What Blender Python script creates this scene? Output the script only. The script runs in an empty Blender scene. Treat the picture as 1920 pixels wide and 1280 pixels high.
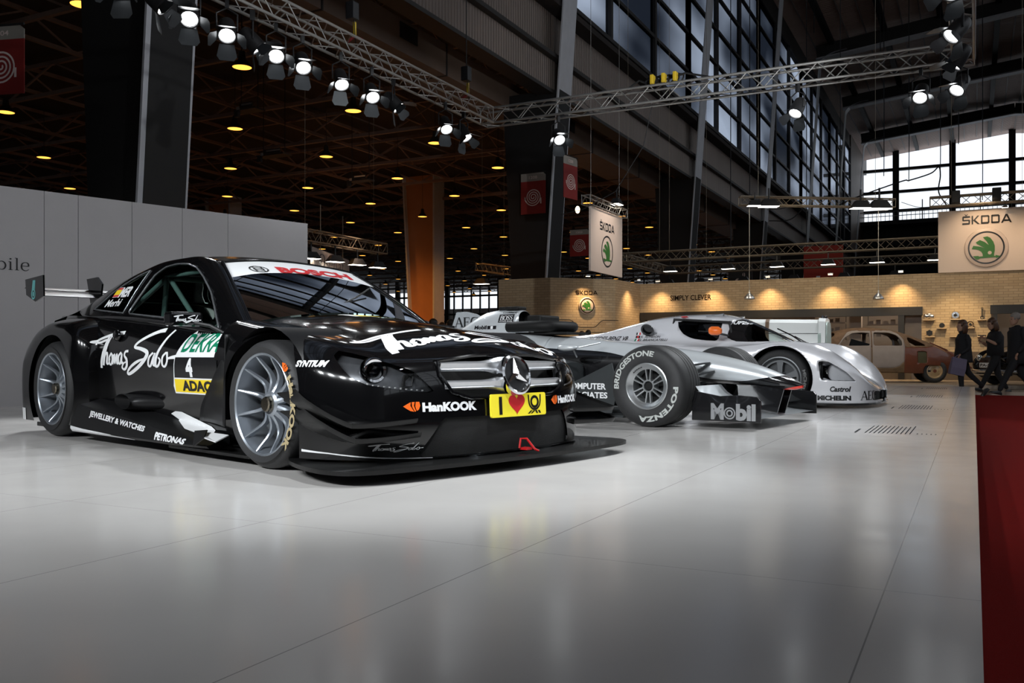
import bpy, bmesh, math, random
from math import sin, cos, pi, radians, atan2, hypot
from mathutils import Vector, Matrix
from mathutils.bvhtree import BVHTree
from mathutils.geometry import tessellate_polygon
import numpy as np

SC = bpy.context.scene
COL = SC.collection
random.seed(7)

# ------------------------------------------------------------------ camera
EYE = 0.59                                   # metres above the white stage
cam_d = bpy.data.cameras.new('camera')
cam_d.sensor_width = 36.0
cam_d.lens = 1700.0 / 1920.0 * 36.0
cam_d.shift_y = 25.0 / 1920.0                # horizon a little below the middle
cam_d.clip_start = 0.05
cam_d.clip_end = 600.0
cam = bpy.data.objects.new('camera', cam_d)
COL.objects.link(cam)
cam.location = (0, 0, EYE)
cam.rotation_euler = (radians(90), 0, radians(27.0))
SC.camera = cam

# ------------------------------------------------------------------ colour management, world
SC.view_settings.view_transform = 'Standard'
SC.view_settings.look = 'None'
SC.view_settings.gamma = 1.0
SC.view_settings.use_curve_mapping = False
SC.view_settings.exposure = 0.0
w = bpy.data.worlds.new('overcast_sky')
SC.world = w
w.use_nodes = True
bg = w.node_tree.nodes['Background']
bg.inputs['Color'].default_value = (0.86, 0.92, 1.0, 1)
bg.inputs['Strength'].default_value = 1.35
SC.cycles.max_bounces = 8
SC.cycles.diffuse_bounces = 3
SC.cycles.glossy_bounces = 4
SC.cycles.transparent_max_bounces = 24
SC.cycles.transmission_bounces = 6
SC.cycles.sample_clamp_indirect = 4.0
SC.cycles.use_denoising = True

# ------------------------------------------------------------------ lights of the hall
def spot_light(name, loc, target, watts, angle, size=0.08, blend=0.5, color=(1.0, 0.96, 0.9)):
    d = bpy.data.lights.new(name, 'SPOT')
    d.energy = watts
    d.spot_size = radians(angle)
    d.spot_blend = blend
    d.shadow_soft_size = size
    d.color = color
    o = bpy.data.objects.new(name, d)
    COL.objects.link(o)
    o.location = loc
    o.rotation_euler = (Vector(target) - Vector(loc)).to_track_quat('-Z', 'Y').to_euler()
    return o

def point_light(name, loc, watts, color, size=0.15):
    d = bpy.data.lights.new(name, 'POINT')
    d.energy = watts
    d.color = color
    d.shadow_soft_size = size
    o = bpy.data.objects.new(name, d)
    COL.objects.link(o)
    o.location = loc
    return o

# ------------------------------------------------------------------ materials
MATS = {}
def nodes_of(name):
    m = bpy.data.materials.new(name)
    m.use_nodes = True
    nt = m.node_tree
    return m, nt, nt.nodes['Principled BSDF']

def mat(name, color, rough=0.5, metal=0.0, coat=0.0, var=0.06, scale=30.0, bump=0.0, spec=0.5, emit=None, strength=0.0, bscale=None):
    """principled surface whose colour and roughness drift with a noise texture"""
    if name in MATS: return MATS[name]
    m, nt, b = nodes_of(name)
    N = nt.nodes; L = nt.links
    tc = N.new('ShaderNodeTexCoord')
    nz = N.new('ShaderNodeTexNoise'); nz.inputs['Scale'].default_value = scale; nz.inputs['Detail'].default_value = 3
    L.new(tc.outputs['Object'], nz.inputs['Vector'])
    mx = N.new('ShaderNodeMix'); mx.data_type = 'RGBA'
    c = color
    mx.inputs[6].default_value = (c[0]*(1-var), c[1]*(1-var), c[2]*(1-var), 1)
    mx.inputs[7].default_value = (min(1, c[0]*(1+var)), min(1, c[1]*(1+var)), min(1, c[2]*(1+var)), 1)
    L.new(nz.outputs['Fac'], mx.inputs[0])
    L.new(mx.outputs[2], b.inputs['Base Color'])
    b.inputs['Roughness'].default_value = rough
    b.inputs['Metallic'].default_value = metal
    b.inputs['Specular IOR Level'].default_value = spec
    if coat:
        b.inputs['Coat Weight'].default_value = coat
        b.inputs['Coat Roughness'].default_value = 0.03
    if bump:
        bp = N.new('ShaderNodeBump'); bp.inputs['Strength'].default_value = bump; bp.inputs['Distance'].default_value = 0.01
        n2 = N.new('ShaderNodeTexNoise'); n2.inputs['Scale'].default_value = bscale or scale*4
        L.new(tc.outputs['Object'], n2.inputs['Vector']); L.new(n2.outputs['Fac'], bp.inputs['Height']); L.new(bp.outputs['Normal'], b.inputs['Normal'])
    if emit:
        b.inputs['Emission Color'].default_value = (*emit, 1)
        b.inputs['Emission Strength'].default_value = strength
    MATS[name] = m
    return m

def glass(name, tint=(1, 1, 1), transp=0.9, rough=0.02, refl=0.12):
    """thin pane: tinted see-through mixed with a mirror by fresnel"""
    if name in MATS: return MATS[name]
    m, nt, b = nodes_of(name)
    N = nt.nodes; L = nt.links
    out = N['Material Output']
    tr = N.new('ShaderNodeBsdfTransparent'); tr.inputs['Color'].default_value = (tint[0]*transp, tint[1]*transp, tint[2]*transp, 1)
    gl = N.new('ShaderNodeBsdfGlossy'); gl.inputs['Roughness'].default_value = rough
    lw = N.new('ShaderNodeLayerWeight'); lw.inputs['Blend'].default_value = refl
    ms = N.new('ShaderNodeMixShader')
    L.new(lw.outputs['Fresnel'], ms.inputs['Fac']); L.new(tr.outputs[0], ms.inputs[1]); L.new(gl.outputs[0], ms.inputs[2])
    L.new(ms.outputs[0], out.inputs['Surface'])
    N.remove(b)
    MATS[name] = m
    return m

# ------------------------------------------------------------------ mesh builder
class MB:
    def __init__(s):
        s.v = []; s.f = []; s.mi = []; s.cur = 0
    def add(s, vs, fs, M=None):
        o = len(s.v)
        if M is None: s.v.extend([tuple(p) for p in vs])
        else: s.v.extend([tuple(M @ Vector(p)) for p in vs])
        for f in fs:
            s.f.append(tuple(i+o for i in f)); s.mi.append(s.cur)
        return s
    def box(s, c, size, M=None):
        x, y, z = c; a, b, h = size[0]/2, size[1]/2, size[2]/2
        vs = [(x+i*a, y+j*b, z+k*h) for k in (-1, 1) for j in (-1, 1) for i in (-1, 1)]
        return s.add(vs, [(0, 2, 3, 1), (4, 5, 7, 6), (0, 1, 5, 4), (2, 6, 7, 3), (0, 4, 6, 2), (1, 3, 7, 5)], M)
    def bar(s, p, q, wd, ht=None, up=(0, 0, 1)):
        """rectangular bar from p to q"""
        ht = ht or wd
        p = Vector(p); q = Vector(q); d = (q-p).normalized(); up = Vector(up)
        if abs(d.dot(up)) > .98: up = Vector((1, 0, 0))
        a = d.cross(up).normalized(); b = a.cross(d)
        vs = []
        for e in (p, q):
            for i, j in ((-1, -1), (1, -1), (1, 1), (-1, 1)): vs.append(e + a*i*wd/2 + b*j*ht/2)
        return s.add(vs, [(0, 1, 2, 3), (7, 6, 5, 4), (0, 4, 5, 1), (1, 5, 6, 2), (2, 6, 7, 3), (3, 7, 4, 0)])
    def tube(s, path, r, n=8, closed=False, cap=True):
        P = [Vector(p) for p in path]; m = len(P); vs = []; fs = []
        rr = r if isinstance(r, (list, tuple)) else [r]*m
        prev = None
        for i, p in enumerate(P):
            a = P[(i+1) % m] if (closed or i < m-1) else P[i]
            b = P[i-1] if (closed or i > 0) else P[i]
            t = (a-b).normalized() if (a-b).length > 1e-9 else Vector((0, 0, 1))
            if prev is None:
                u = t.cross(Vector((0, 0, 1)))
                if u.length < 1e-3: u = t.cross(Vector((0, 1, 0)))
                u.normalize()
            else:
                u = prev - t*prev.dot(t)
                if u.length < 1e-6: u = t.cross(Vector((0, 1, 0)))
                u.normalize()
            prev = u; w_ = t.cross(u)
            for k in range(n):
                an = 2*pi*k/n
                vs.append(p + (u*cos(an) + w_*sin(an))*rr[i])
        for i in range(m if closed else m-1):
            for k in range(n):
                fs.append((i*n+k, i*n+(k+1) % n, ((i+1) % m)*n+(k+1) % n, ((i+1) % m)*n+k))
        if cap and not closed:
            fs.append(tuple(range(n-1, -1, -1))); fs.append(tuple((m-1)*n+k for k in range(n)))
        return s.add(vs, fs)
    def lathe(s, prof, n=32, M=None, a0=0.0, a1=2*pi):
        """profile of (radius, height) turned about local z"""
        full = abs(a1-a0-2*pi) < 1e-6
        k = n if full else n+1
        vs = [(r*cos(a0+(a1-a0)*i/n), r*sin(a0+(a1-a0)*i/n), h) for r, h in prof for i in range(k)]
        fs = []
        for j in range(len(prof)-1):
            for i in range(n):
                i2 = (i+1) % k
                fs.append((j*k+i, j*k+i2, (j+1)*k+i2, (j+1)*k+i))
        return s.add(vs, fs, M)
    def grid(s, rows, closed=False, flip=False):
        R = len(rows); Cn = len(rows[0]); vs = [p for r in rows for p in r]; fs = []
        for i in range(R-1):
            for j in range(Cn if closed else Cn-1):
                q = (i*Cn+j, i*Cn+(j+1) % Cn, (i+1)*Cn+(j+1) % Cn, (i+1)*Cn+j)
                fs.append(q[::-1] if flip else q)
        return s.add(vs, fs)
    def loft(s, secs, cap=True, flip=False):
        o = len(s.v); n = len(secs[0]); m = len(secs)
        s.grid(secs, closed=True, flip=flip)
        if cap:
            a = tuple(o+k for k in range(n)); b = tuple(o+(m-1)*n+k for k in range(n))
            s.f.append(a if flip else a[::-1]); s.mi.append(s.cur)
            s.f.append(b[::-1] if flip else b); s.mi.append(s.cur)
        return s
    def prism(s, poly, z0, z1, M=None):
        """polygon in local xy, pushed from z0 to z1"""
        n = len(poly)
        tri = tessellate_polygon([[Vector((p[0], p[1], 0)) for p in poly]])
        vs = [(p[0], p[1], z0) for p in poly] + [(p[0], p[1], z1) for p in poly]
        ar = sum(poly[i][0]*poly[(i+1) % n][1]-poly[(i+1) % n][0]*poly[i][1] for i in range(n))
        fs = []
        for t in tri:
            a, b, c = t
            cr = (poly[b][0]-poly[a][0])*(poly[c][1]-poly[a][1])-(poly[b][1]-poly[a][1])*(poly[c][0]-poly[a][0])
            if cr < 0: a, c = c, a
            fs.append((c, b, a)); fs.append((a+n, b+n, c+n))
        for i in range(n):
            j = (i+1) % n
            fs.append((i, j, j+n, i+n) if ar > 0 else (j, i, i+n, j+n))
        return s.add(vs, fs, M)
    def flat(s, poly, M=None, z=0.0):
        tri = tessellate_polygon([[Vector((p[0], p[1], 0)) for p in poly]])
        fs = []
        for a, b, c in tri:
            cr = (poly[b][0]-poly[a][0])*(poly[c][1]-poly[a][1])-(poly[b][1]-poly[a][1])*(poly[c][0]-poly[a][0])
            fs.append((a, b, c) if cr > 0 else (c, b, a))
        return s.add([(p[0], p[1], z) for p in poly], fs, M)
    def ball(s, c, r, n=16, m=10, M=None):
        rx, ry, rz = r if isinstance(r, (tuple, list)) else (r, r, r)
        rows = []
        for i in range(m+1):
            t = pi*i/m
            rows.append([(c[0]+rx*sin(t)*cos(2*pi*k/n), c[1]+ry*sin(t)*sin(2*pi*k/n), c[2]-rz*cos(t)) for k in range(n)])
        o = MB(); o.grid(rows, closed=True)
        return s.add(o.v, o.f, M)
    def xf(s, M):
        s.v = [tuple(M @ Vector(p)) for p in s.v]; return s
    def join(s, o, M=None):
        k = len(s.v)
        s.v.extend(o.v if M is None else [tuple(M @ Vector(p)) for p in o.v])
        s.f.extend(tuple(i+k for i in f) for f in o.f); s.mi.extend(o.mi); return s
    def mirror(s):
        """add the copy mirrored in y"""
        k = len(s.v); nf = len(s.f)
        s.v.extend([(x, -y, z) for x, y, z in s.v])
        s.f.extend([tuple(i+k for i in f[::-1]) for f in s.f[:nf]]); s.mi.extend(s.mi[:nf]); return s
    def mirrored(s):
        o = MB(); o.v = [(x, -y, z) for x, y, z in s.v]; o.f = [f[::-1] for f in s.f]; o.mi = list(s.mi); return o
    def build(s, name, mats, parent=None, smooth=None, bevel=0.0, solid=0.0, sub=0, merge=1e-5, loc=None):
        me = bpy.data.meshes.new(name)
        me.from_pydata([tuple(p) for p in s.v], [], s.f)
        mats = mats if isinstance(mats, (list, tuple)) else [mats]
        for m_ in mats: me.materials.append(m_)
        if any(s.mi): me.polygons.foreach_set('material_index', s.mi)
        bm = bmesh.new(); bm.from_mesh(me)
        if merge: bmesh.ops.remove_doubles(bm, verts=bm.verts, dist=merge)
        if bevel:
            ed = [e for e in bm.edges if len(e.link_faces) == 2 and e.calc_face_angle(0) > .6]
            bmesh.ops.bevel(bm, geom=ed, offset=bevel, segments=2, affect='EDGES', profile=.6, clamp_overlap=True)
        bmesh.ops.recalc_face_normals(bm, faces=bm.faces) if s.recalc else None
        bm.to_mesh(me); bm.free()
        if smooth is not None:
            me.polygons.foreach_set('use_smooth', [True]*len(me.polygons))
            me.set_sharp_from_angle(angle=radians(smooth))
        o = bpy.data.objects.new(name, me)
        COL.objects.link(o)
        if parent is not None: o.parent = parent
        if loc: o.location = loc
        if solid:
            md = o.modifiers.new('thickness', 'SOLIDIFY'); md.thickness = abs(solid); md.offset = -1 if solid > 0 else 1
        if sub:
            md = o.modifiers.new('smooth', 'SUBSURF'); md.levels = sub; md.render_levels = sub
        return o
    recalc = False

def Mt(loc=(0, 0, 0), rot=(0, 0, 0), sc=None):
    from mathutils import Euler
    M = Matrix.Translation(loc) @ Euler(rot, 'XYZ').to_matrix().to_4x4()
    if sc: M = M @ Matrix.Diagonal((*sc, 1))
    return M
def frame(o, x, y):
    """matrix whose local x and y run along the given directions at point o"""
    x = Vector(x).normalized(); y = Vector(y); z = x.cross(y).normalized(); y = z.cross(x)
    M = Matrix.Identity(4)
    for i in range(3): M[i][0] = x[i]; M[i][1] = y[i]; M[i][2] = z[i]; M[i][3] = o[i]
    return M

# ------------------------------------------------------------------ things, labels
def tag(o, label, cat, group=None, kind=None):
    o['label'] = label; o['category'] = cat
    if group: o['group'] = group
    if kind: o['kind'] = kind
    return o
def thing(name, label, cat, loc=(0, 0, 0), rz=0.0, group=None):
    o = bpy.data.objects.new(name, None)
    o.empty_display_size = 0.2
    COL.objects.link(o); o.location = loc; o.rotation_euler = (0, 0, rz)
    return tag(o, label, cat, group)
def structure(o, label=None):
    o['kind'] = 'structure'
    if label: o['label'] = label
    return o
def dup(root, loc=None, rot=None, label=None, group=None):
    r = root.copy(); COL.objects.link(r)
    if loc is not None: r.location = loc
    if rot is not None: r.rotation_euler = rot
    if label: r['label'] = label
    if group: r['group'] = group
    for ch in list(root.children):
        c = ch.copy(); COL.objects.link(c); c.parent = r
        for g in list(ch.children):
            d = g.copy(); COL.objects.link(d); d.parent = c
    return r

# ------------------------------------------------------------------ curves and cutting
def lerp(a, b, t): return a+(b-a)*t
def interp(tab, x):
    """smooth (monotone cubic) interpolation in a table of (x, value or tuple)"""
    xs = [t[0] for t in tab]
    if isinstance(tab[0][1], (tuple, list)):
        return tuple(interp([(t[0], t[1][k]) for t in tab], x) for k in range(len(tab[0][1])))
    ys = [t[1] for t in tab]; n = len(xs)
    if x <= xs[0]: return ys[0]
    if x >= xs[-1]: return ys[-1]
    d = [(ys[i+1]-ys[i])/(xs[i+1]-xs[i]) for i in range(n-1)]
    m = [d[0]]
    for i in range(1, n-1): m.append(0.0 if d[i-1]*d[i] <= 0 else 2*d[i-1]*d[i]/(d[i-1]+d[i]))
    m.append(d[-1])
    i = max(k for k in range(n-1) if xs[k] <= x)
    h = xs[i+1]-xs[i]; t = (x-xs[i])/h
    return (2*t**3-3*t*t+1)*ys[i]+(t**3-2*t*t+t)*h*m[i]+(-2*t**3+3*t*t)*ys[i+1]+(t**3-t*t)*h*m[i+1]
def catmull(pts, k=6, closed=False):
    P = [Vector(p) for p in pts]; n = len(P); out = []
    for i in range(n if closed else n-1):
        a = P[(i-1) % n] if (closed or i > 0) else P[i]*2-P[i+1]
        b = P[i]; c = P[(i+1) % n]
        d = P[(i+2) % n] if (closed or i+2 < n) else c*2-b
        for j in range(k):
            t = j/k
            out.append(.5*((2*b)+(c-a)*t+(2*a-5*b+4*c-d)*t*t+(3*b-a-3*c+d)*t**3))
    if not closed: out.append(P[-1])
    return out
def resample(pts, n):
    """n+1 points evenly spaced along a polyline"""
    P = [Vector(p) for p in pts]; L = [0.0]
    for i in range(1, len(P)): L.append(L[-1]+(P[i]-P[i-1]).length)
    out = []; j = 0
    for k in range(n+1):
        t = L[-1]*k/n
        while j < len(L)-2 and L[j+1] < t: j += 1
        h = L[j+1]-L[j]
        out.append(P[j].lerp(P[j+1], 0 if h < 1e-12 else min(1, (t-L[j])/h)))
    return out
def poly_sd(poly):
    """signed distance (negative inside) to a 2-d polygon, as a function of (a, b)"""
    P = [(float(p[0]), float(p[1])) for p in poly]; n = len(P)
    def f(a, b):
        best = 1e9; ins = False
        for i in range(n):
            x0, y0 = P[i]; x1, y1 = P[(i+1) % n]
            dx, dy = x1-x0, y1-y0
            t = max(0, min(1, ((a-x0)*dx+(b-y0)*dy)/(dx*dx+dy*dy+1e-18)))
            dd = (a-x0-dx*t)**2+(b-y0-dy*t)**2
            if dd < best: best = dd
            if (y0 > b) != (y1 > b) and a < (x1-x0)*(b-y0)/(y1-y0)+x0: ins = not ins
        return -math.sqrt(best) if ins else math.sqrt(best)
    return f
def cut(mb, fn, eps=2e-4):
    """split a mesh where fn changes sign; returns (inside, outside)"""
    d = [fn(p) for p in mb.v]
    d = [0.0 if abs(x) < eps else x for x in d]
    res = []
    for sg in (-1, 1):
        out = MB(); idx = {}; ek = {}
        def vid(i):
            if i not in idx: idx[i] = len(out.v); out.v.append(mb.v[i])
            return idx[i]
        def eid(i, j):
            k = (min(i, j), max(i, j))
            if k not in ek:
                t = d[k[0]]/(d[k[0]]-d[k[1]])
                a = mb.v[k[0]]; b = mb.v[k[1]]
                ek[k] = len(out.v); out.v.append(tuple(a[q]+(b[q]-a[q])*t for q in range(3)))
            return ek[k]
        for f, m_ in zip(mb.f, mb.mi):
            s_ = [d[i]*sg for i in f]
            if max(s_) <= 0:
                continue
            if min(s_) >= 0:
                out.f.append(tuple(vid(i) for i in f)); out.mi.append(m_); continue
            g = []
            for a in range(len(f)):
                i, j = f[a], f[(a+1) % len(f)]
                if s_[a] >= 0: g.append(vid(i))
                if s_[a]*s_[(a+1) % len(f)] < 0: g.append(eid(i, j))
            if len(g) >= 3: out.f.append(tuple(g)); out.mi.append(m_)
        res.append(out)
    return res
def relax(mb, n=20, k=.5):
    """fair a surface: plain averaging, borders held"""
    V = np.array(mb.v, float); nb = [set() for _ in V]; cnt = {}
    for f in mb.f:
        for a, b in zip(f, f[1:]+f[:1]):
            nb[a].add(b); nb[b].add(a); e = (min(a, b), max(a, b)); cnt[e] = cnt.get(e, 0)+1
    fixed = np.zeros(len(V), bool)
    for (a, b), q in cnt.items():
        if q == 1: fixed[a] = fixed[b] = True
    I = np.concatenate([[i]*len(s_) for i, s_ in enumerate(nb)]).astype(int); J = np.concatenate([list(s_) for s_ in nb]).astype(int)
    deg = np.array([max(1, len(s_)) for s_ in nb])[:, None]
    for _ in range(n):
        S = np.zeros_like(V); np.add.at(S, I, V[J]); A = S/deg
        V[~fixed] += k*(A[~fixed]-V[~fixed])
        S = np.zeros_like(V); np.add.at(S, I, V[J]); A = S/deg
        V[~fixed] -= k*.96*(A[~fixed]-V[~fixed])*.9
    mb.v = [tuple(p) for p in V]; return mb
def weld(mb, d=1e-5):
    key = {}; new = []; mp = []
    for p in mb.v:
        q = tuple(round(c/d) for c in p)
        if q not in key: key[q] = len(new); new.append(p)
        mp.append(key[q])
    mb.v = new; mb.f = [tuple(mp[i] for i in f) for f in mb.f]; return mb
def quad_map(fl, a, b, c, d):
    """stretch artwork onto four corners: bottom left, bottom right, top right, top left"""
    fl.fit(0, 0, 1, 1); fl.fine(.06)
    return fl.map(lambda x, y: tuple((a[k]*(1-x)+b[k]*x)*(1-y)+(d[k]*(1-x)+c[k]*x)*y for k in (0, 1)))
def bvh_of(*mbs):
    v = []; f = []
    for m_ in mbs:
        o = len(v); v.extend(m_.v); f.extend(tuple(i+o for i in q) for q in m_.f)
    return BVHTree.FromPolygons([Vector(p) for p in v], f)

# ------------------------------------------------------------------ lettering and marks
class Flat:
    """2-d artwork: vertices, triangles"""
    def __init__(s, v=None, f=None): s.v = v or []; s.f = f or []
    def add(s, o, dx=0, dy=0, k=1.0):
        b = len(s.v); s.v.extend([(x*k+dx, y*k+dy) for x, y in o.v]); s.f.extend([tuple(i+b for i in q) for q in o.f]); return s
    def box(s):
        xs = [p[0] for p in s.v]; ys = [p[1] for p in s.v]; return min(xs), min(ys), max(xs), max(ys)
    def fit(s, x0, y0, x1, y1):
        a, b, c, d = s.box()
        s.v = [(x0+(x-a)/(c-a)*(x1-x0), y0+(y-b)/(d-b)*(y1-y0)) for x, y in s.v]; return s
    def shear(s, k): s.v = [(x+y*k, y) for x, y in s.v]; return s
    def map(s, fn): s.v = [fn(x, y) for x, y in s.v]; return s
    def poly(s, pts):
        m = MB(); m.flat(pts); b = len(s.v)
        s.v.extend([(p[0], p[1]) for p in m.v]); s.f.extend([tuple(i+b for i in q) for q in m.f]); return s
    def stroke(s, pts, wd, smooth=True, closed=False, k=6):
        """ribbon along a line; wd a number or a list per point"""
        n = len(pts)
        ws = wd if isinstance(wd, (list, tuple)) else [wd]*n
        P = [(p[0], p[1], q) for p, q in zip(pts, ws)]
        Q = catmull(P, k, closed) if smooth and n > 2 else [Vector(p) for p in P]
        m = len(Q); b = len(s.v)
        for i, p in enumerate(Q):
            a = Q[(i+1) % m] if closed or i < m-1 else Q[i]
            c = Q[i-1] if closed or i > 0 else Q[i]
            t = Vector((a[0]-c[0], a[1]-c[1]))
            t = t.normalized() if t.length > 1e-9 else Vector((1, 0))
            h = p[2]/2
            s.v.append((p[0]-t[1]*h, p[1]+t[0]*h)); s.v.append((p[0]+t[1]*h, p[1]-t[0]*h))
        for i in range(m if closed else m-1):
            j = (i+1) % m
            s.f.append((b+2*i, b+2*i+1, b+2*j+1, b+2*j))
        return s
    def ring(s, cx, cy, r0, r1, n=48, a0=0, a1=2*pi):
        b = len(s.v)
        for i in range(n+1):
            a = a0+(a1-a0)*i/n
            s.v.append((cx+r0*cos(a), cy+r0*sin(a))); s.v.append((cx+r1*cos(a), cy+r1*sin(a)))
        for i in range(n): s.f.append((b+2*i, b+2*i+1, b+2*i+3, b+2*i+2))
        return s
    def rect(s, x0, y0, x1, y1, r=0.0):
        if not r: return s.poly([(x0, y0), (x1, y0), (x1, y1), (x0, y1)])
        p = []
        for cx, cy, a in ((x1-r, y1-r, 0), (x0+r, y1-r, 90), (x0+r, y0+r, 180), (x1-r, y0+r, 270)):
            for i in range(6): p.append((cx+r*cos(radians(a+18*i)), cy+r*sin(radians(a+18*i))))
        return s.poly(p)
    def disc(s, cx, cy, r, n=32): return s.poly([(cx+r*cos(2*pi*i/n), cy+r*sin(2*pi*i/n)) for i in range(n)])
    def fine(s, mx):
        """split long edges so the artwork can follow a curved body"""
        bm = bmesh.new()
        vs = [bm.verts.new((x, y, 0)) for x, y in s.v]
        for q in s.f:
            try: bm.faces.new([vs[i] for i in q])
            except ValueError: pass
        bmesh.ops.triangulate(bm, faces=bm.faces)
        for _ in range(6):
            ed = [e for e in bm.edges if e.calc_length() > mx]
            if not ed: break
            bmesh.ops.subdivide_edges(bm, edges=ed, cuts=1)
            bmesh.ops.triangulate(bm, faces=bm.faces)
        bm.verts.index_update()
        s.v = [(v.co.x, v.co.y) for v in bm.verts]; s.f = [tuple(v.index for v in f.verts) for f in bm.faces]
        bm.free(); return s

def text(body, bold=0.0, shear=0.0, spacing=1.0, res=3):
    cu = bpy.data.curves.new('lettering', 'FONT')
    cu.body = body; cu.size = 1.0; cu.offset = bold; cu.shear = shear; cu.space_character = spacing
    cu.resolution_u = res; cu.align_x = 'LEFT'
    o = bpy.data.objects.new('lettering', cu); COL.objects.link(o)
    bpy.context.view_layer.update()
    me = o.evaluated_get(bpy.context.evaluated_depsgraph_get()).to_mesh()
    fl = Flat([(v.co.x, v.co.y) for v in me.vertices], [tuple(p.vertices) for p in me.polygons])
    bpy.data.objects.remove(o); bpy.data.curves.remove(cu)
    return fl

def decal_plane(fl, M, z=0.0):
    """artwork lying in the local xy plane of M"""
    m = MB(); m.add([(x, y, z) for x, y in fl.v], fl.f, M); return m
def decal_on(fl, bvh, M, fine=0.03, off=0.002, reach=3.0):
    """artwork in the xy plane of M thrown along -z of M onto a body"""
    fl.fine(fine)
    d = (M.to_3x3() @ Vector((0, 0, -1))).normalized()
    vs = []; ok = []
    for x, y in fl.v:
        o = M @ Vector((x, y, 0))
        hit, nor, _, _ = bvh.ray_cast(o, d, reach)
        if hit is None: vs.append((0, 0, 0)); ok.append(False)
        else:
            if nor.dot(d) > 0: nor = -nor
            vs.append(tuple(hit+nor*off)); ok.append(True)
    m = MB()
    zd = lambda i: (Vector(vs[i])-M.translation).dot(d)
    m.add(vs, [q for q in fl.f if all(ok[i] for i in q) and max(zd(i) for i in q)-min(zd(i) for i in q) < .12])
    return m

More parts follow.
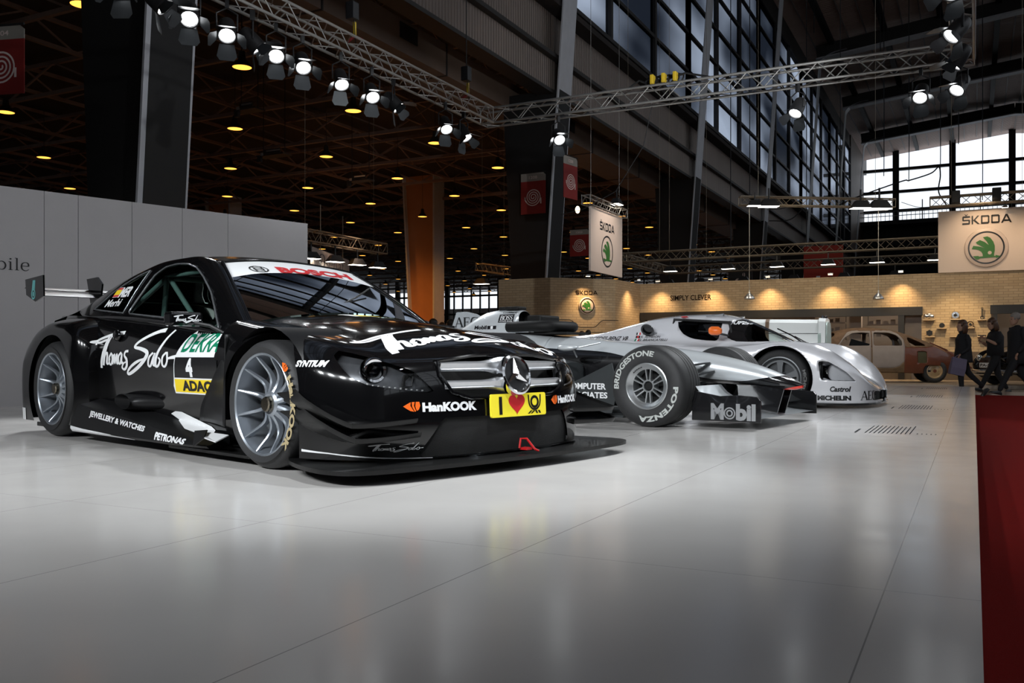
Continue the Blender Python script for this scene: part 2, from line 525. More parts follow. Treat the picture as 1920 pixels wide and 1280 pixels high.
SERIF = {  # thick and thin strokes on a 0..1 cap height, x-height .68
 'A': (0.86, [[(.05, .03), (.43, 1.0)], [(.43, 1.0), (.80, .03)], [(.2, .36), (.65, .36)], [(-.06, .03), (.18, .03)], [(.62, .03), (.98, .03)]], (.07, .17, .06, .06, .06)),
 'E': (0.72, [[(.15, 0), (.15, 1)], [(0, .97), (.66, .97)], [(0, .03), (.68, .03)], [(.15, .52), (.52, .52)], [(.65, 1.0), (.65, .76)], [(.67, 0), (.67, .26)], [(.51, .63), (.51, .4)]], (.18, .06, .06, .06, .05, .05, .05)),
 'G': (0.86, [[(.75, .76), (.72, .9), (.5, .98), (.2, .88), (.08, .5), (.2, .12), (.5, .02), (.74, .1)], [(.72, .0), (.72, .42)], [(.52, .43), (.9, .43)], [(.77, 1.0), (.77, .7)]], ([.05, .05, .06, .14, .17, .14, .06, .06], .15, .06, .05)),
 'B': (0.78, [[(.15, 0), (.15, 1)], [(0, .97), (.4, .97), (.62, .86), (.62, .64), (.4, .53), (.15, .53)], [(.4, .53), (.7, .42), (.7, .12), (.42, .03), (0, .03)]], (.18, [.06, .06, .14, .14, .06, .06], [.06, .14, .15, .06, .06])),
 'O': (0.9, [[(.45, .98), (.16, .86), (.08, .5), (.16, .14), (.45, .02), (.74, .14), (.82, .5), (.74, .86), (.45, .98)]], ([.05, .12, .17, .12, .05, .12, .17, .12, .05],)),
 'S': (0.68, [[(.58, .74), (.52, .93), (.32, .98), (.12, .87), (.14, .66), (.34, .52), (.54, .38), (.58, .18), (.4, .03), (.16, .05), (.07, .26)], [(.58, 1.0), (.58, .7)], [(.07, 0), (.07, .3)]], ([.05, .05, .06, .12, .14, .17, .15, .13, .06, .06, .05], .05, .05)),
 'm': (1.12, [[(.15, 0), (.15, .68)], [(.0, .66), (.15, .66)], [(.15, .5), (.3, .66), (.46, .6), (.5, .4)], [(.5, .42), (.5, 0)], [(.5, .5), (.65, .66), (.81, .6), (.85, .4)], [(.85, .42), (.85, 0)], [(.03, .02), (.27, .02)], [(.39, .02), (.61, .02)], [(.74, .02), (.98, .02)]], (.1, .05, [.03, .05, .09, .1], .1, [.03, .05, .09, .1], .1, .04, .04, .04)),
 'o': (0.66, [[(.33, .68), (.12, .58), (.06, .33), (.12, .1), (.33, .0), (.54, .1), (.6, .33), (.54, .58), (.33, .68)]], ([.04, .08, .11, .08, .04, .08, .11, .08, .04],)),
 'b': (0.66, [[(.13, 0), (.13, 1.0)], [(0, .98), (.13, .98)], [(.13, .5), (.3, .67), (.5, .58), (.58, .33), (.5, .09), (.32, .0), (.13, .12)]], (.1, .05, [.03, .05, .09, .11, .09, .05, .04])),
 'i': (0.34, [[(.17, 0), (.17, .68)], [(.04, .66), (.17, .66)], [(.04, .02), (.3, .02)], [(.17, .84), (.17, .95)]], (.1, .05, .04, .12)),
 'l': (0.34, [[(.17, 0), (.17, 1.0)], [(.04, .98), (.17, .98)], [(.04, .02), (.3, .02)]], (.1, .05, .04)),
 'e': (0.62, [[(.1, .38), (.52, .38)], [(.52, .38), (.48, .6), (.32, .68), (.12, .58), (.06, .33), (.13, .09), (.34, .0), (.54, .12)]], (.05, [.09, .09, .04, .08, .11, .09, .06, .04])),
 't': (0.4, [[(.18, .88), (.18, .12), (.26, .0), (.38, .06)], [(.04, .66), (.36, .66)]], ([.08, .1, .07, .04], .05)),
 'u': (0.7, [[(.13, .68), (.13, .18), (.24, .02), (.4, .04), (.54, .18)], [(.54, .68), (.54, 0)], [(.02, .66), (.13, .66)], [(.42, .66), (.54, .66)], [(.54, .02), (.66, .02)]], ([.1, .1, .07, .05, .03], .1, .05, .05, .04)),
 's': (0.52, [[(.42, .52), (.36, .64), (.22, .67), (.08, .57), (.12, .42), (.3, .32), (.43, .2), (.38, .05), (.22, .0), (.06, .1)]], ([.04, .05, .05, .09, .1, .11, .1, .09, .05, .04],)),
 'n': (0.72, [[(.14, 0), (.14, .68)], [(.14, .5), (.32, .67), (.5, .6), (.54, .4)], [(.54, .42), (.54, 0)], [(.02, .02), (.26, .02)], [(.42, .02), (.66, .02)]], (.1, [.03, .05, .09, .1], .1, .04, .04)),
 'a': (0.62, [[(.48, .45), (.48, 0)], [(.1, .54), (.22, .66), (.42, .63), (.48, .45)], [(.48, .4), (.2, .34), (.08, .17), (.2, .01), (.36, .05), (.48, .18)]], (.1, [.08, .05, .08, .1], [.03, .06, .1, .07, .04, .03])),
}
def serif(body, gap=0.06):
    fl = Flat(); x = 0
    for ch in body:
        if ch == ' ': x += .4; continue
        adv, st, wd = SERIF[ch]
        g = Flat()
        for p, q in zip(st, wd): g.stroke(p, q, smooth=len(p) > 2)
        fl.add(g, x, 0); x += adv+gap
    return fl
# ================================================================== the hall
K = 13.0/11.0
def up(z): return EYE+(z-EYE)*K
NX = -13.0                                   # line of the nave columns
STEP = 17.0
COLY = [11.7+STEP*i for i in range(-2, 7)]
YEND = 108.0*K
SILL, MID, LOW, TOP = up(11.15), up(9.2), up(8.25), up(21.3)

def striped(name, c1, c2, scale, axis='X', rough=.6, metal=0.0, bump=.5, dist=.03):
    """sheet with ribs: a wave texture drives bump and a slight change of colour"""
    m, nt, b = nodes_of(name); N = nt.nodes; L = nt.links
    tc = N.new('ShaderNodeTexCoord'); wv = N.new('ShaderNodeTexWave')
    wv.bands_direction = axis; wv.inputs['Scale'].default_value = scale; wv.wave_profile = 'TRI'
    L.new(tc.outputs['Object'], wv.inputs['Vector'])
    nz = N.new('ShaderNodeTexNoise'); nz.inputs['Scale'].default_value = .6; nz.inputs['Detail'].default_value = 4; L.new(tc.outputs['Object'], nz.inputs['Vector'])
    mx = N.new('ShaderNodeMix'); mx.data_type = 'RGBA'; mx.inputs[6].default_value = (*c1, 1); mx.inputs[7].default_value = (*c2, 1)
    L.new(nz.outputs['Fac'], mx.inputs[0]); L.new(mx.outputs[2], b.inputs['Base Color'])
    bp = N.new('ShaderNodeBump'); bp.inputs['Strength'].default_value = bump; bp.inputs['Distance'].default_value = dist
    L.new(wv.outputs['Color'], bp.inputs['Height']); L.new(bp.outputs['Normal'], b.inputs['Normal'])
    b.inputs['Roughness'].default_value = rough; b.inputs['Metallic'].default_value = metal
    return m

# --- materials of the hall
def stage_material():
    m, nt, b = nodes_of('white_laminate'); N = nt.nodes; L = nt.links
    tc = N.new('ShaderNodeTexCoord')
    sp = N.new('ShaderNodeSeparateXYZ'); L.new(tc.outputs['Object'], sp.inputs[0])
    def seam(sock, period, shift, width):
        a = N.new('ShaderNodeMath'); a.operation = 'ADD'; a.inputs[1].default_value = shift; L.new(sock, a.inputs[0])
        q = N.new('ShaderNodeMath'); q.operation = 'PINGPONG'; q.inputs[1].default_value = period/2; L.new(a.outputs[0], q.inputs[0])
        r = N.new('ShaderNodeMath'); r.operation = 'LESS_THAN'; r.inputs[1].default_value = width; L.new(q.outputs[0], r.inputs[0])
        return r.outputs[0]
    s1 = seam(sp.outputs['X'], 1.02, .2, .0018); s2 = seam(sp.outputs['Y'], 3.05, .6, .0012)
    mxm = N.new('ShaderNodeMath'); mxm.operation = 'MAXIMUM'; L.new(s1, mxm.inputs[0]); L.new(s2, mxm.inputs[1])
    nz = N.new('ShaderNodeTexNoise'); nz.inputs['Scale'].default_value = 1.3; nz.inputs['Detail'].default_value = 5; L.new(tc.outputs['Object'], nz.inputs['Vector'])
    c0 = N.new('ShaderNodeMix'); c0.data_type = 'RGBA'; c0.inputs[6].default_value = (.61, .59, .565, 1); c0.inputs[7].default_value = (.67, .65, .63, 1); L.new(nz.outputs['Fac'], c0.inputs[0])
    c1 = N.new('ShaderNodeMix'); c1.data_type = 'RGBA'; c1.inputs[7].default_value = (.32, .31, .3, 1); L.new(mxm.outputs[0], c1.inputs[0]); L.new(c0.outputs[2], c1.inputs[6])
    L.new(c1.outputs[2], b.inputs['Base Color'])
    n2 = N.new('ShaderNodeTexNoise'); n2.inputs['Scale'].default_value = 4.0; n2.inputs['Detail'].default_value = 6; L.new(tc.outputs['Object'], n2.inputs['Vector'])
    mr = N.new('ShaderNodeMapRange'); mr.inputs['To Min'].default_value = .13; mr.inputs['To Max'].default_value = .24; L.new(n2.outputs['Fac'], mr.inputs['Value']); L.new(mr.outputs[0], b.inputs['Roughness'])
    b.inputs['Specular IOR Level'].default_value = .5
    return m
M_stage = stage_material()
M_carpet = mat('red_carpet', (.27, .012, .010), .95, var=.25, scale=260, bump=.6, bscale=600, spec=.1)
M_concrete = mat('dark_hall_floor', (.16, .14, .12), .6, var=.2, scale=2)
M_beige = mat('beige_stand_floor', (.42, .34, .26), .35, var=.1, scale=3)
M_dark = mat('dark_painted_steel', (.022, .020, .019), .6, var=.2, scale=4)
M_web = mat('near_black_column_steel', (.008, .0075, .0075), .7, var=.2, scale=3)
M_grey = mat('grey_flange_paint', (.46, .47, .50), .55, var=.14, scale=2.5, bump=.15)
M_brownbeam = mat('brown_duct_board', (.15, .105, .08), .7, var=.2, scale=1.2)
M_ceil = mat('black_aisle_ceiling', (.02, .015, .013), .9, var=.3, scale=1)
M_clad = striped('ribbed_brown_cladding', (.17, .135, .115), (.23, .18, .155), 1.9, 'Y', rough=.55, bump=.6, dist=.06)
M_roof = striped('slatted_roof_boards', (.46, .33, .28), (.56, .41, .35), .85, 'Y', rough=.7, bump=.7, dist=.08)
M_panel = mat('light_grey_wall_panel', (.47, .455, .46), .55, var=.03, scale=6, bump=.05)

def box_obj(name, c, s, m, parent=None, bevel=0.0):
    b = MB(); b.box(c, s); return b.build(name, m, parent, bevel=bevel)

# floors
structure(box_obj('floor', (0, 60, -.345), (190, 160, .1), M_concrete))
structure(box_obj('floor_stage', (-6.992, 5.4, -.145), (14.016, 26.8, .29), M_stage))
structure(box_obj('floor_carpet', (2.62, 6.5, -.285), (5.2, 31.2, .012), M_carpet))
structure(box_obj('floor_stand', (-1.0, 24.9, -.25), (22, 5.6, .09), M_beige))

# nave columns: a dark web reaching into the aisle and a grey flange leaning in over the stage
def fx(z): return -13.25+.07*(z-0)
for i, y in enumerate(COLY):
    if i < 1: continue
    web = MB()
    h = up(22.3)
    for (y0, y1) in ((y-.45, y+.5),):
        web.add([(NX-1.25, y0, -.3), (fx(0), y0, -.3), (fx(LOW), y0, LOW), (NX-1.75, y0, LOW),
                 (NX-1.25, y1, -.3), (fx(0), y1, -.3), (fx(LOW), y1, LOW), (NX-1.75, y1, LOW)],
                [(0, 1, 2, 3), (7, 6, 5, 4), (0, 4, 5, 1), (1, 5, 6, 2), (2, 6, 7, 3), (3, 7, 4, 0)])
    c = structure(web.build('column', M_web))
    fl = MB()
    n = 14; secs = []
    pts = [(fx(z), z) for z in [h*.955*k/(n-1)-.3 for k in range(n)]]
    x0, z0 = pts[-1]
    for k in range(1, 8):                     # the haunch that bends into the roof beam
        a = radians(90*k/7); pts.append((x0+2.2*(1-cos(a)), z0+1.1*sin(a)))
    rows = []
    for (px, pz) in pts:
        wdt = .56
        rows.append([(px-.05, y-wdt, pz), (px, y-wdt, pz), (px, y+wdt, pz), (px-.05, y+wdt, pz)])
    fl.loft(rows, cap=True)
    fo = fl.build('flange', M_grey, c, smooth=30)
    fo['kind'] = 'structure'

# roof of the nave: two shallow slopes, beams across, purlins along
XR, XRIDGE = 20.0, 4.0
def roofz(x): return up(22.6)+1.75*(1-abs(x-XRIDGE)/(XRIDGE-NX))
rf = MB()
rf.grid([[(NX-1, -25, roofz(NX-1)), (NX-1, YEND+2, roofz(NX-1))], [(XRIDGE, -25, roofz(XRIDGE)), (XRIDGE, YEND+2, roofz(XRIDGE))], [(XR+1, -25, roofz(XR+1)), (XR+1, YEND+2, roofz(XR+1))]])
structure(rf.build('ceiling', M_roof))
for i, y in enumerate(COLY):
    if i < 2: continue
    b = MB()
    for x0, x1 in ((NX+1.2, XRIDGE), (XRIDGE, XR)):
        b.bar((x0, y, roofz(x0)-.75), (x1, y, roofz(x1)-.75), .5, 1.1)
    structure(b.build('roof_beam', M_dark))
    b = MB()
    for x0, x1 in ((NX+1.2, XRIDGE), (XRIDGE, XR)):
        b.bar((x0, y, roofz(x0)-1.36), (x1, y, roofz(x1)-1.36), 1.0, .12)
    structure(b.build('beam_flange', M_grey))
pu = MB()
x = NX+2.4
k = 0
while x < XR-1:
    pu.bar((x, -20, roofz(x)-.22), (x, YEND, roofz(x)-.22), .42, .4); x += 4.1
structure(pu.build('roof_purlins', M_web))
pu = MB(); x = NX+1.0
while x < XR-1:
    pu.bar((x, -20, roofz(x)-.05), (x, YEND, roofz(x)-.05), .1, .08); x += 1.366
structure(pu.build('roof_battens', mat('grey_brown_batten', (.30, .25, .23), .6, var=.1, scale=2)))

# long side of the nave: cladding, ledges, clerestory windows bay by bay
def pane_material(name, seed, whites):
    """pane tint stands in for outside sky and buildings: drifts between clear white and blue grey"""
    m, nt, b = nodes_of(name); N = nt.nodes; L = nt.links; out = N['Material Output']
    tc = N.new('ShaderNodeTexCoord'); mp = N.new('ShaderNodeMapping'); mp.inputs['Location'].default_value = (seed, seed*.7, 0)
    mp.inputs['Scale'].default_value = (1, .22, .45)
    L.new(tc.outputs['Object'], mp.inputs['Vector'])
    nz = N.new('ShaderNodeTexNoise'); nz.inputs['Scale'].default_value = .42; nz.inputs['Detail'].default_value = 2; nz.inputs['Distortion'].default_value = .3
    L.new(mp.outputs[0], nz.inputs['Vector'])
    cr = N.new('ShaderNodeValToRGB'); cr.color_ramp.elements[0].position = .36; cr.color_ramp.elements[0].color = (.10, .112, .135, 1)
    cr.color_ramp.elements[1].position = whites; cr.color_ramp.elements[1].color = (.56, .59, .64, 1)
    L.new(nz.outputs['Fac'], cr.inputs[0])
    tr = N.new('ShaderNodeBsdfTransparent'); L.new(cr.outputs[0], tr.inputs['Color'])
    gl = N.new('ShaderNodeBsdfGlossy'); gl.inputs['Roughness'].default_value = .2
    ms = N.new('ShaderNodeMixShader'); ms.inputs['Fac'].default_value = .04
    L.new(tr.outputs[0], ms.inputs[1]); L.new(gl.outputs[0], ms.inputs[2]); L.new(ms.outputs[0], out.inputs['Surface']); N.remove(b)
    return m
M_pane = pane_material('sky_tinted_clerestory_glass', 3.1, .70)
M_clear = glass('clear_end_glass', (1, 1, 1), .96, .05, .04)
M_side = glass('clear_side_glass', (1, 1, 1), .80, .05, .04)
NROW = 6
for i in range(0, len(COLY)):
    y0 = COLY[i-1] if i else COLY[0]-STEP
    y1 = COLY[i]
    if i == len(COLY)-1: y1 = COLY[i]
    b = MB(); b.box((NX-.15, (y0+y1)/2, (SILL+MID)/2), (.16, y1-y0-.1, SILL-MID)); structure(b.build('wall_left', M_clad))
    b = MB(); b.box((NX+.02, (y0+y1)/2, (MID+LOW)/2), (.16, y1-y0-.1, MID-LOW)); structure(b.build('wall_left', M_clad))
    b = MB(); b.box((NX+.1, (y0+y1)/2, MID), (.45, y1-y0, .14)); b.box((NX-.05, (y0+y1)/2, SILL), (.5, y1-y0, .16)); b.box((NX-.1, (y0+y1)/2, LOW-.06), (.6, y1-y0, .12))
    structure(b.build('trim_1', M_dark))
    fr = MB()
    pw = (y1-y0)/3
    for r in range(NROW+1): fr.box((NX-.1, (y0+y1)/2, SILL+.1+(TOP-SILL-.1)*r/NROW), (.18, y1-y0, .15))
    for c_ in range(4): fr.box((NX-.1, y0+pw*c_, (SILL+TOP)/2), (.24, .24, TOP-SILL))
    wn = structure(fr.build('window_%d' % (i+1), M_dark))
    g = MB(); g.box((NX-.12, (y0+y1)/2, (SILL+TOP)/2), (.02, y1-y0, TOP-SILL))
    structure(g.build('pane', M_pane, wn))
b = MB(); b.box((NX-.3, YEND/2-10, (TOP+up(24))/2+.1), (.4, YEND+30, up(24)-TOP)); structure(b.build('wall_left', M_dark))
# solid pier between the last bay and the end wall
b = MB(); b.box((NX-.1, (COLY[-1]+YEND)/2, (LOW+up(24))/2), (.3, YEND-COLY[-1], up(24)-LOW)); structure(b.build('wall_left', M_clad))

# the other long side, behind the viewer's right: unseen windows, made clear and tall for fill light
for i in range(0, 5):
    y0 = -20+STEP*i; y1 = y0+STEP
    b = MB(); b.box((XR, (y0+y1)/2, (up(7)-.3)/2-.15), (.3, STEP, up(7)+.3)); structure(b.build('wall_right', M_clad))
    fr = MB(); z0 = up(7)
    for r in range(NROW+1): fr.box((XR, (y0+y1)/2, z0+(TOP-z0)*r/NROW), (.34, STEP, .22))
    for c_ in range(4): fr.box((XR, y0+STEP/3*c_, (z0+TOP)/2), (.3, .3, TOP-z0))
    wn = structure(fr.build('window_%d' % (20+i), M_dark))
    g = MB(); g.box((XR+.05, (y0+y1)/2, (z0+TOP)/2), (.02, STEP, TOP-z0)); structure(g.build('pane', M_side, wn))
b = MB(); b.box((XR+.2, 60, (TOP+up(24))/2), (.3, 170, up(24)-TOP)); b.box((XR+.2, 100, up(12)), (.3, 70, up(25))); structure(b.build('wall_right', M_dark))
# behind the viewer
b = MB(); b.box((-30, -24, up(11)), (110, .3, up(23))); structure(b.build('wall_back', M_dark))

# end wall with its big windows, gallery and railing
ez0, ez1 = up(15.0), up(22.5)
fr = MB()
for z in (up(15.0), up(16.4), up(18.5), up(20.95)): fr.box((4, YEND, z), (44, .5, .36))
xm = -7.7*K-5.55*K
while xm < XR+8: fr.box((xm, YEND, (ez0+ez1)/2+1), (.75, .7, ez1-ez0+2)); xm += 5.6*K
for xx in (-5.0*K, .6*K, 6.2*K): fr.box((xx, YEND+.1, up(16)), (.12, .2, up(18)-up(15)))
wn = structure(fr.build('window_40', M_dark))
g = MB(); g.box((4, YEND+.2, (ez0+ez1)/2+1), (44, .03, ez1-ez0+3)); structure(g.build('pane', M_clear, wn))
b = MB(); b.box((4, YEND+.3, up(11.4)), (44, .4, up(15)-up(8.0))); b.box((4, YEND-2.2, up(14.7)), (44, 4, .5)); b.box((4, YEND-4, up(12.6)), (44, .8, .9))
for xx in range(-12, 20, 6):
    b.bar((xx*K, YEND-4, up(11.2)), (xx*K+2, YEND-4, up(12.6)), .4); b.bar((xx*K, YEND-4, up(11.2)), (xx*K-2, YEND-4, up(12.6)), .4)
structure(b.build('wall_end', M_dark))
rl = MB()
for z in (up(15.9), up(15.4)): rl.box((0, YEND-4.1, z), (36, .08, .08))
x = -15.0
while x < 16: rl.box((x, YEND-4.1, up(15.4)), (.06, .06, up(16)-up(15))); x += .5
structure(rl.build('gallery_railing', M_grey))
b = MB(); b.box((4, YEND+.6, up(8)/2), (44, .4, up(8.2)+.6)); structure(b.build('wall_end', M_web))

# aisle on the left: low dark ceiling on lattice girders, glazed far end
AZ = up(10.6)
b = MB(); b.box((-58, 60, AZ+.1), (91, 172, .2)); structure(b.build('ceiling', M_ceil))
M_gird = mat('rust_brown_girder', (.20, .13, .10), .7, var=.25, scale=2)
gl_ = MB()
LX = [-19.9-5.65*k for k in range(0, 10)]; LY = [15.35+5.56*j for j in range(-2, 21)]
for x in LX:
    xx = x+2.8
    for z in (AZ-.25, AZ-1.15): gl_.bar((xx, -8, z), (xx, 128, z), .13, .13)
    y = -8.0; s_ = 0
    while y < 126:
        gl_.bar((xx, y, AZ-.25 if s_ else AZ-1.15), (xx, y+1.85, AZ-1.15 if s_ else AZ-.25), .06); s_ ^= 1; y += 1.85
structure(gl_.build('lattice_girders', M_gird))
gl_ = MB()
for y in LY:
    yy = y+2.78
    for z in (AZ-.3, AZ-1.5): gl_.bar((-80, yy, z), (NX-2.2, yy, z), .15, .15)
    x = -80.0; s_ = 0
    while x < NX-4:
        gl_.bar((x, yy, AZ-.3 if s_ else AZ-1.5), (x+2.8, yy, AZ-1.5 if s_ else AZ-.3), .07); s_ ^= 1; x += 2.8
structure(gl_.build('cross_girders', M_gird))
# long box duct under the edge of the aisle ceiling
b = MB(); b.box((-15.3, 55, up(8.28)), (1.6, 145, .95))
structure(b.build('duct', M_brownbeam))
b = MB()
for y in range(-12, 120, 6): b.box((-15.3, y, up(8.28)), (1.66, .06, 1.0))
structure(b.build('duct_joints', M_dark))
for yv in (21.9, 33.6, 46.0):
    b = MB(); b.box((-14.49, yv, up(8.4)), (.03, .9, .45)); structure(b.build('duct_grille', M_web))
# inner columns of the aisle
for (x, y) in ((-32.2, 51.0), (-32.2, 70.0), (-50, 51.0)):
    b = MB()
    b.add([(x-.9, y-.35, -.3), (x+.75, y-.35, -.3), (x+.75, y-.35, AZ), (x-1.6, y-.35, AZ), (x-.9, y+.35, -.3), (x+.75, y+.35, -.3), (x+.75, y+.35, AZ), (x-1.6, y+.35, AZ)],
          [(0, 1, 2, 3), (7, 6, 5, 4), (0, 4, 5, 1), (1, 5, 6, 2), (2, 6, 7, 3), (3, 7, 4, 0)])
    c = structure(b.build('column', mat('amber_lit_column', (.45, .20, .08), .6, var=.1, scale=2)))  # web colour holds the amber glow of the aisle lamps
    b = MB(); b.box((x+.78, y, AZ/2-.15), (.12, 1.25, AZ+.3)); b.bar((x-.92, y, -.3), (x-1.62, y, AZ), 1.25, .12, up=(1, 0, 0)); f = b.build('flange', M_grey, c); f['kind'] = 'structure'
# glazed end of the aisle
b = MB()
ye = 122.0
for z in (up(3.2), up(5.0), up(5.9), up(8.3), up(9.6)): b.box((-55, ye, z), (80, .3, .28))
x = -94.0
while x < -16: b.box((x, ye, up(6)), (.16, .3, up(9))); x += 1.55
x = -92.0
while x < -16: b.box((x, ye-.2, up(6)), (.7, .5, up(9))); x += 9.3
wn = structure(b.build('window_50', M_dark))
b = MB(); b.box((-55, ye+.2, up(6)), (80, .03, up(10))); structure(b.build('pane', M_clear, wn))
b = MB(); b.box((-99, 50, up(5)), (.4, 160, up(12))); structure(b.build('wall_aisle', M_dark))
b = MB(); b.box((-55, ye+.3, up(1.4)/2-.1), (90, .3, up(1.4)+.4)); structure(b.build('wall_aisle_end', M_dark))
b = MB()                                     # facade across the street, seen through the glazed end
b.box((-70, ye+14, up(4.6)), (50, 1, up(5.5)))
fac = b.build('building_facade', mat('pale_facade', (.62, .55, .53), .8, var=.08, scale=.4))
structure(fac)

# partition wall with the lettering, behind the black car
wa = Vector((-11.55, .6, 0)); wb = Vector((-8.673, 10.448, 0))
wdv = (wb-wa).normalized(); wn_ = Vector((wdv.y, -wdv.x, 0))
WH = 2.505
b = MB(); nn = 10; L_ = (wb-wa).length
edges = [L_]
for sp_ in (1.276, .652, .664, .65, .386, .65, .65, .65, .65, .65, .65, .65, .65, .65): edges.append(edges[-1]-sp_)
for k in range(len(edges)-1):
    a0, a1 = edges[k+1]+.003, edges[k]-.003
    p0, p1 = wa+wdv*a0, wa+wdv*a1
    q = [p0, p1, p1-wn_*.24, p0-wn_*.24]
    b.add([(p.x, p.y, 0.0) for p in q]+[(p.x, p.y, WH) for p in q], [(3, 2, 1, 0), (4, 5, 6, 7), (0, 1, 5, 4), (1, 2, 6, 5), (2, 3, 7, 6), (3, 0, 4, 7)])
structure(b.build('wall_partition', M_panel))

WALLM = frame(tuple(wa+wn_*.004), tuple(wdv), (0, 0, 1))
fl = serif('Automobile'); bx = fl.box(); hh = .150
fl.fit(6.469-(bx[2]-bx[0])*.168, 1.553, 6.469, 1.553+hh)
tag(decal_plane(fl, WALLM).build('lettering', mat('dark_wall_lettering', (.015, .015, .016), .5)), 'dark serif lettering on the grey partition wall at the left edge', 'lettering')
# ================================================================== black touring race car
# car frame: x forward, y to the car's left, z up, origin on the stage under the middle of the front axle
M_black = mat('black_gloss_paint', (.003, .003, .0034), .12, coat=.55, var=.2, scale=8, spec=.35)
M_satin = mat('black_satin_panel', (.007, .007, .0075), .42, var=.2, scale=20, spec=.3)
M_carbon = mat('carbon_weave', (.007, .007, .007), .4, coat=.1, var=.55, scale=220, spec=.3)
M_rubber = mat('black_tyre_rubber', (.018, .018, .019), .62, var=.2, scale=50, bump=.15)
M_rim = mat('silver_blue_wheel', (.33, .36, .40), .32, metal=.75, var=.06, scale=20)
M_chrome = mat('polished_chrome', (.75, .76, .78), .08, metal=1.0, var=.03)
M_brush = mat('brushed_silver', (.55, .56, .58), .3, metal=.9, var=.05, scale=40)
M_white = mat('white_vinyl', (.78, .79, .80), .4, var=.02)
M_red = mat('red_vinyl', (.55, .02, .025), .4, var=.05)
M_green = mat('green_vinyl', (.0, .19, .09), .4, var=.05)
M_yellow = mat('yellow_vinyl', (.85, .62, .015), .4, var=.03)
M_plate = mat('lemon_yellow_plate', (.90, .76, .04), .35, var=.02)
M_orange = mat('orange_vinyl', (.85, .13, .01), .4, var=.05)
M_ink = mat('black_vinyl', (.006, .006, .007), .35, var=.1)
M_gold = mat('pale_gold_tyre_paint', (.36, .29, .16), .6, var=.15, scale=60)
M_teal = mat('teal_vinyl', (.12, .40, .40), .4, var=.05)
M_glass = glass('green_tinted_glass', (.74, .95, .88), .97, .01, .12)
M_wind = glass('windscreen_glass', (.70, .78, .76), .62, .01, .32)
M_lens = glass('clear_lamp_lens', (1, 1, 1), .85, .02, .22)
M_lampin = mat('dark_lamp_interior', (.10, .105, .115), .3, metal=.5, var=.2, scale=25)
M_inter = mat('dark_cabin', (.012, .012, .013), .7, var=.2, scale=10)
M_mesh = mat('black_intake_mesh', (.004, .004, .004), .8, var=.6, scale=300, bump=.8, bscale=500)

HC = [(-.8, .86), (-.62, .848), (-.4, .83), (0, .785), (.3, .742), (.6, .672), (.75, .625), (.85, .575), (.95, .50)]
HF = [(-.8, .82), (-.48, .79), (-.3, .765), (-.1, .742), (.05, .716), (.29, .676), (.47, .635), (.6, .59), (.75, .53), (.9, .46)]
def hood_z(x, y):
    a = min(1.0, abs(y)/.80); w_ = a*a*(3-2*a)
    return lerp(interp(HC, x), interp(HF, x), w_) - .014*math.exp(-((abs(y)-.61)/.07)**2)*max(0, min(1, (.75-x)/.5))
OUTL = [(-.47, -.962), (-.3, -.968), (-.1, -.97), (.1, -.968), (.28, -.96), (.42, -.935), (.54, -.885), (.64, -.815), (.725, -.71), (.79, -.57), (.838, -.41), (.868, -.22), (.878, 0)]
_half = resample(catmull([(p[0], p[1], 0) for p in OUTL], 8), 72)
OUT = [(p.x, p.y) for p in _half] + [(p.x, -p.y) for p in _half[-2::-1]]
def out_nrm(i):
    a = OUT[max(0, i-1)]; b = OUT[min(len(OUT)-1, i+1)]
    t = Vector((b[0]-a[0], b[1]-a[1])).normalized()
    return Vector((t.y, -t.x))            # outward
def nose_prof(i):
    x, y = OUT[i]; n = out_nrm(i); f = max(0.0, n.x)**1.5      # 0 on the flank, 1 at the nose
    top = hood_z(x-n.x*.12, y-n.y*.12)
    side = [(.0, .085), (.0, .22), (-.002, .36), (.004, .48), (.018, .58), (.05, .655)]
    nose = [(.015, .085), (-.012, .22), (-.006, .36), (.004, .43), (.022, .50), (.062, .560)]
    ts = interp(HF, x)-.735
    P = []
    for k in range(6):
        d = lerp(side[k][0], nose[k][0], f); z = lerp(side[k][1]+ts*max(0, (side[k][1]-.3)/.4), nose[k][1], f)
        P.append((d, z))
    for dd in (.12, .2):
        dq = dd
        P.append((dq, hood_z(x-n.x*dq, y-n.y*dq)-(.018 if dd < .15 else .003)))
    return P, n
def nose_shell():
    rows = []
    N = len(OUT); half = (N-1)/2
    for i in range(N):
        x, y = OUT[i]; P, n = nose_prof(i)
        pts = catmull([(d, z, 0) for d, z in P], 5)
        col = [(x-n.x*p.x, y-n.y*p.x, p.y) for p in pts]
        s_ = 1-abs(i-half)/half
        ix = lerp(-.56, .0, s_**1.2)
        bx, by, _ = col[-1]
        for k in range(1, 25):
            t = k/24
            qx, qy = lerp(bx, ix, t), lerp(by, 0, t)
            col.append((qx, qy, hood_z(qx, qy)-.003*(1-min(1, t*4))))
        rows.append(col)
    m = MB(); m.grid(rows, flip=True); return m
def nose_wall(s_, z, off=0.0):
    """point on the front apron: s_ in -1 (right rear) .. 0 (nose) .. 1, height z, pushed out by off"""
    N = len(OUT); fi = (s_+1)/2*(N-1); i = int(round(fi)); i = max(0, min(N-1, i))
    P, n = nose_prof(i)
    d = interp([(p[1], p[0]) for p in P[:6]], z)
    x, y = OUT[i]
    return (x-n.x*(d-off), y-n.y*(d-off), z)

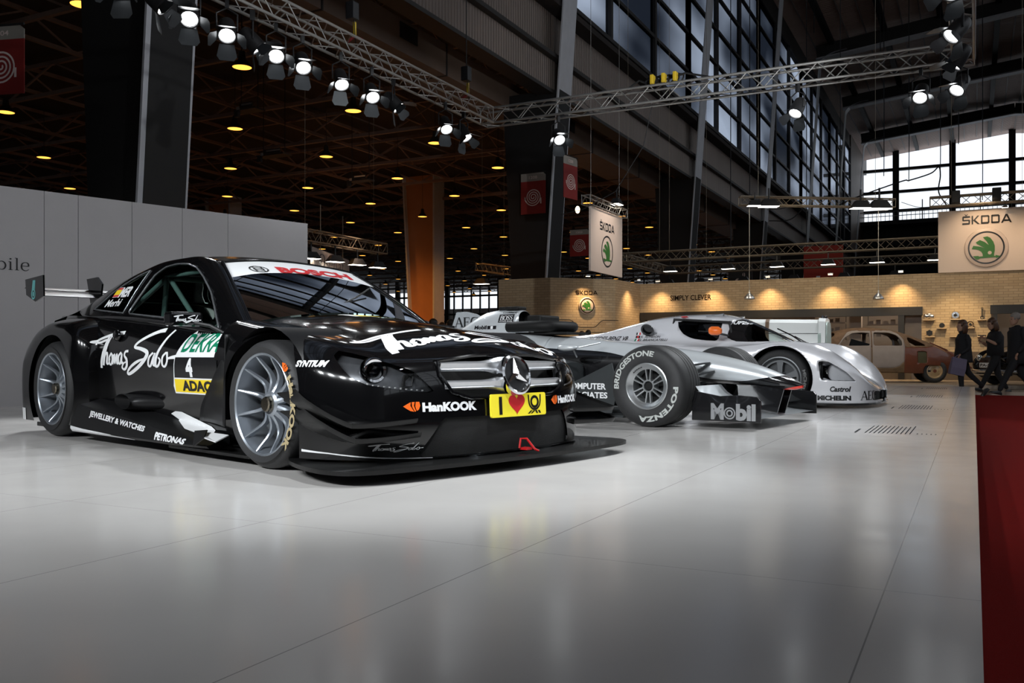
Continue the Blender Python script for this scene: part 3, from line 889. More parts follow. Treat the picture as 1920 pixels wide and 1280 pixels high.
# cabin
BELT = [(-3.15, (-.62, .925)), (-2.7, (-.735, .865)), (-2.0, (-.755, .825)), (-1.4, (-.755, .775)), (-.9, (-.75, .725)), (-.62, (-.745, .71)), (-.45, (-.745, .70))]
CANT = [(-3.15, (-.58, .945)), (-2.95, (-.585, .995)), (-2.68, (-.575, 1.075)), (-2.3, (-.56, 1.16)), (-1.84, (-.552, 1.218)), (-1.5, (-.552, 1.22)), (-1.25, (-.56, 1.182)), (-1.05, (-.585, 1.095)), (-.85, (-.638, .965)), (-.62, (-.70, .815)), (-.45, (-.735, .72))]
ROOF = [(-3.15, .965), (-2.95, 1.04), (-2.68, 1.13), (-2.3, 1.22), (-1.84, 1.27), (-1.5, 1.268), (-1.28, 1.23), (-1.1, 1.16), (-.85, 1.03), (-.6, .905), (-.45, .83)]
def cabin_row(x):
    b = interp(BELT, x); c = interp(CANT, x); r = interp(ROOF, x)
    ym, zm = lerp(b[0], c[0], .5)-.012, lerp(b[1], c[1], .5)
    P = [(b[0], b[1]), (ym, zm), (c[0], c[1]), (c[0]*.86, lerp(c[1], r, .45)), (c[0]*.5, lerp(c[1], r, .84)), (0, r)]
    q = [p for p in catmull([(a, z, 0) for a, z in P], 7)]
    right = [(x, p.x, p.y) for p in q]
    return right + [(x, -p.x, p.y) for p in q[-2::-1]]
def cabin_shell():
    m = MB(); rows = []
    x = -3.15
    while x <= -.449: rows.append(cabin_row(x)); x += .03
    m.grid(rows, flip=True); return m

# flanks between the axles and the tail
SIDE = [(-3.45, [(-.70, .20), (-.72, .35), (-.73, .5), (-.72, .65), (-.69, .78), (-.62, .90)]),
        (-2.95, [(-.76, .12), (-.78, .3), (-.79, .48), (-.785, .64), (-.765, .78), (-.72, .885)]),
        (-2.4, [(-.78, .11), (-.80, .25), (-.82, .46), (-.825, .62), (-.80, .745), (-.745, .85)]),
        (-1.6, [(-.78, .11), (-.80, .25), (-.825, .44), (-.84, .58), (-.81, .70), (-.755, .79)]),
        (-.9, [(-.78, .11), (-.80, .25), (-.825, .42), (-.845, .55), (-.815, .65), (-.75, .725)]),
        (-.42, [(-.78, .11), (-.80, .25), (-.825, .42), (-.85, .54), (-.825, .64), (-.745, .70)])]
def side_shell():
    rows = []; x = -3.45
    while x <= -.419:
        pts = [tuple(interp([(t[0], t[1][k]) for t in SIDE], x)) for k in range(6)]
        rows.append([(x, p.x, p.y) for p in catmull([(a, z, 0) for a, z in pts], 5)]); x += .03
    m = MB(); m.grid(rows, flip=True); return m
RF = [(-3.46, .50), (-3.40, .60), (-3.3, .70), (-3.1, .805), (-2.9, .838), (-2.6, .828), (-2.45, .795), (-2.34, .725), (-2.29, .65)]
def rear_fender():
    """wide arch over the rear wheel, right side"""
    rows = []; x = -3.46
    while x <= -2.285:
        t = interp(RF, x)
        e = max(0, (x+2.44)/.155); e = min(1, e)
        yo = -.965+.10*e*e
        if x < -3.3: yo += .10*((-3.3-x)/.16)**2
        pts = [(yo+.01, .10), (yo, .3), (yo, min(.5, t-.2)), (yo+.012, t-.12), (yo+.045, t-.035), (yo+.11, t), (-.70, t+.035)]
        rows.append([(x, p.x, p.y) for p in catmull([(a, z, 0) for a, z in pts], 6)]); x += .02
    m = MB(); m.grid(rows, flip=True)
    # faces that close the front and back ends
    for r, fl in ((rows[-1], False), (rows[0], True)):
        inner = [(p[0], -.68, p[2]) for p in r]
        m.grid([r, inner], flip=not fl)
    return m

SKT = [(-2.42, .255), (-1.75, .205), (-1.1, .14), (-.85, .112), (-.6, .085)]
def skirt_shell():
    rows = []; x = -2.42
    while x <= -.599:
        t = interp(SKT, x); e = max(0, (x+.95)/.35)
        yo = -.945+.03*e
        rows.append([(x, -.79, t+.045), (x, yo+.03, t+.006), (x, yo+.008, t-.004), (x, yo-.012, lerp(t, .075, .6)), (x, yo-.018, .075), (x, yo, .06), (x, -.79, .055)]); x += .035
    m = MB(); m.grid(rows, flip=True)
    m.f.append(tuple(range(6, -1, -1))); m.mi.append(0); k = len(m.v)-7; m.f.append(tuple(range(k, k+7))); m.mi.append(0)
    return m

# === ASSEMBLY
def wheel_rim(R, spokes=12, depth=.075):
    """open face wheel, axis along local y, outer face towards -y at y=0"""
    Mx = Matrix.Rotation(radians(90), 4, 'X')           # lathe z -> -y
    m = MB()
    m.lathe([(R, -.004), (R*1.0, .004), (R*.985, .007), (R*.955, .0), (R*.945, -.02), (R*.90, -.05), (R*.885, -.17), (R*.93, -.2)], 56, Mx)
    hub_r = R*.27
    m.lathe([(R*.13, -depth*.55), (R*.20, -depth*.50), (R*.25, -depth*.62), (hub_r, -depth*.85), (hub_r, -depth-.05)], 40, Mx)
    for k in range(spokes):
        a = 2*pi*(k+.5)/spokes
        secs = []
        for j in range(9):
            t = j/8; r = lerp(hub_r*.92, R*.95, t)
            zc = -depth*(.62+.38*math.sin(pi*min(1, t*1.15))*.9)*(1-t**3) - .004*t
            wd = lerp(.026, .0105, t**.8); th = lerp(.03, .016, t)
            secs.append([(r, -wd*.75, zc-th), (r, -wd*.5, zc-.002), (r, 0, zc+.002), (r, wd*.5, zc-.002), (r, wd*.75, zc-th)])
        b = MB(); b.loft(secs, cap=True)
        m.join(b, Mx @ Matrix.Rotation(a, 4, 'Z'))
    return m
def tyre_mesh(R, r_in, w_, grooves=()):
    Mx = Matrix.Rotation(radians(90), 4, 'X')
    p = [(r_in*.98, -.02), (r_in, .004), (r_in+.012, .010), (r_in+(R-r_in)*.45, .016), (R-.045, .008), (R-.022, -.004), (R-.008, -.022), (R-.001, -.05)]
    for g in grooves: p += [(R, -g+.008), (R-.006, -g+.006), (R-.006, -g-.006), (R, -g-.008)]
    p += [(R-.001, -w_+.05), (R-.008, -w_+.022), (R-.045, -w_-.006), (r_in, -w_), (r_in*.98, -w_+.03)]
    m = MB(); m.lathe(p, 72, Mx); return m
def arc_text(body, r, h, a_mid, span, bold=.02, flip=False, spacing=1.0, shear=0):
    """lettering bent round a circle, centred at angle a_mid (radians, counter-clockwise from +x)"""
    fl = text(body, bold, shear, spacing); x0, y0, x1, y1 = fl.box()
    fl.fit(-.5, 0, .5, 1); fl.fine(.03)
    def mp(x, y):
        if flip:
            a = a_mid + x*span; rr = r+h/2-y*h
        else:
            a = a_mid - x*span; rr = r-h/2+y*h
        return rr*cos(a), rr*sin(a)
    return fl.map(mp)
def side_matrix(y, side=-1):
    """local x,y -> car x,z on the plane y; seen from the given side"""
    if side < 0: return frame((0, y, 0), (1, 0, 0), (0, 0, 1))
    return frame((0, y, 0), (-1, 0, 0), (0, 0, 1))

def make_race_wheel(parent, R, rim, width, x, y, side, letters=None):
    w_ = bpy.data.objects.new('wheel', None); COL.objects.link(w_); w_.parent = parent
    w_.location = (x, y, R)
    if side > 0: w_.rotation_euler = (0, 0, pi)
    tyre_mesh(R, rim, width).build('tyre', M_rubber, w_, smooth=35)
    wheel_rim(rim).build('rim', M_rim, w_, smooth=32)
    Mx = Matrix.Rotation(radians(90), 4, 'X')
    b = MB(); b.lathe([(0, -.012), (.034, -.012), (.040, -.018), (.042, -.05), (.055, -.055)], 12, Mx); b.build('wheel_nut', M_chrome_dark, w_, smooth=20)
    b = MB(); b.lathe([(.04, -.12), (rim*.74, -.12), (rim*.74, -.15), (.04, -.15)], 40, Mx); b.build('brake_disc', M_satin, w_, smooth=30)
    if letters:
        fl, m_ = letters
        d = decal_plane(fl, frame((0, -.0165, 0), (1, 0, 0), (0, 0, 1))); d.build('lettering', m_, w_)
    return w_
M_chrome_dark = mat('dark_polished_nut', (.25, .22, .17), .2, metal=1.0, var=.2, scale=60)

def script_sabo(wd=1.0):
    """hand-written two-word signature, x 0..1000, y up"""
    fl = Flat()
    def S(pts, w_): fl.stroke([(x-140, 1290-y) for x, y in pts], [q*wd for q in w_] if isinstance(w_, list) else w_*wd)
    S([(468, 918), (400, 922), (300, 938), (210, 962), (150, 985), (146, 1003), (190, 1003), (250, 985), (280, 975)], [34, 30, 26, 24, 22, 20, 22, 22, 16])
    S([(296, 945), (280, 990), (252, 1080), (225, 1170), (216, 1240)], [18, 28, 30, 30, 26])
    S([(330, 930), (300, 1000), (272, 1100), (248, 1215)], [14, 20, 26, 24])
    S([(248, 1212), (272, 1130), (300, 1098), (303, 1140), (296, 1195), (318, 1195), (340, 1150)], [14, 16, 20, 24, 24, 16, 14])
    S([(362, 1100), (332, 1140), (330, 1195), (352, 1205), (372, 1160), (366, 1108)], 19)
    S([(385, 1115), (372, 1200), (402, 1112), (400, 1195), (434, 1110), (430, 1195), (455, 1180)], 19)
    S([(488, 1095), (456, 1130), (452, 1190), (476, 1190), (497, 1110), (492, 1190), (512, 1185)], 19)
    S([(575, 1085), (540, 1090), (530, 1125), (556, 1160), (552, 1215), (520, 1248), (492, 1232), (515, 1195), (550, 1180)], [22, 20, 20, 26, 24, 22, 18, 14, 12])
    S([(908, 908), (850, 918), (750, 962), (668, 1012), (648, 1050), (720, 1066), (790, 1092), (795, 1130), (740, 1190), (650, 1250), (570, 1288), (556, 1270), (600, 1225), (680, 1180), (770, 1150)], [38, 34, 28, 24, 26, 30, 36, 36, 32, 30, 26, 20, 22, 24, 12])
    S([(868, 1100), (828, 1140), (815, 1205), (842, 1210), (880, 1130), (888, 1105), (872, 1200), (900, 1205)], 19)
    S([(1003, 888), (955, 1010), (915, 1110), (896, 1205), (925, 1210), (950, 1165), (930, 1140)], [16, 22, 26, 26, 20, 18, 12])
    S([(1012, 1098), (978, 1135), (974, 1200), (1000, 1215), (1028, 1170), (1022, 1110), (1012, 1098)], 19)
    S([(1028, 1150), (1075, 1140), (1125, 1136)], [14, 26, 34])
    return fl
def hankook():
    fl = text('HanKOOK', .055); return fl
def swoosh():
    fl = Flat()
    fl.poly([(0, .55), (.35, .9), (.45, .98), (.42, .6), (.62, .0), (.4, .08), (.2, .3)])
    fl.poly([(.5, .98), (.68, 1.0), (.62, .6), (.74, .05), (.66, .0), (.52, .5)])
    fl.poly([(.74, 1.0), (.95, 1.0), (1.0, .6), (.9, .2), (.78, .08), (.70, .55)])
    return fl

M_seal = mat('grey_window_trim', (.16, .17, .18), .25, metal=.6, var=.1)
DTM = thing('race_car', 'black touring race car with number 4 door and silver star grille', 'car', (-3.00403, 4.48784, 0), radians(-15.77))
def part(name, mb, m, parent=DTM, **k): return mb.build(name, m, parent, **k)

# --- shells and their openings
nose = relax(nose_shell(), 30)
arch = lambda p: max(hypot(p[0]+.015, p[2]-.362)-.348, .6-abs(p[1]), ) if p[2] > .36 else max(abs(p[0]+.015)-.348, .6-abs(p[1]))
_, nose = cut(nose, arch)
_, nose = cut(nose, lambda p: max(p[0]+.36, p[2]-.56))
HL = [(-.27, .585), (-.25, .611), (-.18, .598), (-.075, .572), (.043, .538), (.12, .512), (.197, .44), (.232, .404), (.15, .408), (.036, .423), (-.089, .444), (-.166, .475), (-.221, .526)]
hl_sd = poly_sd(HL)
lamp_cut, nose = cut(nose, lambda p: hl_sd(.7071*(p[0]-abs(p[1])), p[2]) if p[0] > .3 and p[2] < .66 else .1)
GR = [(-.452, .560), (-.462, .49), (-.41, .405), (-.31, .375), (.31, .375), (.41, .405), (.462, .49), (.452, .560), (.25, .585), (0, .592), (-.25, .585)]
gr_sd = poly_sd(GR)
_, nose = cut(nose, lambda p: gr_sd(p[1], p[2]) if p[0] > .6 else .2)
IN = [(-.46, .281), (.46, .281), (.585, .09), (-.585, .09)]
in_sd = poly_sd(IN)
intake, nose = cut(nose, lambda p: in_sd(p[1], p[2]) if p[0] > .6 else .2)
def hood_sd(p):
    hw = interp([(-.6, .655), (.1, .625), (.45, .56), (.62, .47), (.8, .42)], p[0])
    xf = interp([(0, .765), (.3, .735), (.5, .66)], abs(p[1]))
    return max(abs(p[1])-hw, p[0]-xf, .5-p[2])
hood, apron = cut(nose, hood_sd)
part('front_apron', apron, M_black, smooth=40)
HOOD = part('hood', hood, M_black, smooth=40)

cab = relax(cabin_shell(), 60)
FW = [(-1.90, 1.135), (-1.80, 1.186), (-1.66, 1.199), (-1.50, 1.188), (-1.36, 1.155), (-1.22, 1.085), (-1.05, .975), (-.93, .87), (-.80, .745), (-1.02, .778), (-1.48, .829), (-2.02, .872), (-1.97, .98)]
QW = [(-2.645, .922), (-2.60, .955), (-2.50, 1.035), (-2.36, 1.098), (-2.19, 1.150), (-2.03, 1.178), (-2.055, 1.08), (-2.10, .878), (-2.42, .903)]
fw_sd, qw_sd = poly_sd(FW), poly_sd(QW)
is_side = lambda p: abs(p[1]) > .50
fwin, cab = cut(cab, lambda p: fw_sd(p[0], p[2]) if is_side(p) else .3)
qwin, cab = cut(cab, lambda p: qw_sd(p[0], p[2]) if is_side(p) else .3)
W_EDGE = [(.72, .735), (.83, .665), (.97, .605), (1.09, .552), (1.17, .50), (1.25, .45)]
def wind_sd(p):
    x, y, z = p
    top = interp([(0, -1.215), (.3, -1.195), (.55, -1.13)], abs(y))
    return max(abs(y)-interp(W_EDGE, z), top-x)
cut_ws, cab = cut(cab, wind_sd)
def fair_windscreen():
    """smooth glass between the two pillars: quadratic edge and centre lines, quadratic across"""
    bb = bvh_of(cut_ws, cab); E = []; Cn = []
    for k in range(14):
        z = lerp(.80, 1.19, k/13); y = interp(W_EDGE, z)+.004
        h_ = bb.ray_cast(Vector((2, -y, z)), Vector((-1, 0, 0)))
        if h_[0] is not None: E.append((z, h_[0].x, y))
    for k in range(14):
        x = lerp(-.5, -1.22, k/13); Cn.append((x, interp(ROOF, x)))
    E = np.array(E); Cn = np.array(Cn)
    px = np.polyfit(E[:, 0], E[:, 1], 2); py = np.polyfit(E[:, 0], E[:, 2], 2); pc = np.polyfit(Cn[:, 0], Cn[:, 1], 2)
    rows = []
    for i in range(29):
        t = i/28; ze = lerp(.775, 1.178, t); xe = np.polyval(px, ze); ye = np.polyval(py, ze)+.006
        xc = lerp(-.50, -1.232, t); zc = np.polyval(pc, xc)
        rows.append([(xc+(xe-xc)*s_*s_, s_*ye, zc+(ze-zc)*s_*s_) for s_ in [-1+j/20 for j in range(41)]])
    m = MB(); m.grid(rows, flip=True); return m
wind = fair_windscreen()
def back_sd(p):
    return max(abs(p[1])-interp([(.95, .50), (1.2, .44)], p[2]), p[0]+2.38, -3.02-p[0])
back, cab = cut(cab, back_sd)
part('roof_and_pillars', cab, M_black, smooth=40, solid=.014)
def banner_sd(p):
    lo = interp([(0, -1.055), (.3, -1.035), (.56, -.985)], abs(p[1]))
    return p[0]-lo
ban, ws = cut(wind, banner_sd)
WIND = part('windscreen', ws, M_wind, smooth=60)
for sgn in (-1, 1):
    pts_ = [p for p in [(wind.v[41*i+(0 if sgn < 0 else 40)]) for i in range(29)]]
    b = MB(); b.tube([(p[0]+.004, p[1], p[2]+.004) for p in pts_], .011, 8); part('pillar_trim', b, M_black, smooth=60)
b = MB(); b.tube([wind.v[41*28+j] for j in range(41)], .010, 8); part('pillar_trim', b, M_black, smooth=60)
BAN = part('windscreen_banner', ban, M_white, WIND, smooth=60)
part('rear_window', back, M_glass, smooth=60)
for sgn in (-1, 1):
    f, _ = cut(fwin, lambda p: p[1]*-sgn)
    part('door_window', f, M_glass, smooth=60)
    q, _ = cut(qwin, lambda p: p[1]*-sgn)
    part('quarter_window', q, M_glass, smooth=60)
    # bright trim round the glass
    for poly, nm in ((FW, 'window_seal'), (QW, 'window_seal')):
        P3 = []
        bv = bvh_of(fwin, qwin, cab)
        for p in resample([(p[0], p[1], 0) for p in poly+poly[:1]], 70)[:-1]:
            h = bv.ray_cast(Vector((p.x, sgn*2, p.y)), Vector((0, -sgn, 0)))
            if h[0] is not None: P3.append(h[0]+Vector((0, sgn*.003, 0)))
        b = MB(); b.tube(P3, .0062, 6, closed=True); part(nm, b, M_seal, smooth=60)

# flanks
for sgn in (-1, 1):
    sd = side_shell()
    if sgn > 0: sd = sd.mirrored()
    part('door_panel', sd, M_black, smooth=40, solid=.01)
    rfm = rear_fender()
    _, rfm = cut(rfm, lambda p: max(hypot(p[0]+2.784, p[2]-.335)-.40, .75-abs(p[1])))
    if sgn > 0: rfm = rfm.mirrored()
    part('rear_fender', rfm, M_black, smooth=40)
    # dark liners inside the arches
    for cx, rr in ((0, .40), (-2.784, .41)):
        b = MB(); rows = []
        for k in range(21):
            a = pi*(k/20*1.16-.08)
            rows.append([(cx+rr*cos(a), sgn*.93, .335+rr*sin(a)), (cx+rr*cos(a), sgn*.5, .335+rr*sin(a))])
        b.grid(rows)
        o = len(b.v); b.v.append((cx, sgn*.5, .3)); 
        for k in range(20): b.f.append((o, 2*k+1, 2*k+3)); b.mi.append(0)
        part('arch_liner', b, M_satin, smooth=40)
    sk = skirt_shell()
    if sgn > 0: sk = sk.mirrored()
    part('side_skirt', sk, M_satin, smooth=30)
# tail
b = MB()
rows = []
for x, z, hw in ((-3.0, 1.0, .60), (-3.15, .945, .66), (-3.3, .915, .69), (-3.42, .90, .69), (-3.47, .86, .69), (-3.50, .70, .70), (-3.52, .45, .72), (-3.5, .2, .74)):
    rows.append([(x, hw*t, z-.04*abs(t)**3) for t in [-1+.1*k for k in range(21)]])
b.grid(rows, flip=True); part('boot_lid', b, M_black, smooth=40)
b = MB(); b.box((-1.3, 0, .055), (4.2, 1.66, .03)); b.box((-.62, 0, .045), (.9, 1.84, .016)); part('floor_plate', b, M_carbon)
# front splitter
SPL = [(.16, -.90), (.30, -.985), (.46, -1.045), (.62, -1.083), (.74, -1.088), (.84, -1.055), (.905, -.96), (.945, -.78), (.962, -.60), (.985, -.30), (.993, 0)]
ol = [(p.x, p.y) for p in catmull([(a, c, 0) for a, c in SPL], 5)]
full = ol + [(x, -y) for x, y in ol[-2::-1]] + [(.1, .7), (.1, -.7)]
b = MB(); b.prism(full, .052, .072); part('front_splitter', b, M_carbon, bevel=.004)
# panel that closes the wheel arch towards the door, small winglet on the skirt
FB = [(.70, -.45), (.62, -.52), (.54, -.60), (.45, -.70), (.36, -.80), (.28, -.88), (.20, -.92)]
for sgn in (-1, 1):
    rows = []
    for k in range(21):
        z = lerp(.70, .20, k/20); xb = interp(sorted(FB), z)
        ya = interp([(t[0], t[1]) for t in [(.2, -.80), (.42, -.835), (.56, -.852), (.70, -.79)]], z)
        rows.append([(lerp(xb, -.36, t)-.02*math.sin(pi*t), sgn*-(lerp(ya, -.955, t**1.6)+.004), z) for t in [j/8 for j in range(9)]])
    if sgn < 0: rows = [[(x, -abs(y), z) for x, y, z in r] for r in rows]
    else: rows = [[(x, abs(y), z) for x, y, z in r] for r in rows]
    b = MB(); b.grid(rows, flip=sgn > 0); part('fender_closing_panel', b, M_satin, smooth=50, solid=.008)
    b = MB(); b.add([(-.75, sgn*.90, .155), (-.52, sgn*.99, .135), (-.40, sgn*.99, .12), (-.42, sgn*.90, .15)], [(0, 1, 2, 3)]); part('skirt_winglet', b, M_white, solid=.006)
    b = MB(); b.add([(-.76, sgn*.92, .155), (-.66, sgn*.985, .075), (-.52, sgn*.995, .132), (-.60, sgn*.93, .17)], [(0, 1, 2, 3)]); part('skirt_strake', b, M_satin, solid=.006)
# dive planes on the corners of the apron
def canard(outer, s_in, dz):
    """shelf standing out from the corner of the apron; outer edge given, inner edge on the skin"""
    O = resample(catmull([(p[0], p[1], p[2]+dz) for p in outer], 6), 28)
    rows = []
    for k, p in enumerate(O):
        q = nose_wall(lerp(s_in[0], s_in[1], k/28), p.z-.012, -.012)
        d = Vector((p.x-q[0], p.y-q[1], 0)); d = d.normalized() if d.length > 1e-6 else Vector((1, 0, 0))
        lip = p+d*.006+Vector((0, 0, .016))
        rows.append([q, tuple(p), tuple(lip), (lip.x, lip.y, lip.z-.007), (p.x, p.y, p.z-.007), (q[0], q[1], q[2]-.007)])
    m = MB(); m.loft(rows, flip=True); return m
OUTER = [(.30, -.96, .412), (.36, -.976, .39), (.45, -.992, .36), (.63, -1.0, .305), (.78, -.995, .268), (.81, -.96, .262), (.818, -.84, .262), (.815, -.72, .265), (.80, -.60, .268)]
for sgn in (-1, 1):
    for o_, si, dz in ((OUTER, (-.70, -.33), 0.0), ([(p[0]+.015, p[1]+.01, p[2]) for p in OUTER[1:]], (-.68, -.33), -.068)):
        m = canard(o_, si, dz)
        if sgn > 0: m = m.mirrored()
        part('dive_plane', m, M_carbon, smooth=30)
# intake mesh behind the cut opening, slightly recessed
intake.v = [(x-.012, y, z) for x, y, z in intake.v]
part('lower_intake', intake, M_mesh, smooth=40)
b = MB(); b.tube([(.905, .02, .10), (.905, .03, .15), (.93, .05, .15), (.965, .075, .095), (.968, .1, .085)], .006, 8); b.box((.925, .05, .098), (.05, .045, .012)); part('tow_hook', b, mat('red_enamel', (.42, .01, .012), .3, var=.1), smooth=40)['label'] = 'red tow eye'
# grille
b = MB()
bk = [(-.47, .575), (-.48, .36), (.48, .36), (.48, .575), (0, .60)]
b.box((.72, 0, .46), (.01, .9, .20)); part('grille_back', b, M_mesh)
GRL = bpy.data.objects.new('grille', None); COL.objects.link(GRL); GRL.parent = DTM
def gx(y, z): return interp([(0, .886), (.2, .878), (.35, .858), (.46, .825)], abs(y))-max(0, z-.45)*.45
for zc, hh in ((.532, .050), (.440, .046)):
    rows = []
    for k in range(33):
        y = -.44+.88*k/32
        flare = 1+.9*math.exp(-(max(0, abs(y)-.05)/.075)**2)
        h = hh*flare; z = zc-.006*(1-abs(y)/.44)*0
        x = gx(y, z)
        rows.append([(x-.05, y, z+h*.46), (x-.012, y, z+h*.5), (x+.004, y, z+h*.30), (x-.004, y, z-h*.15), (x+.004, y, z-h*.30), (x-.008, y, z-h*.5), (x-.05, y, z-h*.46)])
    m = MB(); m.loft(rows); part('grille_bar', m, M_brush, GRL, smooth=35)
P3 = []
for p in resample([(p[0], p[1], 0) for p in GR+GR[:1]], 60)[:-1]: P3.append((gx(p.x, p.y)+.006, p.x, p.y))
b = MB(); b.tube(P3, .009, 6, closed=True); part('grille_frame', b, M_black, GRL, smooth=50)
My = frame((.902, 0, .487), (0, 1, 0), (-.25, 0, 1))
b = MB(); b.lathe([(.098, -.05), (.110, -.02), (.108, .004), (.098, .010), (.090, .006), (.088, -.012)], 56, My); part('star_ring', b, M_chrome, GRL, smooth=40)
b = MB(); b.lathe([(.0, -.012), (.089, -.012)], 48, My); part('star_backing', b, M_ink, GRL)
b = MB()
for k in range(3):
    a = pi/2+2*pi*k/3; t = Vector((cos(a), sin(a), 0)); nrm = Vector((-sin(a), cos(a), 0)); c0 = Vector((0, 0, .016))
    p = [t*.094+Vector((0, 0, .0)), nrm*.0, ]
    vs = [Vector((0, 0, .02)), Vector((0, 0, 0)) + (t.cross(Vector((0, 0, 1))))*.017+t*.010, t*.092, -(t.cross(Vector((0, 0, 1))))*.017+t*.010]
    vs[1].z = -.004; vs[3].z = -.004; vs[2].z = .002
    b.add(vs, [(0, 1, 2), (0, 2, 3)], My)
part('star_emblem', b, M_chrome, GRL)
# headlights
for sgn in (-1, 1):
    lm, _ = cut(lamp_cut, lambda p: p[1]*-sgn)
    H = part('headlight', lm, M_lens, smooth=60)
    inn = MB(); inn.v = [(x-.06, y-sgn*.04, z) for x, y, z in lm.v]; inn.f = lm.f; inn.mi = lm.mi
    part('lamp_housing', inn, M_lampin, H, smooth=60)
    Mp = frame((.612, sgn*.712, .512), (.35*-sgn*-1 if False else sgn*-.35, 1, 0), (0, 0, 1))
    b = MB(); b.lathe([(.034, -.03), (.038, .0), (.044, .014), (.056, .018), (.064, .008), (.066, -.03)], 40, Mp); part('projector_ring', b, M_chrome, H, smooth=40)
    b = MB(); b.ball((0, 0, -.01), (.036, .036, .025), 24, 12, Mp); part('projector_lens', b, glass('dark_projector_glass', (.25, .3, .4), .5, .01, .35), H, smooth=60)
    Mp = frame((.715, sgn*.585, .462), (0, 1, 0), (0, 0, 1))
    b = MB(); b.lathe([(.0, -.02), (.03, -.015), (.04, .0), (.034, .004)], 4, Mp @ Matrix.Rotation(radians(45), 4, 'Z') @ Matrix.Diagonal((1.5, 1, 1, 1))); part('high_beam', b, M_satin, H)
    b = MB()                                   # strip of small lamps along the lower edge
    for k in range(17):
        t = k/16; a = lerp(-.15, .19, t); z = interp([(-.15, .477), (-.089, .456), (.036, .434), (.19, .416)], a)
        s_ = interp([(-.15, -.47), (.19, -.28)], a)
        p = nose_wall(s_, z, -.02); b.box((p[0], -p[1]*-1 if sgn < 0 else -p[1], p[2]), (.007, .007, .006))
    part('running_light_strip', b, M_white, H)
    b = MB()                                   # pale corner reflector
    pr = [nose_wall(-.575, .585, -.03), nose_wall(-.535, .50, -.03), nose_wall(-.48, .455, -.03), nose_wall(-.445, .462, -.03), nose_wall(-.50, .52, -.03), nose_wall(-.545, .588, -.03)]
    pr = [(x, y if sgn < 0 else -y, z) for x, y, z in pr]
    b.add(pr, [(0, 1, 4, 5), (1, 2, 3, 4)]); part('side_reflector', b, mat('pale_blue_reflector', (.42, .50, .56), .3, metal=.3, var=.1), H)
# wheels
WL = arc_text('HanKOOK', .298, .044, radians(-8), radians(76), .05)
make_race_wheel(DTM, .335, .266, .30, 0, -.95, -1, (WL, M_gold))
sw = swoosh(); sw.fit(-.5, -.5, .5, .5); sw.map(lambda x, y: (.298*cos(radians(41)-x*.19)+(y*.042)*cos(radians(41)-x*.19), .298*sin(radians(41)-x*.19)+(y*.042)*sin(radians(41)-x*.19)))
d = decal_plane(sw, frame((0, -.0167, 0), (1, 0, 0), (0, 0, 1)))
d.xf(Matrix.Translation((0, -.95, .335))); part('tyre_mark', d, M_orange)
make_race_wheel(DTM, .345, .262, .31, -2.784, -.95, -1)
make_race_wheel(DTM, .335, .266, .30, 0, .95, 1)
make_race_wheel(DTM, .345, .262, .31, -2.784, .95, 1)
# mirror, wing, exhausts, cabin
for sgn in (-1, 1):
    b = MB(); b.box((-.93, sgn*.90, .80), (.10, .20, .085)); MR = part('door_mirror', b, M_black, bevel=.018)
    if sgn < 0: part('lettering', decal_plane(script_sabo(1.5).fit(-.985, .775, -.815, .825), frame((-.8785, 0, 0), (0, 1, 0), (0, 0, 1))), M_white, MR)
    b = MB(); b.tube([(-.90, sgn*.86, .78), (-.80, sgn*.80, .76), (-.72, sgn*.73, .705)], .012, 8); part('mirror_stalk', b, M_satin, MR, smooth=40)
    # exhaust outlets low on the flank: a pipe growing out of the body, cut slantwise
    b = MB(); outer = []; inner = []
    for k in range(9):
        t = k/8; cx = lerp(-1.25, -1.80, t); cy = lerp(-.73, -.875, t**.8); r = lerp(.03, .050, min(1, t*1.5))
        ring = []; ring2 = []
        for j in range(24):
            a = 2*pi*j/24; oy = r*cos(a); oz = r*sin(a)
            x = cx-(.22*max(0, (t-.35)/.65)**2)*(oy/r)
            ring.append((x, sgn*-(cy-oy*-1) if False else sgn*abs(cy+oy*1.0), .285+oz)); ring2.append((x, sgn*abs(cy+oy*.92), .285+oz*.92))
        outer.append(ring); inner.append(ring2)
    b.grid(outer, closed=True); b.grid(inner[::-1], closed=True); b.grid([outer[-1], inner[-1]], closed=True)
    part('exhaust_outlet', b, M_satin, smooth=50)
b = MB()
prof = [(-.17, .012), (-.1, .028), (0, .022), (.1, .004), (.16, -.018), (.1, -.02), (0, -.012), (-.1, .004)]
for (x0, z0, k) in ((-3.27, 1.055, 1.0), (-3.43, 1.105, .55)):
    b.loft([[(x0+a*k, y, z0+c_*k) for a, c_ in prof] for y in (-.88, -.44, 0, .44, .88)])
WG = part('rear_wing', b, M_satin, smooth=40)
for sgn in (-1, 1):
    b = MB(); b.prism([(-3.46, 1.175), (-3.10, 1.19), (-3.09, 1.03), (-3.25, .995), (-3.44, 1.055)], -.006, .006, frame((0, sgn*.89, 0), (1, 0, 0), (0, 0, 1))); part('wing_endplate', b, M_black, WG)
    b = MB(); b.prism([(-3.44, 1.205), (-3.24, 1.21), (-3.15, 1.15), (-3.2, .93), (-3.34, .93)], -.007, .007, frame((0, sgn*.43, 0), (1, 0, 0), (0, 0, 1))); part('wing_support', b, M_black, WG)
fl = Flat(); fl.ring(0, 0, .028, .042, 30); fl.poly([(-.03, .03), (.03, .03), (.042, .105), (-.012, .105)]); fl.disc(0, 0, .019)
part('wing_emblem', decal_plane(fl, frame((-3.29, -.897, 1.055), (1, 0, .0), (0, 0, 1))), M_teal, WG)
b = MB()
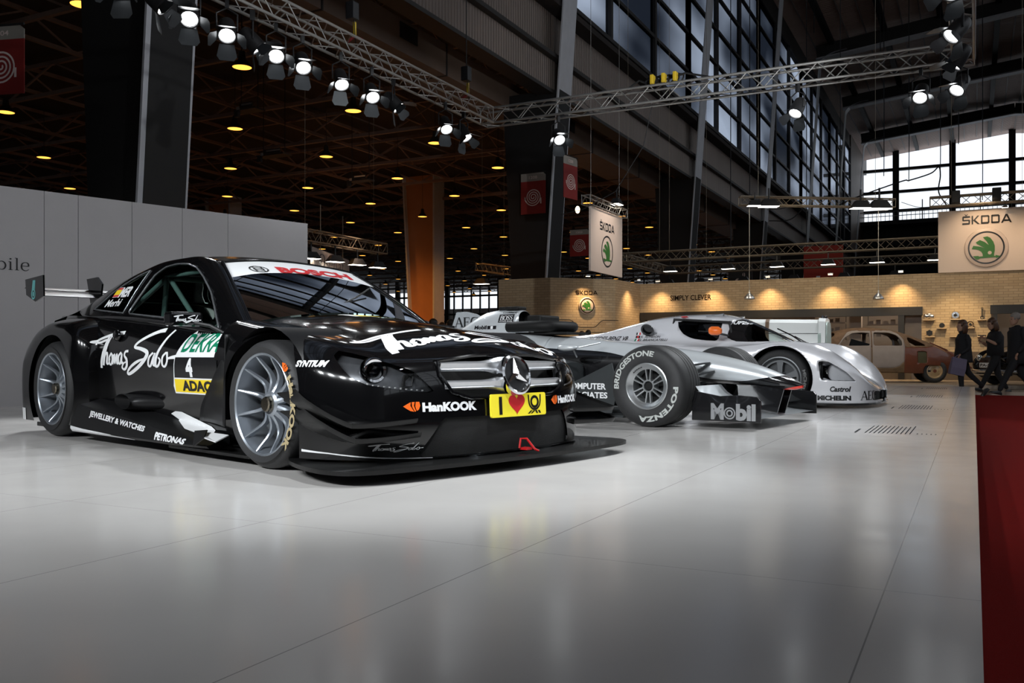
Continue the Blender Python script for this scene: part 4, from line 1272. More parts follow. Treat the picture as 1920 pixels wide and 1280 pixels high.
for sgn in (-1, 1):
    b.tube([(-.75, sgn*.60, .4), (-.82, sgn*.58, .86), (-1.15, sgn*.50, 1.08), (-1.5, sgn*.47, 1.15), (-2.0, sgn*.47, 1.14), (-2.05, sgn*.5, .4)], .02, 8)
    b.tube([(-2.0, sgn*.47, 1.13), (-2.8, sgn*.45, .85)], .018, 8)
    b.tube([(-1.95, sgn*.47, 1.12), (-1.15, sgn*.56, .60)], .018, 8)
b.tube([(-2.0, -.47, 1.13), (-2.0, .47, 1.13)], .02, 8); b.tube([(-2.02, -.48, .55), (-2.0, .47, 1.13)], .018, 8); b.tube([(-1.2, -.5, 1.08), (-1.2, .5, 1.08)], .02, 8)
part('roll_cage', b, mat('grey_green_cage_tube', (.10, .12, .12), .4, var=.1), smooth=50)
b = MB(); b.box((-1.5, 0, .16), (2.2, 1.4, .04)); b.box((-.55, 0, .66), (.35, 1.3, .12)); b.box((-2.35, 0, .5), (.04, 1.3, .7)); part('cabin_interior', b, M_inter)
b = MB(); b.box((-1.72, .3, .4), (.5, .5, .14)); b.bar((-1.9, .3, .4), (-2.05, .3, .98), .46, .12, up=(1, 0, 0)); b.box((-2.0, .3, .98), (.14, .3, .16)); part('driver_seat', b, M_inter, bevel=.03)
b = MB(); b.lathe([(.15, -.015), (.165, 0), (.15, .015)], 24, frame((-1.02, .3, .72), (0, 1, 0), (.4, 0, 1))); b.bar((-1.02, .16, .72), (-1.02, .44, .72), .03); part('steering_wheel', b, M_inter, smooth=40)
# dark wiper across the glass
b = MB(); b.tube([(-.585, -.1, .875), (-.70, .18, .965), (-.83, .40, 1.045)], .006, 6); part('wiper', b, M_satin)
b = MB(); b.ball((-1.98, -.83, .72), (.055, .018, .038)); part('door_handle', b, M_black, smooth=60)

# --- lettering and stickers
body = bvh_of(side_shell(), skirt_shell(), rear_fender(), nose, hood)
SIDEM = side_matrix(-2.0)
def side_decal(fl, m_, name='lettering', box=None, parent=DTM, off=.0025, fine=.03):
    if box: fl.fit(*box)
    d = decal_on(fl, body, SIDEM, fine, off); return part(name, d, m_, parent)
side_decal(script_sabo(), M_white, box=(-2.33, .455, -1.125, .762))
fl = Flat(); fl.poly([(-1.185, .355), (-.70, .355), (-.66, .735), (-1.03, .735), (-1.07, .705), (-1.145, .58), (-1.20, .40)]); side_decal(fl, M_white, 'number_panel', off=.002)
fl = Flat(); fl.poly([(-1.172, .452), (-.64, .452), (-.64, .575), (-1.138, .575)]); side_decal(fl, M_ink, 'number_panel', off=.0032)
fl = Flat(); fl.poly([(-1.178, .365), (-.64, .362), (-.64, .443), (-1.176, .443)]); side_decal(fl, M_yellow, 'number_panel', off=.0032)
side_decal(text('DEKRA', .02, .28), M_green, box=(-1.085, .605, -.66, .715), off=.0035)
side_decal(text('4', .06), M_white, box=(-1.012, .458, -.93, .57), off=.0045)
side_decal(text('ADAC', .05), M_ink, box=(-1.085, .372, -.74, .437), off=.0045)
side_decal(quad_map(text('JEWELLERY & WATCHES', .045, 0, 1.05), (-2.13, .165), (-1.32, .108), (-1.32, .150), (-2.13, .215)), M_white, off=.004)
side_decal(quad_map(text('PETRONAS', .05, -.1), (-1.17, .080), (-.82, .074), (-.82, .101), (-1.17, .126)), M_white, off=.004)
fl = Flat(); fl.poly([(-1.28, .225), (-1.22, .243), (-1.14, .242), (-.80, .17), (-.72, .13), (-.80, .125), (-.98, .148), (-1.16, .185)]); side_decal(fl, M_white, 'side_stripe', off=.004)
fl = Flat(); fl.poly([(-2.41, .064), (-2.41, .10), (-2.2, .088), (-1.45, .066), (-1.45, .062)]); side_decal(fl, M_white, 'side_stripe', off=.004)
side_decal(text('SYNTIUM', .05, .12), M_white, box=(.288, .530, .462, .562), off=.003)
fl = Flat(); fl.poly([(.33, .120), (.33, .133), (.5, .120), (.62, .107), (.74, .093), (.80, .088), (.80, .085), (.7, .092), (.6, .103), (.5, .114)]); side_decal(fl, M_white, 'apron_stripe', off=.003)
FRONTM = frame((3, 0, 0), (0, 1, 0), (0, 0, 1))
def front_decal(fl, m_, name='lettering', box=None, off=.003, parent=DTM):
    if box: fl.fit(*box)
    return part(name, decal_on(fl, body, FRONTM, .02, off), m_, parent)
front_decal(hankook(), M_white, box=(-.565, .312, -.265, .358)); front_decal(swoosh(), M_orange, 'tyre_maker_mark', box=(-.655, .315, -.575, .362))
front_decal(hankook(), M_white, box=(.40, .318, .66, .362)); front_decal(swoosh(), M_orange, 'tyre_maker_mark', box=(.325, .315, .39, .365))
front_decal(script_sabo(1.0), M_white, box=(-.79, .122, -.548, .166))
# licence plate with heart and post horn
PLM = frame((.897, .022, .328), (0, 1, 0), (-.06, 0, 1))
b = MB(); b.prism([(x, y) for x, y in Flat().rect(-.212, -.06, .212, .06, .012).v], -.006, .006, PLM); PLT = part('number_plate', b, M_plate)
b = decal_plane(Flat().rect(-.155, -.046, -.132, .046), PLM, .0075); part('lettering', b, M_ink, PLT)
hp = []
for k in range(40):
    t = 2*pi*k/40; hp.append((16*sin(t)**3, 13*cos(t)-5*cos(2*t)-2*cos(3*t)-cos(4*t)))
fl = Flat().poly(hp); fl.fit(-.083, -.052, .043, .052); part('heart_mark', decal_plane(fl, PLM, .0075), M_red, PLT)
fl = Flat(); fl.ring(.12, .012, .020, .034, 30); fl.stroke([(.072, .05), (.078, .0), (.10, -.024), (.12, -.028)], .010); fl.stroke([(.168, .05), (.162, .0), (.14, -.024), (.12, -.028)], .010)
for k in range(4): fl.poly([(.075+.023*k+(.012 if k < 2 else 0), -.034), (.09+.023*k+(.012 if k < 2 else 0), -.034), (.082+.023*k+(-.006 if k < 2 else .018), -.05), (.068+.023*k+(-.006 if k < 2 else .018), -.05)])
part('horn_mark', decal_plane(fl, PLM, .0075), M_ink, PLT)
# bonnet: signature and yellow strip
HOODM = frame((0, 0, 3), (0, 1, 0), (-1, 0, 0))
fl = script_sabo(1.15); fl.fit(-.70, -.655, .84, -.31)
part('lettering', decal_on(fl, body, HOODM, .03, .003), M_white, HOOD)
fl = Flat().rect(-.10, .33, .56, .52); part('bonnet_strip', decal_on(fl, body, HOODM, .04, .003), M_white, HOOD)
fl = Flat().rect(-.06, .335, .55, .43); part('bonnet_strip', decal_on(fl, body, HOODM, .04, .0042), M_yellow, HOOD)
fl = text('ADAC', .03).fit(.12, .345, .42, .42); part('lettering', decal_on(fl, body, HOODM, .04, .0055), M_ink, HOOD)
fl = script_sabo(1.4); fl.fit(.28, -.20, .58, .28); part('lettering', decal_on(fl, body, HOODM, .03, .003), M_white, HOOD)
# windscreen banner
cabb = bvh_of(wind)
BANM = frame((.4, 0, 2.4), (0, 1, 0), (-.8, 0, .65))
def ban_decal(fl, m_, y0, x0, y1, x1, name='lettering'):
    """box in car y and x, thrown down on the glass"""
    fl.fit(y0, -x0, y1, -x1); part(name, decal_on(fl, cabb, HOODM, .02, .003), m_, BAN)
ban_decal(text('BOSCH', .05), M_red, -.16, -1.045, .43, -1.135)
fl = Flat(); fl.ring(0, 0, .42, .5, 36); fl.ring(0, 0, .22, .28, 30); fl.rect(-.22, -.04, .22, .04); fl.rect(-.25, -.36, -.18, .36); fl.rect(.18, -.36, .25, .36)
ban_decal(fl, M_ink, -.37, -1.045, -.23, -1.135, 'maker_mark')
# rear quarter glass: flag and name
qb = bvh_of(qwin); QM = side_matrix(-2.0)
def q_decal(fl, m_, box, off, name='lettering'):
    fl.fit(*box); part(name, decal_on(fl, qb, QM, .03, off), m_)
q_decal(Flat().rect(0, 0, 1, 1), M_white, (-2.44, 1.00, -2.33, 1.072), .002, 'flag')
q_decal(Flat().rect(0, 0, 1, 1), M_yellow, (-2.437, 1.018, -2.333, 1.054), .003, 'flag')
fl = Flat().rect(0, 0, 1, .2); fl.rect(0, .8, 1, 1); q_decal(fl, M_red, (-2.437, 1.003, -2.333, 1.069), .003, 'flag')
q_decal(text('MER', .04, .2), M_white, (-2.335, .995, -2.15, 1.07), .003)
q_decal(text('Merhi', .02, .15), M_white, (-2.48, .93, -2.22, .985), .003)
fl = text('Mobil 1', .04); fl.fit(-3.46, .33, -3.36, .40); side_decal(fl, M_white, off=.004)
fl = Flat().rect(-3.44, .1, -3.26, .19); side_decal(fl, M_white, 'bumper_corner', off=.003)
# ================================================================== silver single-seater
M_silver = mat('silver_paint', (.60, .63, .65), .28, metal=.3, coat=.7, var=.05, scale=6)
M_sblack = mat('black_gloss_panel', (.008, .008, .009), .15, coat=.8, var=.2)
M_dgrey = mat('dark_grey_panel', (.03, .034, .036), .35, coat=.3, var=.15, scale=12)
M_fluo = mat('bright_red_paint', (.75, .03, .015), .3, coat=.5, var=.05)
M_lightrim = mat('light_alloy', (.55, .57, .58), .28, metal=.85, var=.05)
M_tyreletter = mat('pale_tyre_lettering', (.45, .47, .45), .6, var=.1, scale=50)
M_pad = mat('matt_black_foam', (.008, .008, .008), .6, var=.2, scale=30, spec=.2)
F1 = thing('formula_car', 'silver and black open-wheel racing car with lettered front tyre', 'car', (-2.241, 7.958, 0), radians(-8.5))
def fpart(name, mb, m, parent=F1, **k): return mb.build(name, m, parent, **k)
def ring_section(x, yc, zc, hw, zt, zb, p=2.6, n=28, flat=0):
    """rounded box section at x"""
    out = []
    for k in range(n):
        a = 2*pi*k/n; c_, s_ = cos(a), sin(a)
        y = hw*math.copysign(abs(c_)**(2/p), c_); zz = math.copysign(abs(s_)**(2/p), s_)
        z = lerp((zt+zb)/2, zt, zz) if zz > 0 else lerp((zt+zb)/2, zb, -zz)
        out.append((x, yc+y, z))
    return out
NOSE = sorted([(.985, (.02, .345, .315)), (.94, (.055, .372, .300)), (.8, (.10, .432, .295)), (.6, (.135, .503, .315)), (.3, (.165, .578, .335)), (0, (.19, .630, .33)), (-.35, (.215, .675, .26)), (-.8, (.26, .720, .18)), (-1.2, (.31, .760, .12)), (-1.4, (.33, .775, .10))])
m = MB(); rows = []
x = -1.4
while x <= .986:
    h, zt, zb = interp(NOSE, x); rows.append(ring_section(x, 0, 0, h, zt, zb, 2.5)); x += .053
rows.append(ring_section(.985, 0, 0, .02, .345, .315, 2.5))
m.loft(rows)
def dark_sd(p):                     # lower flank and snout in black
    return p[2]-interp([(-1.4, .655), (-.8, .62), (-.35, .52), (.05, .415), (.28, .378), (.5, .368), (.72, .40), (.86, .425), (1.0, .5)], p[0])
lo, hi = cut(m, dark_sd)
red, lo = cut(lo, lambda p: max(p[2]-interp([(.78, .285), (.9, .318), (1.0, .338)], p[0]), .76-p[0]))
fpart('nose_body', hi, M_silver, smooth=50); fpart('lower_nose', lo, M_sblack, smooth=50); fpart('nose_tip', red, M_fluo, smooth=50)['label'] = 'bright red underside of the nose tip'
# cockpit sides, engine cover with air intake
ENG = [(-3.5, (.10, .42, .12)), (-3.2, (.14, .56, .12)), (-2.8, (.17, .77, .14)), (-2.54, (.175, .905, .2)), (-2.4, (.17, .978, .3)), (-2.25, (.16, 1.035, .4)), (-2.1, (.15, 1.05, .5)), (-1.95, (.14, 1.048, .6)), (-1.84, (.125, 1.04, .8))]
rows = []
x = -3.5
while x < -1.839:
    h, zt, zb = interp(ENG, x); rows.append(ring_section(x, 0, 0, h, zt, min(zb, .85), 2.2)); x += .047
rows.append(ring_section(-1.84, 0, 0, .12, 1.04, .86, 2.2))
rows.append(ring_section(-1.825, 0, 0, .112, 1.03, .868, 2.2))
m = MB(); m.loft(rows, cap=False); EC = fpart('engine_cover', m, M_silver, smooth=50)
m = MB(); m.loft([ring_section(-1.828, 0, 0, .112, 1.03, .868, 2.2), ring_section(-1.90, 0, 0, .095, 1.01, .885, 2.2)], cap=False); k = len(m.v); m.f.append(tuple(range(28, 56))); m.mi.append(0); fpart('air_intake', m, M_pad, EC, smooth=50)
m = MB(); rows = []
for x, h, zt in ((-1.4, .33, .775), (-1.6, .36, .80), (-1.8, .38, .82), (-2.1, .36, .80), (-2.5, .28, .74), (-2.9, .2, .55)): rows.append(ring_section(x, 0, 0, h, zt, .1, 3))
m.loft(rows); cl_, ch_ = cut(m, lambda p: p[2]-.66); fpart('cockpit_body', ch_, M_silver, smooth=50); fpart('lower_cockpit_body', cl_, M_dgrey, smooth=50)
m = MB()
path = [(-1.86, -.24, .865), (-1.6, -.25, .868), (-1.42, -.23, .868), (-1.345, -.14, .866), (-1.33, 0, .866), (-1.345, .14, .866), (-1.42, .23, .868), (-1.6, .25, .868), (-1.86, .24, .865)]
m.tube([tuple(p) for p in catmull(path, 5)], .052, 12); fpart('cockpit_padding', m, M_pad, smooth=60)
m = MB(); m.box((-1.60, 0, .93), (.17, .34, .10)); fpart('dark_backdrop_block', m, M_pad, bevel=.02)  # block added for a dark square in the background
m = MB(); m.box((-1.5, 0, .80), (.6, .40, .02)); fpart('cockpit_opening', m, M_pad)
for dx in (-2.08, -1.98, -1.9):                 # little housings on top of the intake
    m = MB(); m.box((dx, 0, 1.062), (.085, .16 if dx > -2 else .1, .035)); fpart('roof_camera', m, M_pad, EC, bevel=.012)
EM = frame((-3, -2, 0), (1, 0, 0), (0, 0, 1)); eb = bvh_of(*[MB().grid([ring_section(xx, 0, 0, *[interp(ENG, xx)[0], interp(ENG, xx)[1], min(interp(ENG, xx)[2], .85)], 2.2) for xx in [-3.4+.05*i for i in range(32)]], closed=True)])
def edecal(fl, m_, box, off, name='lettering'):
    fl.fit(*[box[0]+3, box[1], box[2]+3, box[3]]); fpart(name, decal_on(fl, eb, EM, .02, off), m_, EC)
edecal(Flat().rect(0, 0, 1, 1), M_ink, (-2.065, .915, -1.878, .998), .003, 'name_panel')
edecal(serif('BOSS'), M_white, (-2.045, .938, -1.893, .985), .0045)
edecal(text('HUGO BOSS', .02), M_white, (-2.05, .922, -1.89, .932), .0045)
edecal(text('Coulthard', .02), M_ink, (-2.04, 1.008, -1.87, 1.026), .003)
edecal(Flat().rect(0, 0, 1, 1), M_ink, (-2.19, .85, -2.08, .885), .003, 'name_panel'); edecal(text('1', .04), M_white, (-2.15, .852, -2.12, .882), .0045)
edecal(text('Mobil', .04), M_ink, (-2.36, .85, -2.20, .89), .003)
# side pods, floor
for sgn in (-1, 1):
    m = MB(); rows = []
    for x, hw, zt, yc in ((-.95, .20, .52, .49), (-1.1, .24, .55, .47), (-1.6, .26, .56, .46), (-2.1, .24, .52, .43), (-2.6, .18, .42, .36), (-2.85, .12, .30, .3)):
        rows.append(ring_section(x, sgn*yc, 0, hw, zt, .08, 4))
    m.loft(rows); SP = fpart('side_pod', m, M_dgrey, smooth=50)
    m = MB(); m.add([(-.94, sgn*.32, .16), (-.94, sgn*.66, .16), (-.94, sgn*.64, .50), (-.94, sgn*.34, .50)], [(0, 1, 2, 3)]); fpart('radiator_inlet', m, M_dgrey, SP)
    m = MB(); m.prism([(-1.15, .09), (-.42, .09), (-.36, .30), (-.42, .52), (-.60, .44), (-.85, .33), (-1.15, .27)], -.006, .006, frame((0, sgn*.72, 0), (1, 0, 0), (0, 0, 1))); BB = fpart('barge_board', m, M_dgrey)
    if sgn < 0:
        fl = text('COMPUTER', .03).fit(-.88, .29, -.475, .345); fpart('lettering', decal_plane(fl, frame((0, -.728, 0), (1, 0, 0), (0, 0, 1))), M_white, BB)
        fl = text('ASSOCIATES', .03).fit(-.92, .215, -.46, .268); fpart('lettering', decal_plane(fl, frame((0, -.728, 0), (1, 0, 0), (0, 0, 1))), M_white, BB)
    m = MB(); m.ball((-.955, sgn*.585, .655), (.105, .05, .032), 20, 12); MI = fpart('mirror', m, M_silver, smooth=60)
    m = MB(); m.tube([(-.91, sgn*.56, .64), (-.93, sgn*.46, .57)], .008, 6); m.tube([(-.85, sgn*.57, .655), (-.78, sgn*.30, .70)], .008, 6); fpart('mirror_stalk', m, M_silver, MI)
    m = MB()
    for (xa, za, xb, zb) in ((-.02, .47, -.42, .60), (.04, .47, .22, .52), (-.04, .22, -.42, .30), (.03, .22, .18, .35), (0.06, .36, .26, .45)):
        m.bar((xa, sgn*.74, za), (xb, sgn*.17, zb), .05, .014)
    fpart('suspension_arms', m, M_dgrey)
    # front wing side
    EPm = frame((0, sgn*.70, 0), (1, 0, 0), (0, 0, 1))
    m = MB(); m.prism([(.31, .062), (.885, .062), (.885, .235), (.86, .262), (.70, .272), (.55, .262), (.33, .30), (.315, .27)], -.008, .008, EPm); EP = fpart('front_endplate', m, M_sblack, bevel=.004)
    if sgn < 0:
        EL = frame((0, -.7105, 0), (1, 0, 0), (0, 0, 1))
        fl = text('M', .05).fit(.475, .075, .585, .205); g = text('bil', .05).fit(.685, .072, .845, .205); fl.add(g); fl.ring(.632, .128, .037, .048, 36); fl.ring(.632, .128, .016, .028, 30)
        fpart('lettering', decal_plane(fl, EL), M_brush, EP)
# wing planes
def wing(chord, z0, y0, y1, x0, pitch, th=.012, n=9, curve=0.0, ya=None):
    m = MB(); rows = []
    for k in range(n):
        y = lerp(y0, y1, k/(n-1)); sec = []
        for t, tt in ((0, .3), (.15, .9), (.5, 1), (1, .15), (.5, -.5), (.15, -.6)):
            xx = -chord*t; zz = th*tt+curve*math.sin(pi*t)*-1
            sec.append((x0+xx*cos(pitch), y, z0-xx*sin(pitch)+zz))
        rows.append(sec)
    m.loft(rows); return m
fpart('front_wing', wing(.34, .085, -.70, .70, .86, radians(7), curve=.015), M_silver, smooth=40)
for y0, y1 in ((-.69, -.16), (.16, .69)):
    fpart('wing_flap', wing(.17, .15, y0, y1, .58, radians(34), curve=.02), M_silver, smooth=40)
    fpart('wing_flap', wing(.15, .235, y0, y1, .445, radians(42), curve=.02), M_silver, smooth=40)
for sgn in (-1, 1):
    m = MB(); m.prism([(.48, .09), (.80, .09), (.86, .30), (.62, .335), (.46, .33)], -.007, .007, frame((0, sgn*.10, 0), (1, 0, 0), (0, 0, 1))); fpart('wing_pillar', m, M_sblack)
m = MB(); m.box((-1.7, 0, .06), (2.7, 1.3, .02)); fpart('floor_plate', m, M_dgrey)
def f1_rim(R):
    Mx = Matrix.Rotation(radians(90), 4, 'X'); m = MB()
    m.lathe([(R, -.01), (R+.004, .002), (R-.006, .006), (R-.02, -.002), (R-.032, -.018), (R-.05, -.03), (R-.055, -.05), (R-.05, -.28)], 56, Mx)
    m.lathe([(.038, -.045), (.040, -.030), (.052, -.030), (.056, -.045), (.056, -.12)], 36, Mx)
    for k in range(6):
        for da in (-.17, .17):
            a0 = 2*pi*(k+.5)/6+da*1.5; a1 = 2*pi*(k+.5)/6+da*.95
            m.join(MB().bar((.05*cos(a0), .05*sin(a0), -.05), ((R-.048)*cos(a1), (R-.048)*sin(a1), -.042), .011, .03, up=(0, 0, 1)), Mx)
    return m
def f1_wheel(R, w_, x, y, side, letters):
    e = bpy.data.objects.new('wheel', None); COL.objects.link(e); e.parent = F1; e.location = (x, y, R)
    if side > 0: e.rotation_euler = (0, 0, pi)
    tyre_mesh(R, .19, w_, (.13, .18, .23, .28) if w_ < .36 else (.12, .2, .27, .33)).build('tyre', M_rubber, e, smooth=35)
    f1_rim(.188).build('rim', M_lightrim, e, smooth=35)
    Mx = Matrix.Rotation(radians(90), 4, 'X')
    m = MB(); m.lathe([(0, -.04), (.03, -.04), (.038, -.05), (.038, -.1)], 24, Mx); m.lathe([(.04, -.13), (.14, -.13)], 30, Mx); m.build('hub', M_pad, e, smooth=40)
    if letters:
        L = frame((0, -.0172, 0), (1, 0, 0), (0, 0, 1))
        decal_plane(arc_text('BRIDGESTONE', .268, .046, radians(130), radians(112), .035, shear=.1), L).build('lettering', M_tyreletter, e)
        decal_plane(arc_text('POTENZA', .268, .046, radians(-52), radians(104), .05, spacing=1.1), L).build('lettering', M_tyreletter, e)
        decal_plane(arc_text('BBS', .165, .02, radians(122), radians(34), .03), frame((0, .006, 0), (1, 0, 0), (0, 0, 1))).build('rim_lettering', M_ink, e)
f1_wheel(.335, .34, 0, -.90, -1, True); f1_wheel(.335, .34, 0, .90, 1, False)
f1_wheel(.33, .39, -3.05, -.90, -1, False); f1_wheel(.33, .39, -3.05, .90, 1, False)
m = MB(); m.join(wing(.3, .86, -.5, .5, -3.25, radians(12))); m.box((-3.4, 0, .5), (.08, .04, .7)); RW = fpart('rear_wing', m, M_sblack, smooth=40)
for sgn in (-1, 1):
    m = MB(); m.prism([(-3.62, .35), (-3.15, .35), (-3.15, .92), (-3.62, .96)], -.006, .006, frame((0, sgn*.5, 0), (1, 0, 0), (0, 0, 1))); fpart('rear_endplate', m, M_sblack, RW)
# ================================================================== silver closed sports prototype
M_silver2 = mat('bright_silver_paint', (.72, .72, .75), .22, metal=.2, coat=1.0, var=.04, scale=5)
M_rimgrey = mat('dark_grey_wheel', (.09, .095, .10), .4, metal=.6, var=.1, scale=20)
SB = thing('sports_prototype', 'silver closed prototype racing car with orange mirror and faired headlights', 'car', (-1.905, 11.40, 0), radians(-3))
def spart(name, mb, m, parent=SB, **k): return mb.build(name, m, parent, **k)
HWID = [(-4.0, .86), (-3.4, .95), (-2.8, .985), (-1.5, .96), (-.6, .965), (.2, .975), (.5, .955), (.70, .90), (.82, .80), (.90, .66), (.945, .48), (.968, .28), (.978, .10)]
CREST = [(-4.0, .80), (-3.4, .82), (-2.8, .81), (-2.2, .76), (-1.4, .71), (-.6, .69), (-.35, .705), (-.05, .742), (.12, .745), (.32, .72), (.51, .65), (.64, .565), (.77, .455), (.85, .36), (.91, .27), (.95, .21), (.978, .17)]
MIDZ = [(-4.0, .80), (-3.4, .815), (-2.91, .835), (-2.43, .885), (-2.05, .985), (-1.68, 1.07), (-1.32, 1.10), (-.97, 1.105), (-.75, 1.075), (-.55, .995), (-.3, .875), (0, .728), (.2, .63), (.45, .50), (.7, .36), (.87, .25), (.95, .18), (.978, .155)]
CABW = [(-4.0, .75), (-3.0, .62), (-2.4, .55), (-1.9, .55), (-1.3, .56), (-.9, .56), (-.6, .52), (-.3, .47), (0, .42), (.3, .40), (.6, .38), (.8, .33), (.9, .27), (.95, .2), (.978, .05)]
def sauber_row(x):
    hw = interp(HWID, x); cz = interp(CREST, x); mz = interp(MIDZ, x); cw = interp(CABW, x)
    side = min(min(.62, cz-.07), interp([(.1, .62), (.26, .58), (.43, .49), (.6, .40), (.77, .32), (.9, .22), (.978, .11)], x))
    valley = interp([(-4, 0), (-.5, .0), (-.2, .03), (.2, .09), (.5, .075), (.8, .03), (.978, 0)], x)
    cab = max(0.0, mz-cz)
    P = [(hw*.985, .055), (hw*1.0, min(.2, side*.45)), (hw, side*.75), (hw*.992, side), (hw*.955, lerp(side, cz, .75)), (hw*.87, cz), (hw*.76, cz-.01-valley*.25)]
    if cab > .02:
        P += [(lerp(hw*.76, cw, .75), cz+.0-valley+cab*.14), (lerp(cw, cw*.92, .5), cz+cab*.50), (cw*.80, cz+cab*.84), (cw*.42, cz+cab*.975), (0, mz)]
    else:
        P += [(lerp(hw*.76, cw, .5), lerp(cz, mz, .4)-valley*.8), (cw, mz-valley*.45), (cw*.7, mz-.012), (cw*.35, mz-.003), (0, mz)]
    q = catmull([(a, z, 0) for a, z in P], 6)
    r = [(x, -p.x, p.y) for p in q]
    return r+[(x, p.x, p.y) for p in q[-2::-1]]
def sauber_shell():
    xs = [-4.0+.05*i for i in range(84)]+[.2+.03*i for i in range(20)]+[.80+.018*i for i in range(9)]+[.955, .966, .974, .978]
    m = MB(); m.grid([sauber_row(x) for x in xs], flip=True); return m
sh = sauber_shell()
body0 = bvh_of(sh)
_, sh = cut(sh, lambda p: max(hypot(p[0], p[2]-.325)-.372, .55-abs(p[1])))
_, sh = cut(sh, lambda p: max(hypot(p[0]+2.77, p[2]-.34)-.40, .55-abs(p[1])))
ws_sd = poly_sd([(-.715, .80), (-.69, .95), (-.62, 1.045), (-.60, 1.2), (.5, 1.2), (.5, .735), (.10, .735), (-.05, .745), (-.2, .752), (-.46, .745), (-.62, .752)])
wsg, sh = cut(sh, lambda p: max(ws_sd(p[0], p[2]), abs(p[1])-.72))
dw_sd = poly_sd([(-1.352, 1.005), (-1.33, .93), (-1.264, .851), (-1.18, .805), (-1.095, .781), (-.95, .765), (-.811, .758), (-.785, .99), (-.863, 1.012)])
dwg, sh = cut(sh, lambda p: max(dw_sd(p[0], p[2]), .35-abs(p[1])))
hl_ = poly_sd([(.425, .515), (.455, .315), (.60, .308), (.80, .302), (.72, .395), (.62, .465), (.53, .515), (.47, .522)])
hlg, sh = cut(sh, lambda p: max(hl_(p[0], p[2]), .60-abs(p[1])))
duct, sh = cut(sh, lambda p: max(poly_sd([(.25, .45), (.52, .40), (.50, .52), (.30, .56)])(abs(p[1]), p[0]), .2-p[2]) if .2 < p[0] < .7 else .3)
inlet, sh = cut(sh, lambda p: max(abs(p[1])-.50, abs(p[2]-.135)-.05) if p[0] > .9 else .3)
spart('body_shell', sh, M_silver2, smooth=45, solid=.012)
strip, wclear = cut(wsg, lambda p: p[0]-interp([(.70, -.42), (.85, -.52), (.95, -.50), (1.05, -.47)], p[2]))
WS2 = spart('windscreen', wclear, M_wclear if 'M_wclear' in globals() else glass('clear_windscreen', (.9, .95, .93), .88, .01, .2), smooth=60)
spart('sun_strip', strip, M_sblack, WS2, smooth=60)
fl = text('SUPER', .04); fl.fit(-.70, .955, -.49, 1.0); spart('lettering', decal_on(fl, bvh_of(strip), side_matrix(-2.0), .02, .003), M_white, WS2)
for sgn in (-1, 1):
    d, _ = cut(dwg, lambda p: p[1]*-sgn); spart('door_window', d, glass('smoked_glass', (.35, .35, .37), .4, .02, .2), smooth=60)
    h, _ = cut(hlg, lambda p: p[1]*-sgn); HLo = spart('headlight', h, glass('clear_headlamp_fairing', (1, 1, 1), .92, .02, .10), smooth=60)
    m = MB(); m.v = [(x-.02, y-sgn*.13, z) for x, y, z in h.v]; m.f = h.f; m.mi = h.mi; spart('lamp_tray', m, mat('pale_lamp_tray', (.50, .51, .54), .45, var=.05), HLo, smooth=60)
    m = MB(); m.lathe([(0, -.03), (.05, -.02), (.075, .0), (.085, .02), (.09, .02), (.09, -.06)], 32, frame((.535, sgn*.80, .40), (sgn*-.5, 1, 0), (0, 0, 1))); spart('lamp_reflector', m, M_chrome, HLo, smooth=40)
    m = MB(); m.box((.445, sgn*.815, .415), (.025, .10, .17)); spart('lamp_surround', m, M_sblack, HLo)
m = MB(); m.v = [(x-.03, y, z-.05) for x, y, z in duct.v]; m.f = duct.f; m.mi = duct.mi; spart('nose_duct', m, M_pad, smooth=60)
m = MB(); m.v = [(x-.04, y, z) for x, y, z in inlet.v]; m.f = inlet.f; m.mi = inlet.mi; spart('nose_intake', m, M_pad, smooth=60)
m = MB()
pl = [(p[0]+.01, p[1]) for p in [(.2, -.965), (.5, -.955), (.70, -.90), (.82, -.80), (.90, -.66), (.945, -.48), (.968, -.28), (.98, 0), (.968, .28), (.945, .48), (.90, .66), (.82, .80), (.70, .90), (.5, .955), (.2, .965)]]
m.prism(pl+[(-3.9, .86), (-3.9, -.86)], .035, .058); spart('floor_plate', m, M_sblack)
# interior
m = MB(); m.box((-1.0, 0, .45), (1.4, 1.2, .05)); m.bar((-1.2, -.2, .5), (-1.35, -.2, .95), .42, .1, up=(1, 0, 0)); m.box((-.35, 0, .62), (.25, 1.0, .12)); spart('cabin_interior', m, M_inter)
m = MB()
for sgn in (-1, 1): m.tube([(-.62, sgn*.5, .6), (-.70, sgn*.50, .98), (-1.4, sgn*.48, 1.03), (-1.5, sgn*.5, .5)], .02, 8)
m.tube([(-.70, -.5, .98), (-.70, .5, .98)], .02, 8); m.tube([(-1.35, -.5, .84), (-.8, -.5, .88)], .012, 6); spart('roll_bars', m, M_satin, smooth=40)
for sgn in (-1, 1):
    m = MB(); m.tube([(-.845, sgn*.82, .875), (-.82, sgn*.82, .875), (-.74, sgn*.82, .872), (-.70, sgn*.82, .868)], [.035, .052, .052, .03], 20); m.xf(Matrix.Translation((0, 0, .0))); MR2 = spart('mirror', m, mat('orange_mirror_paint', (.85, .16, .015), .3, coat=.6, var=.04), smooth=50)
    MR2['label'] = 'bright orange teardrop mirror'
    m = MB(); m.tube([(-.72, sgn*.80, .84), (-.68, sgn*.62, .82)], .014, 8); m.tube([(-.8, sgn*.7, .86), (-1.05, sgn*.6, .88)], .008, 6); spart('mirror_stalk', m, M_satin, MR2)
    m = MB(); m.tube([(-1.0, sgn*.44, 1.06), (-.78, sgn*.46, 1.075)], [.008, .02], 10); spart('air_scoop', m, M_brush, smooth=50)
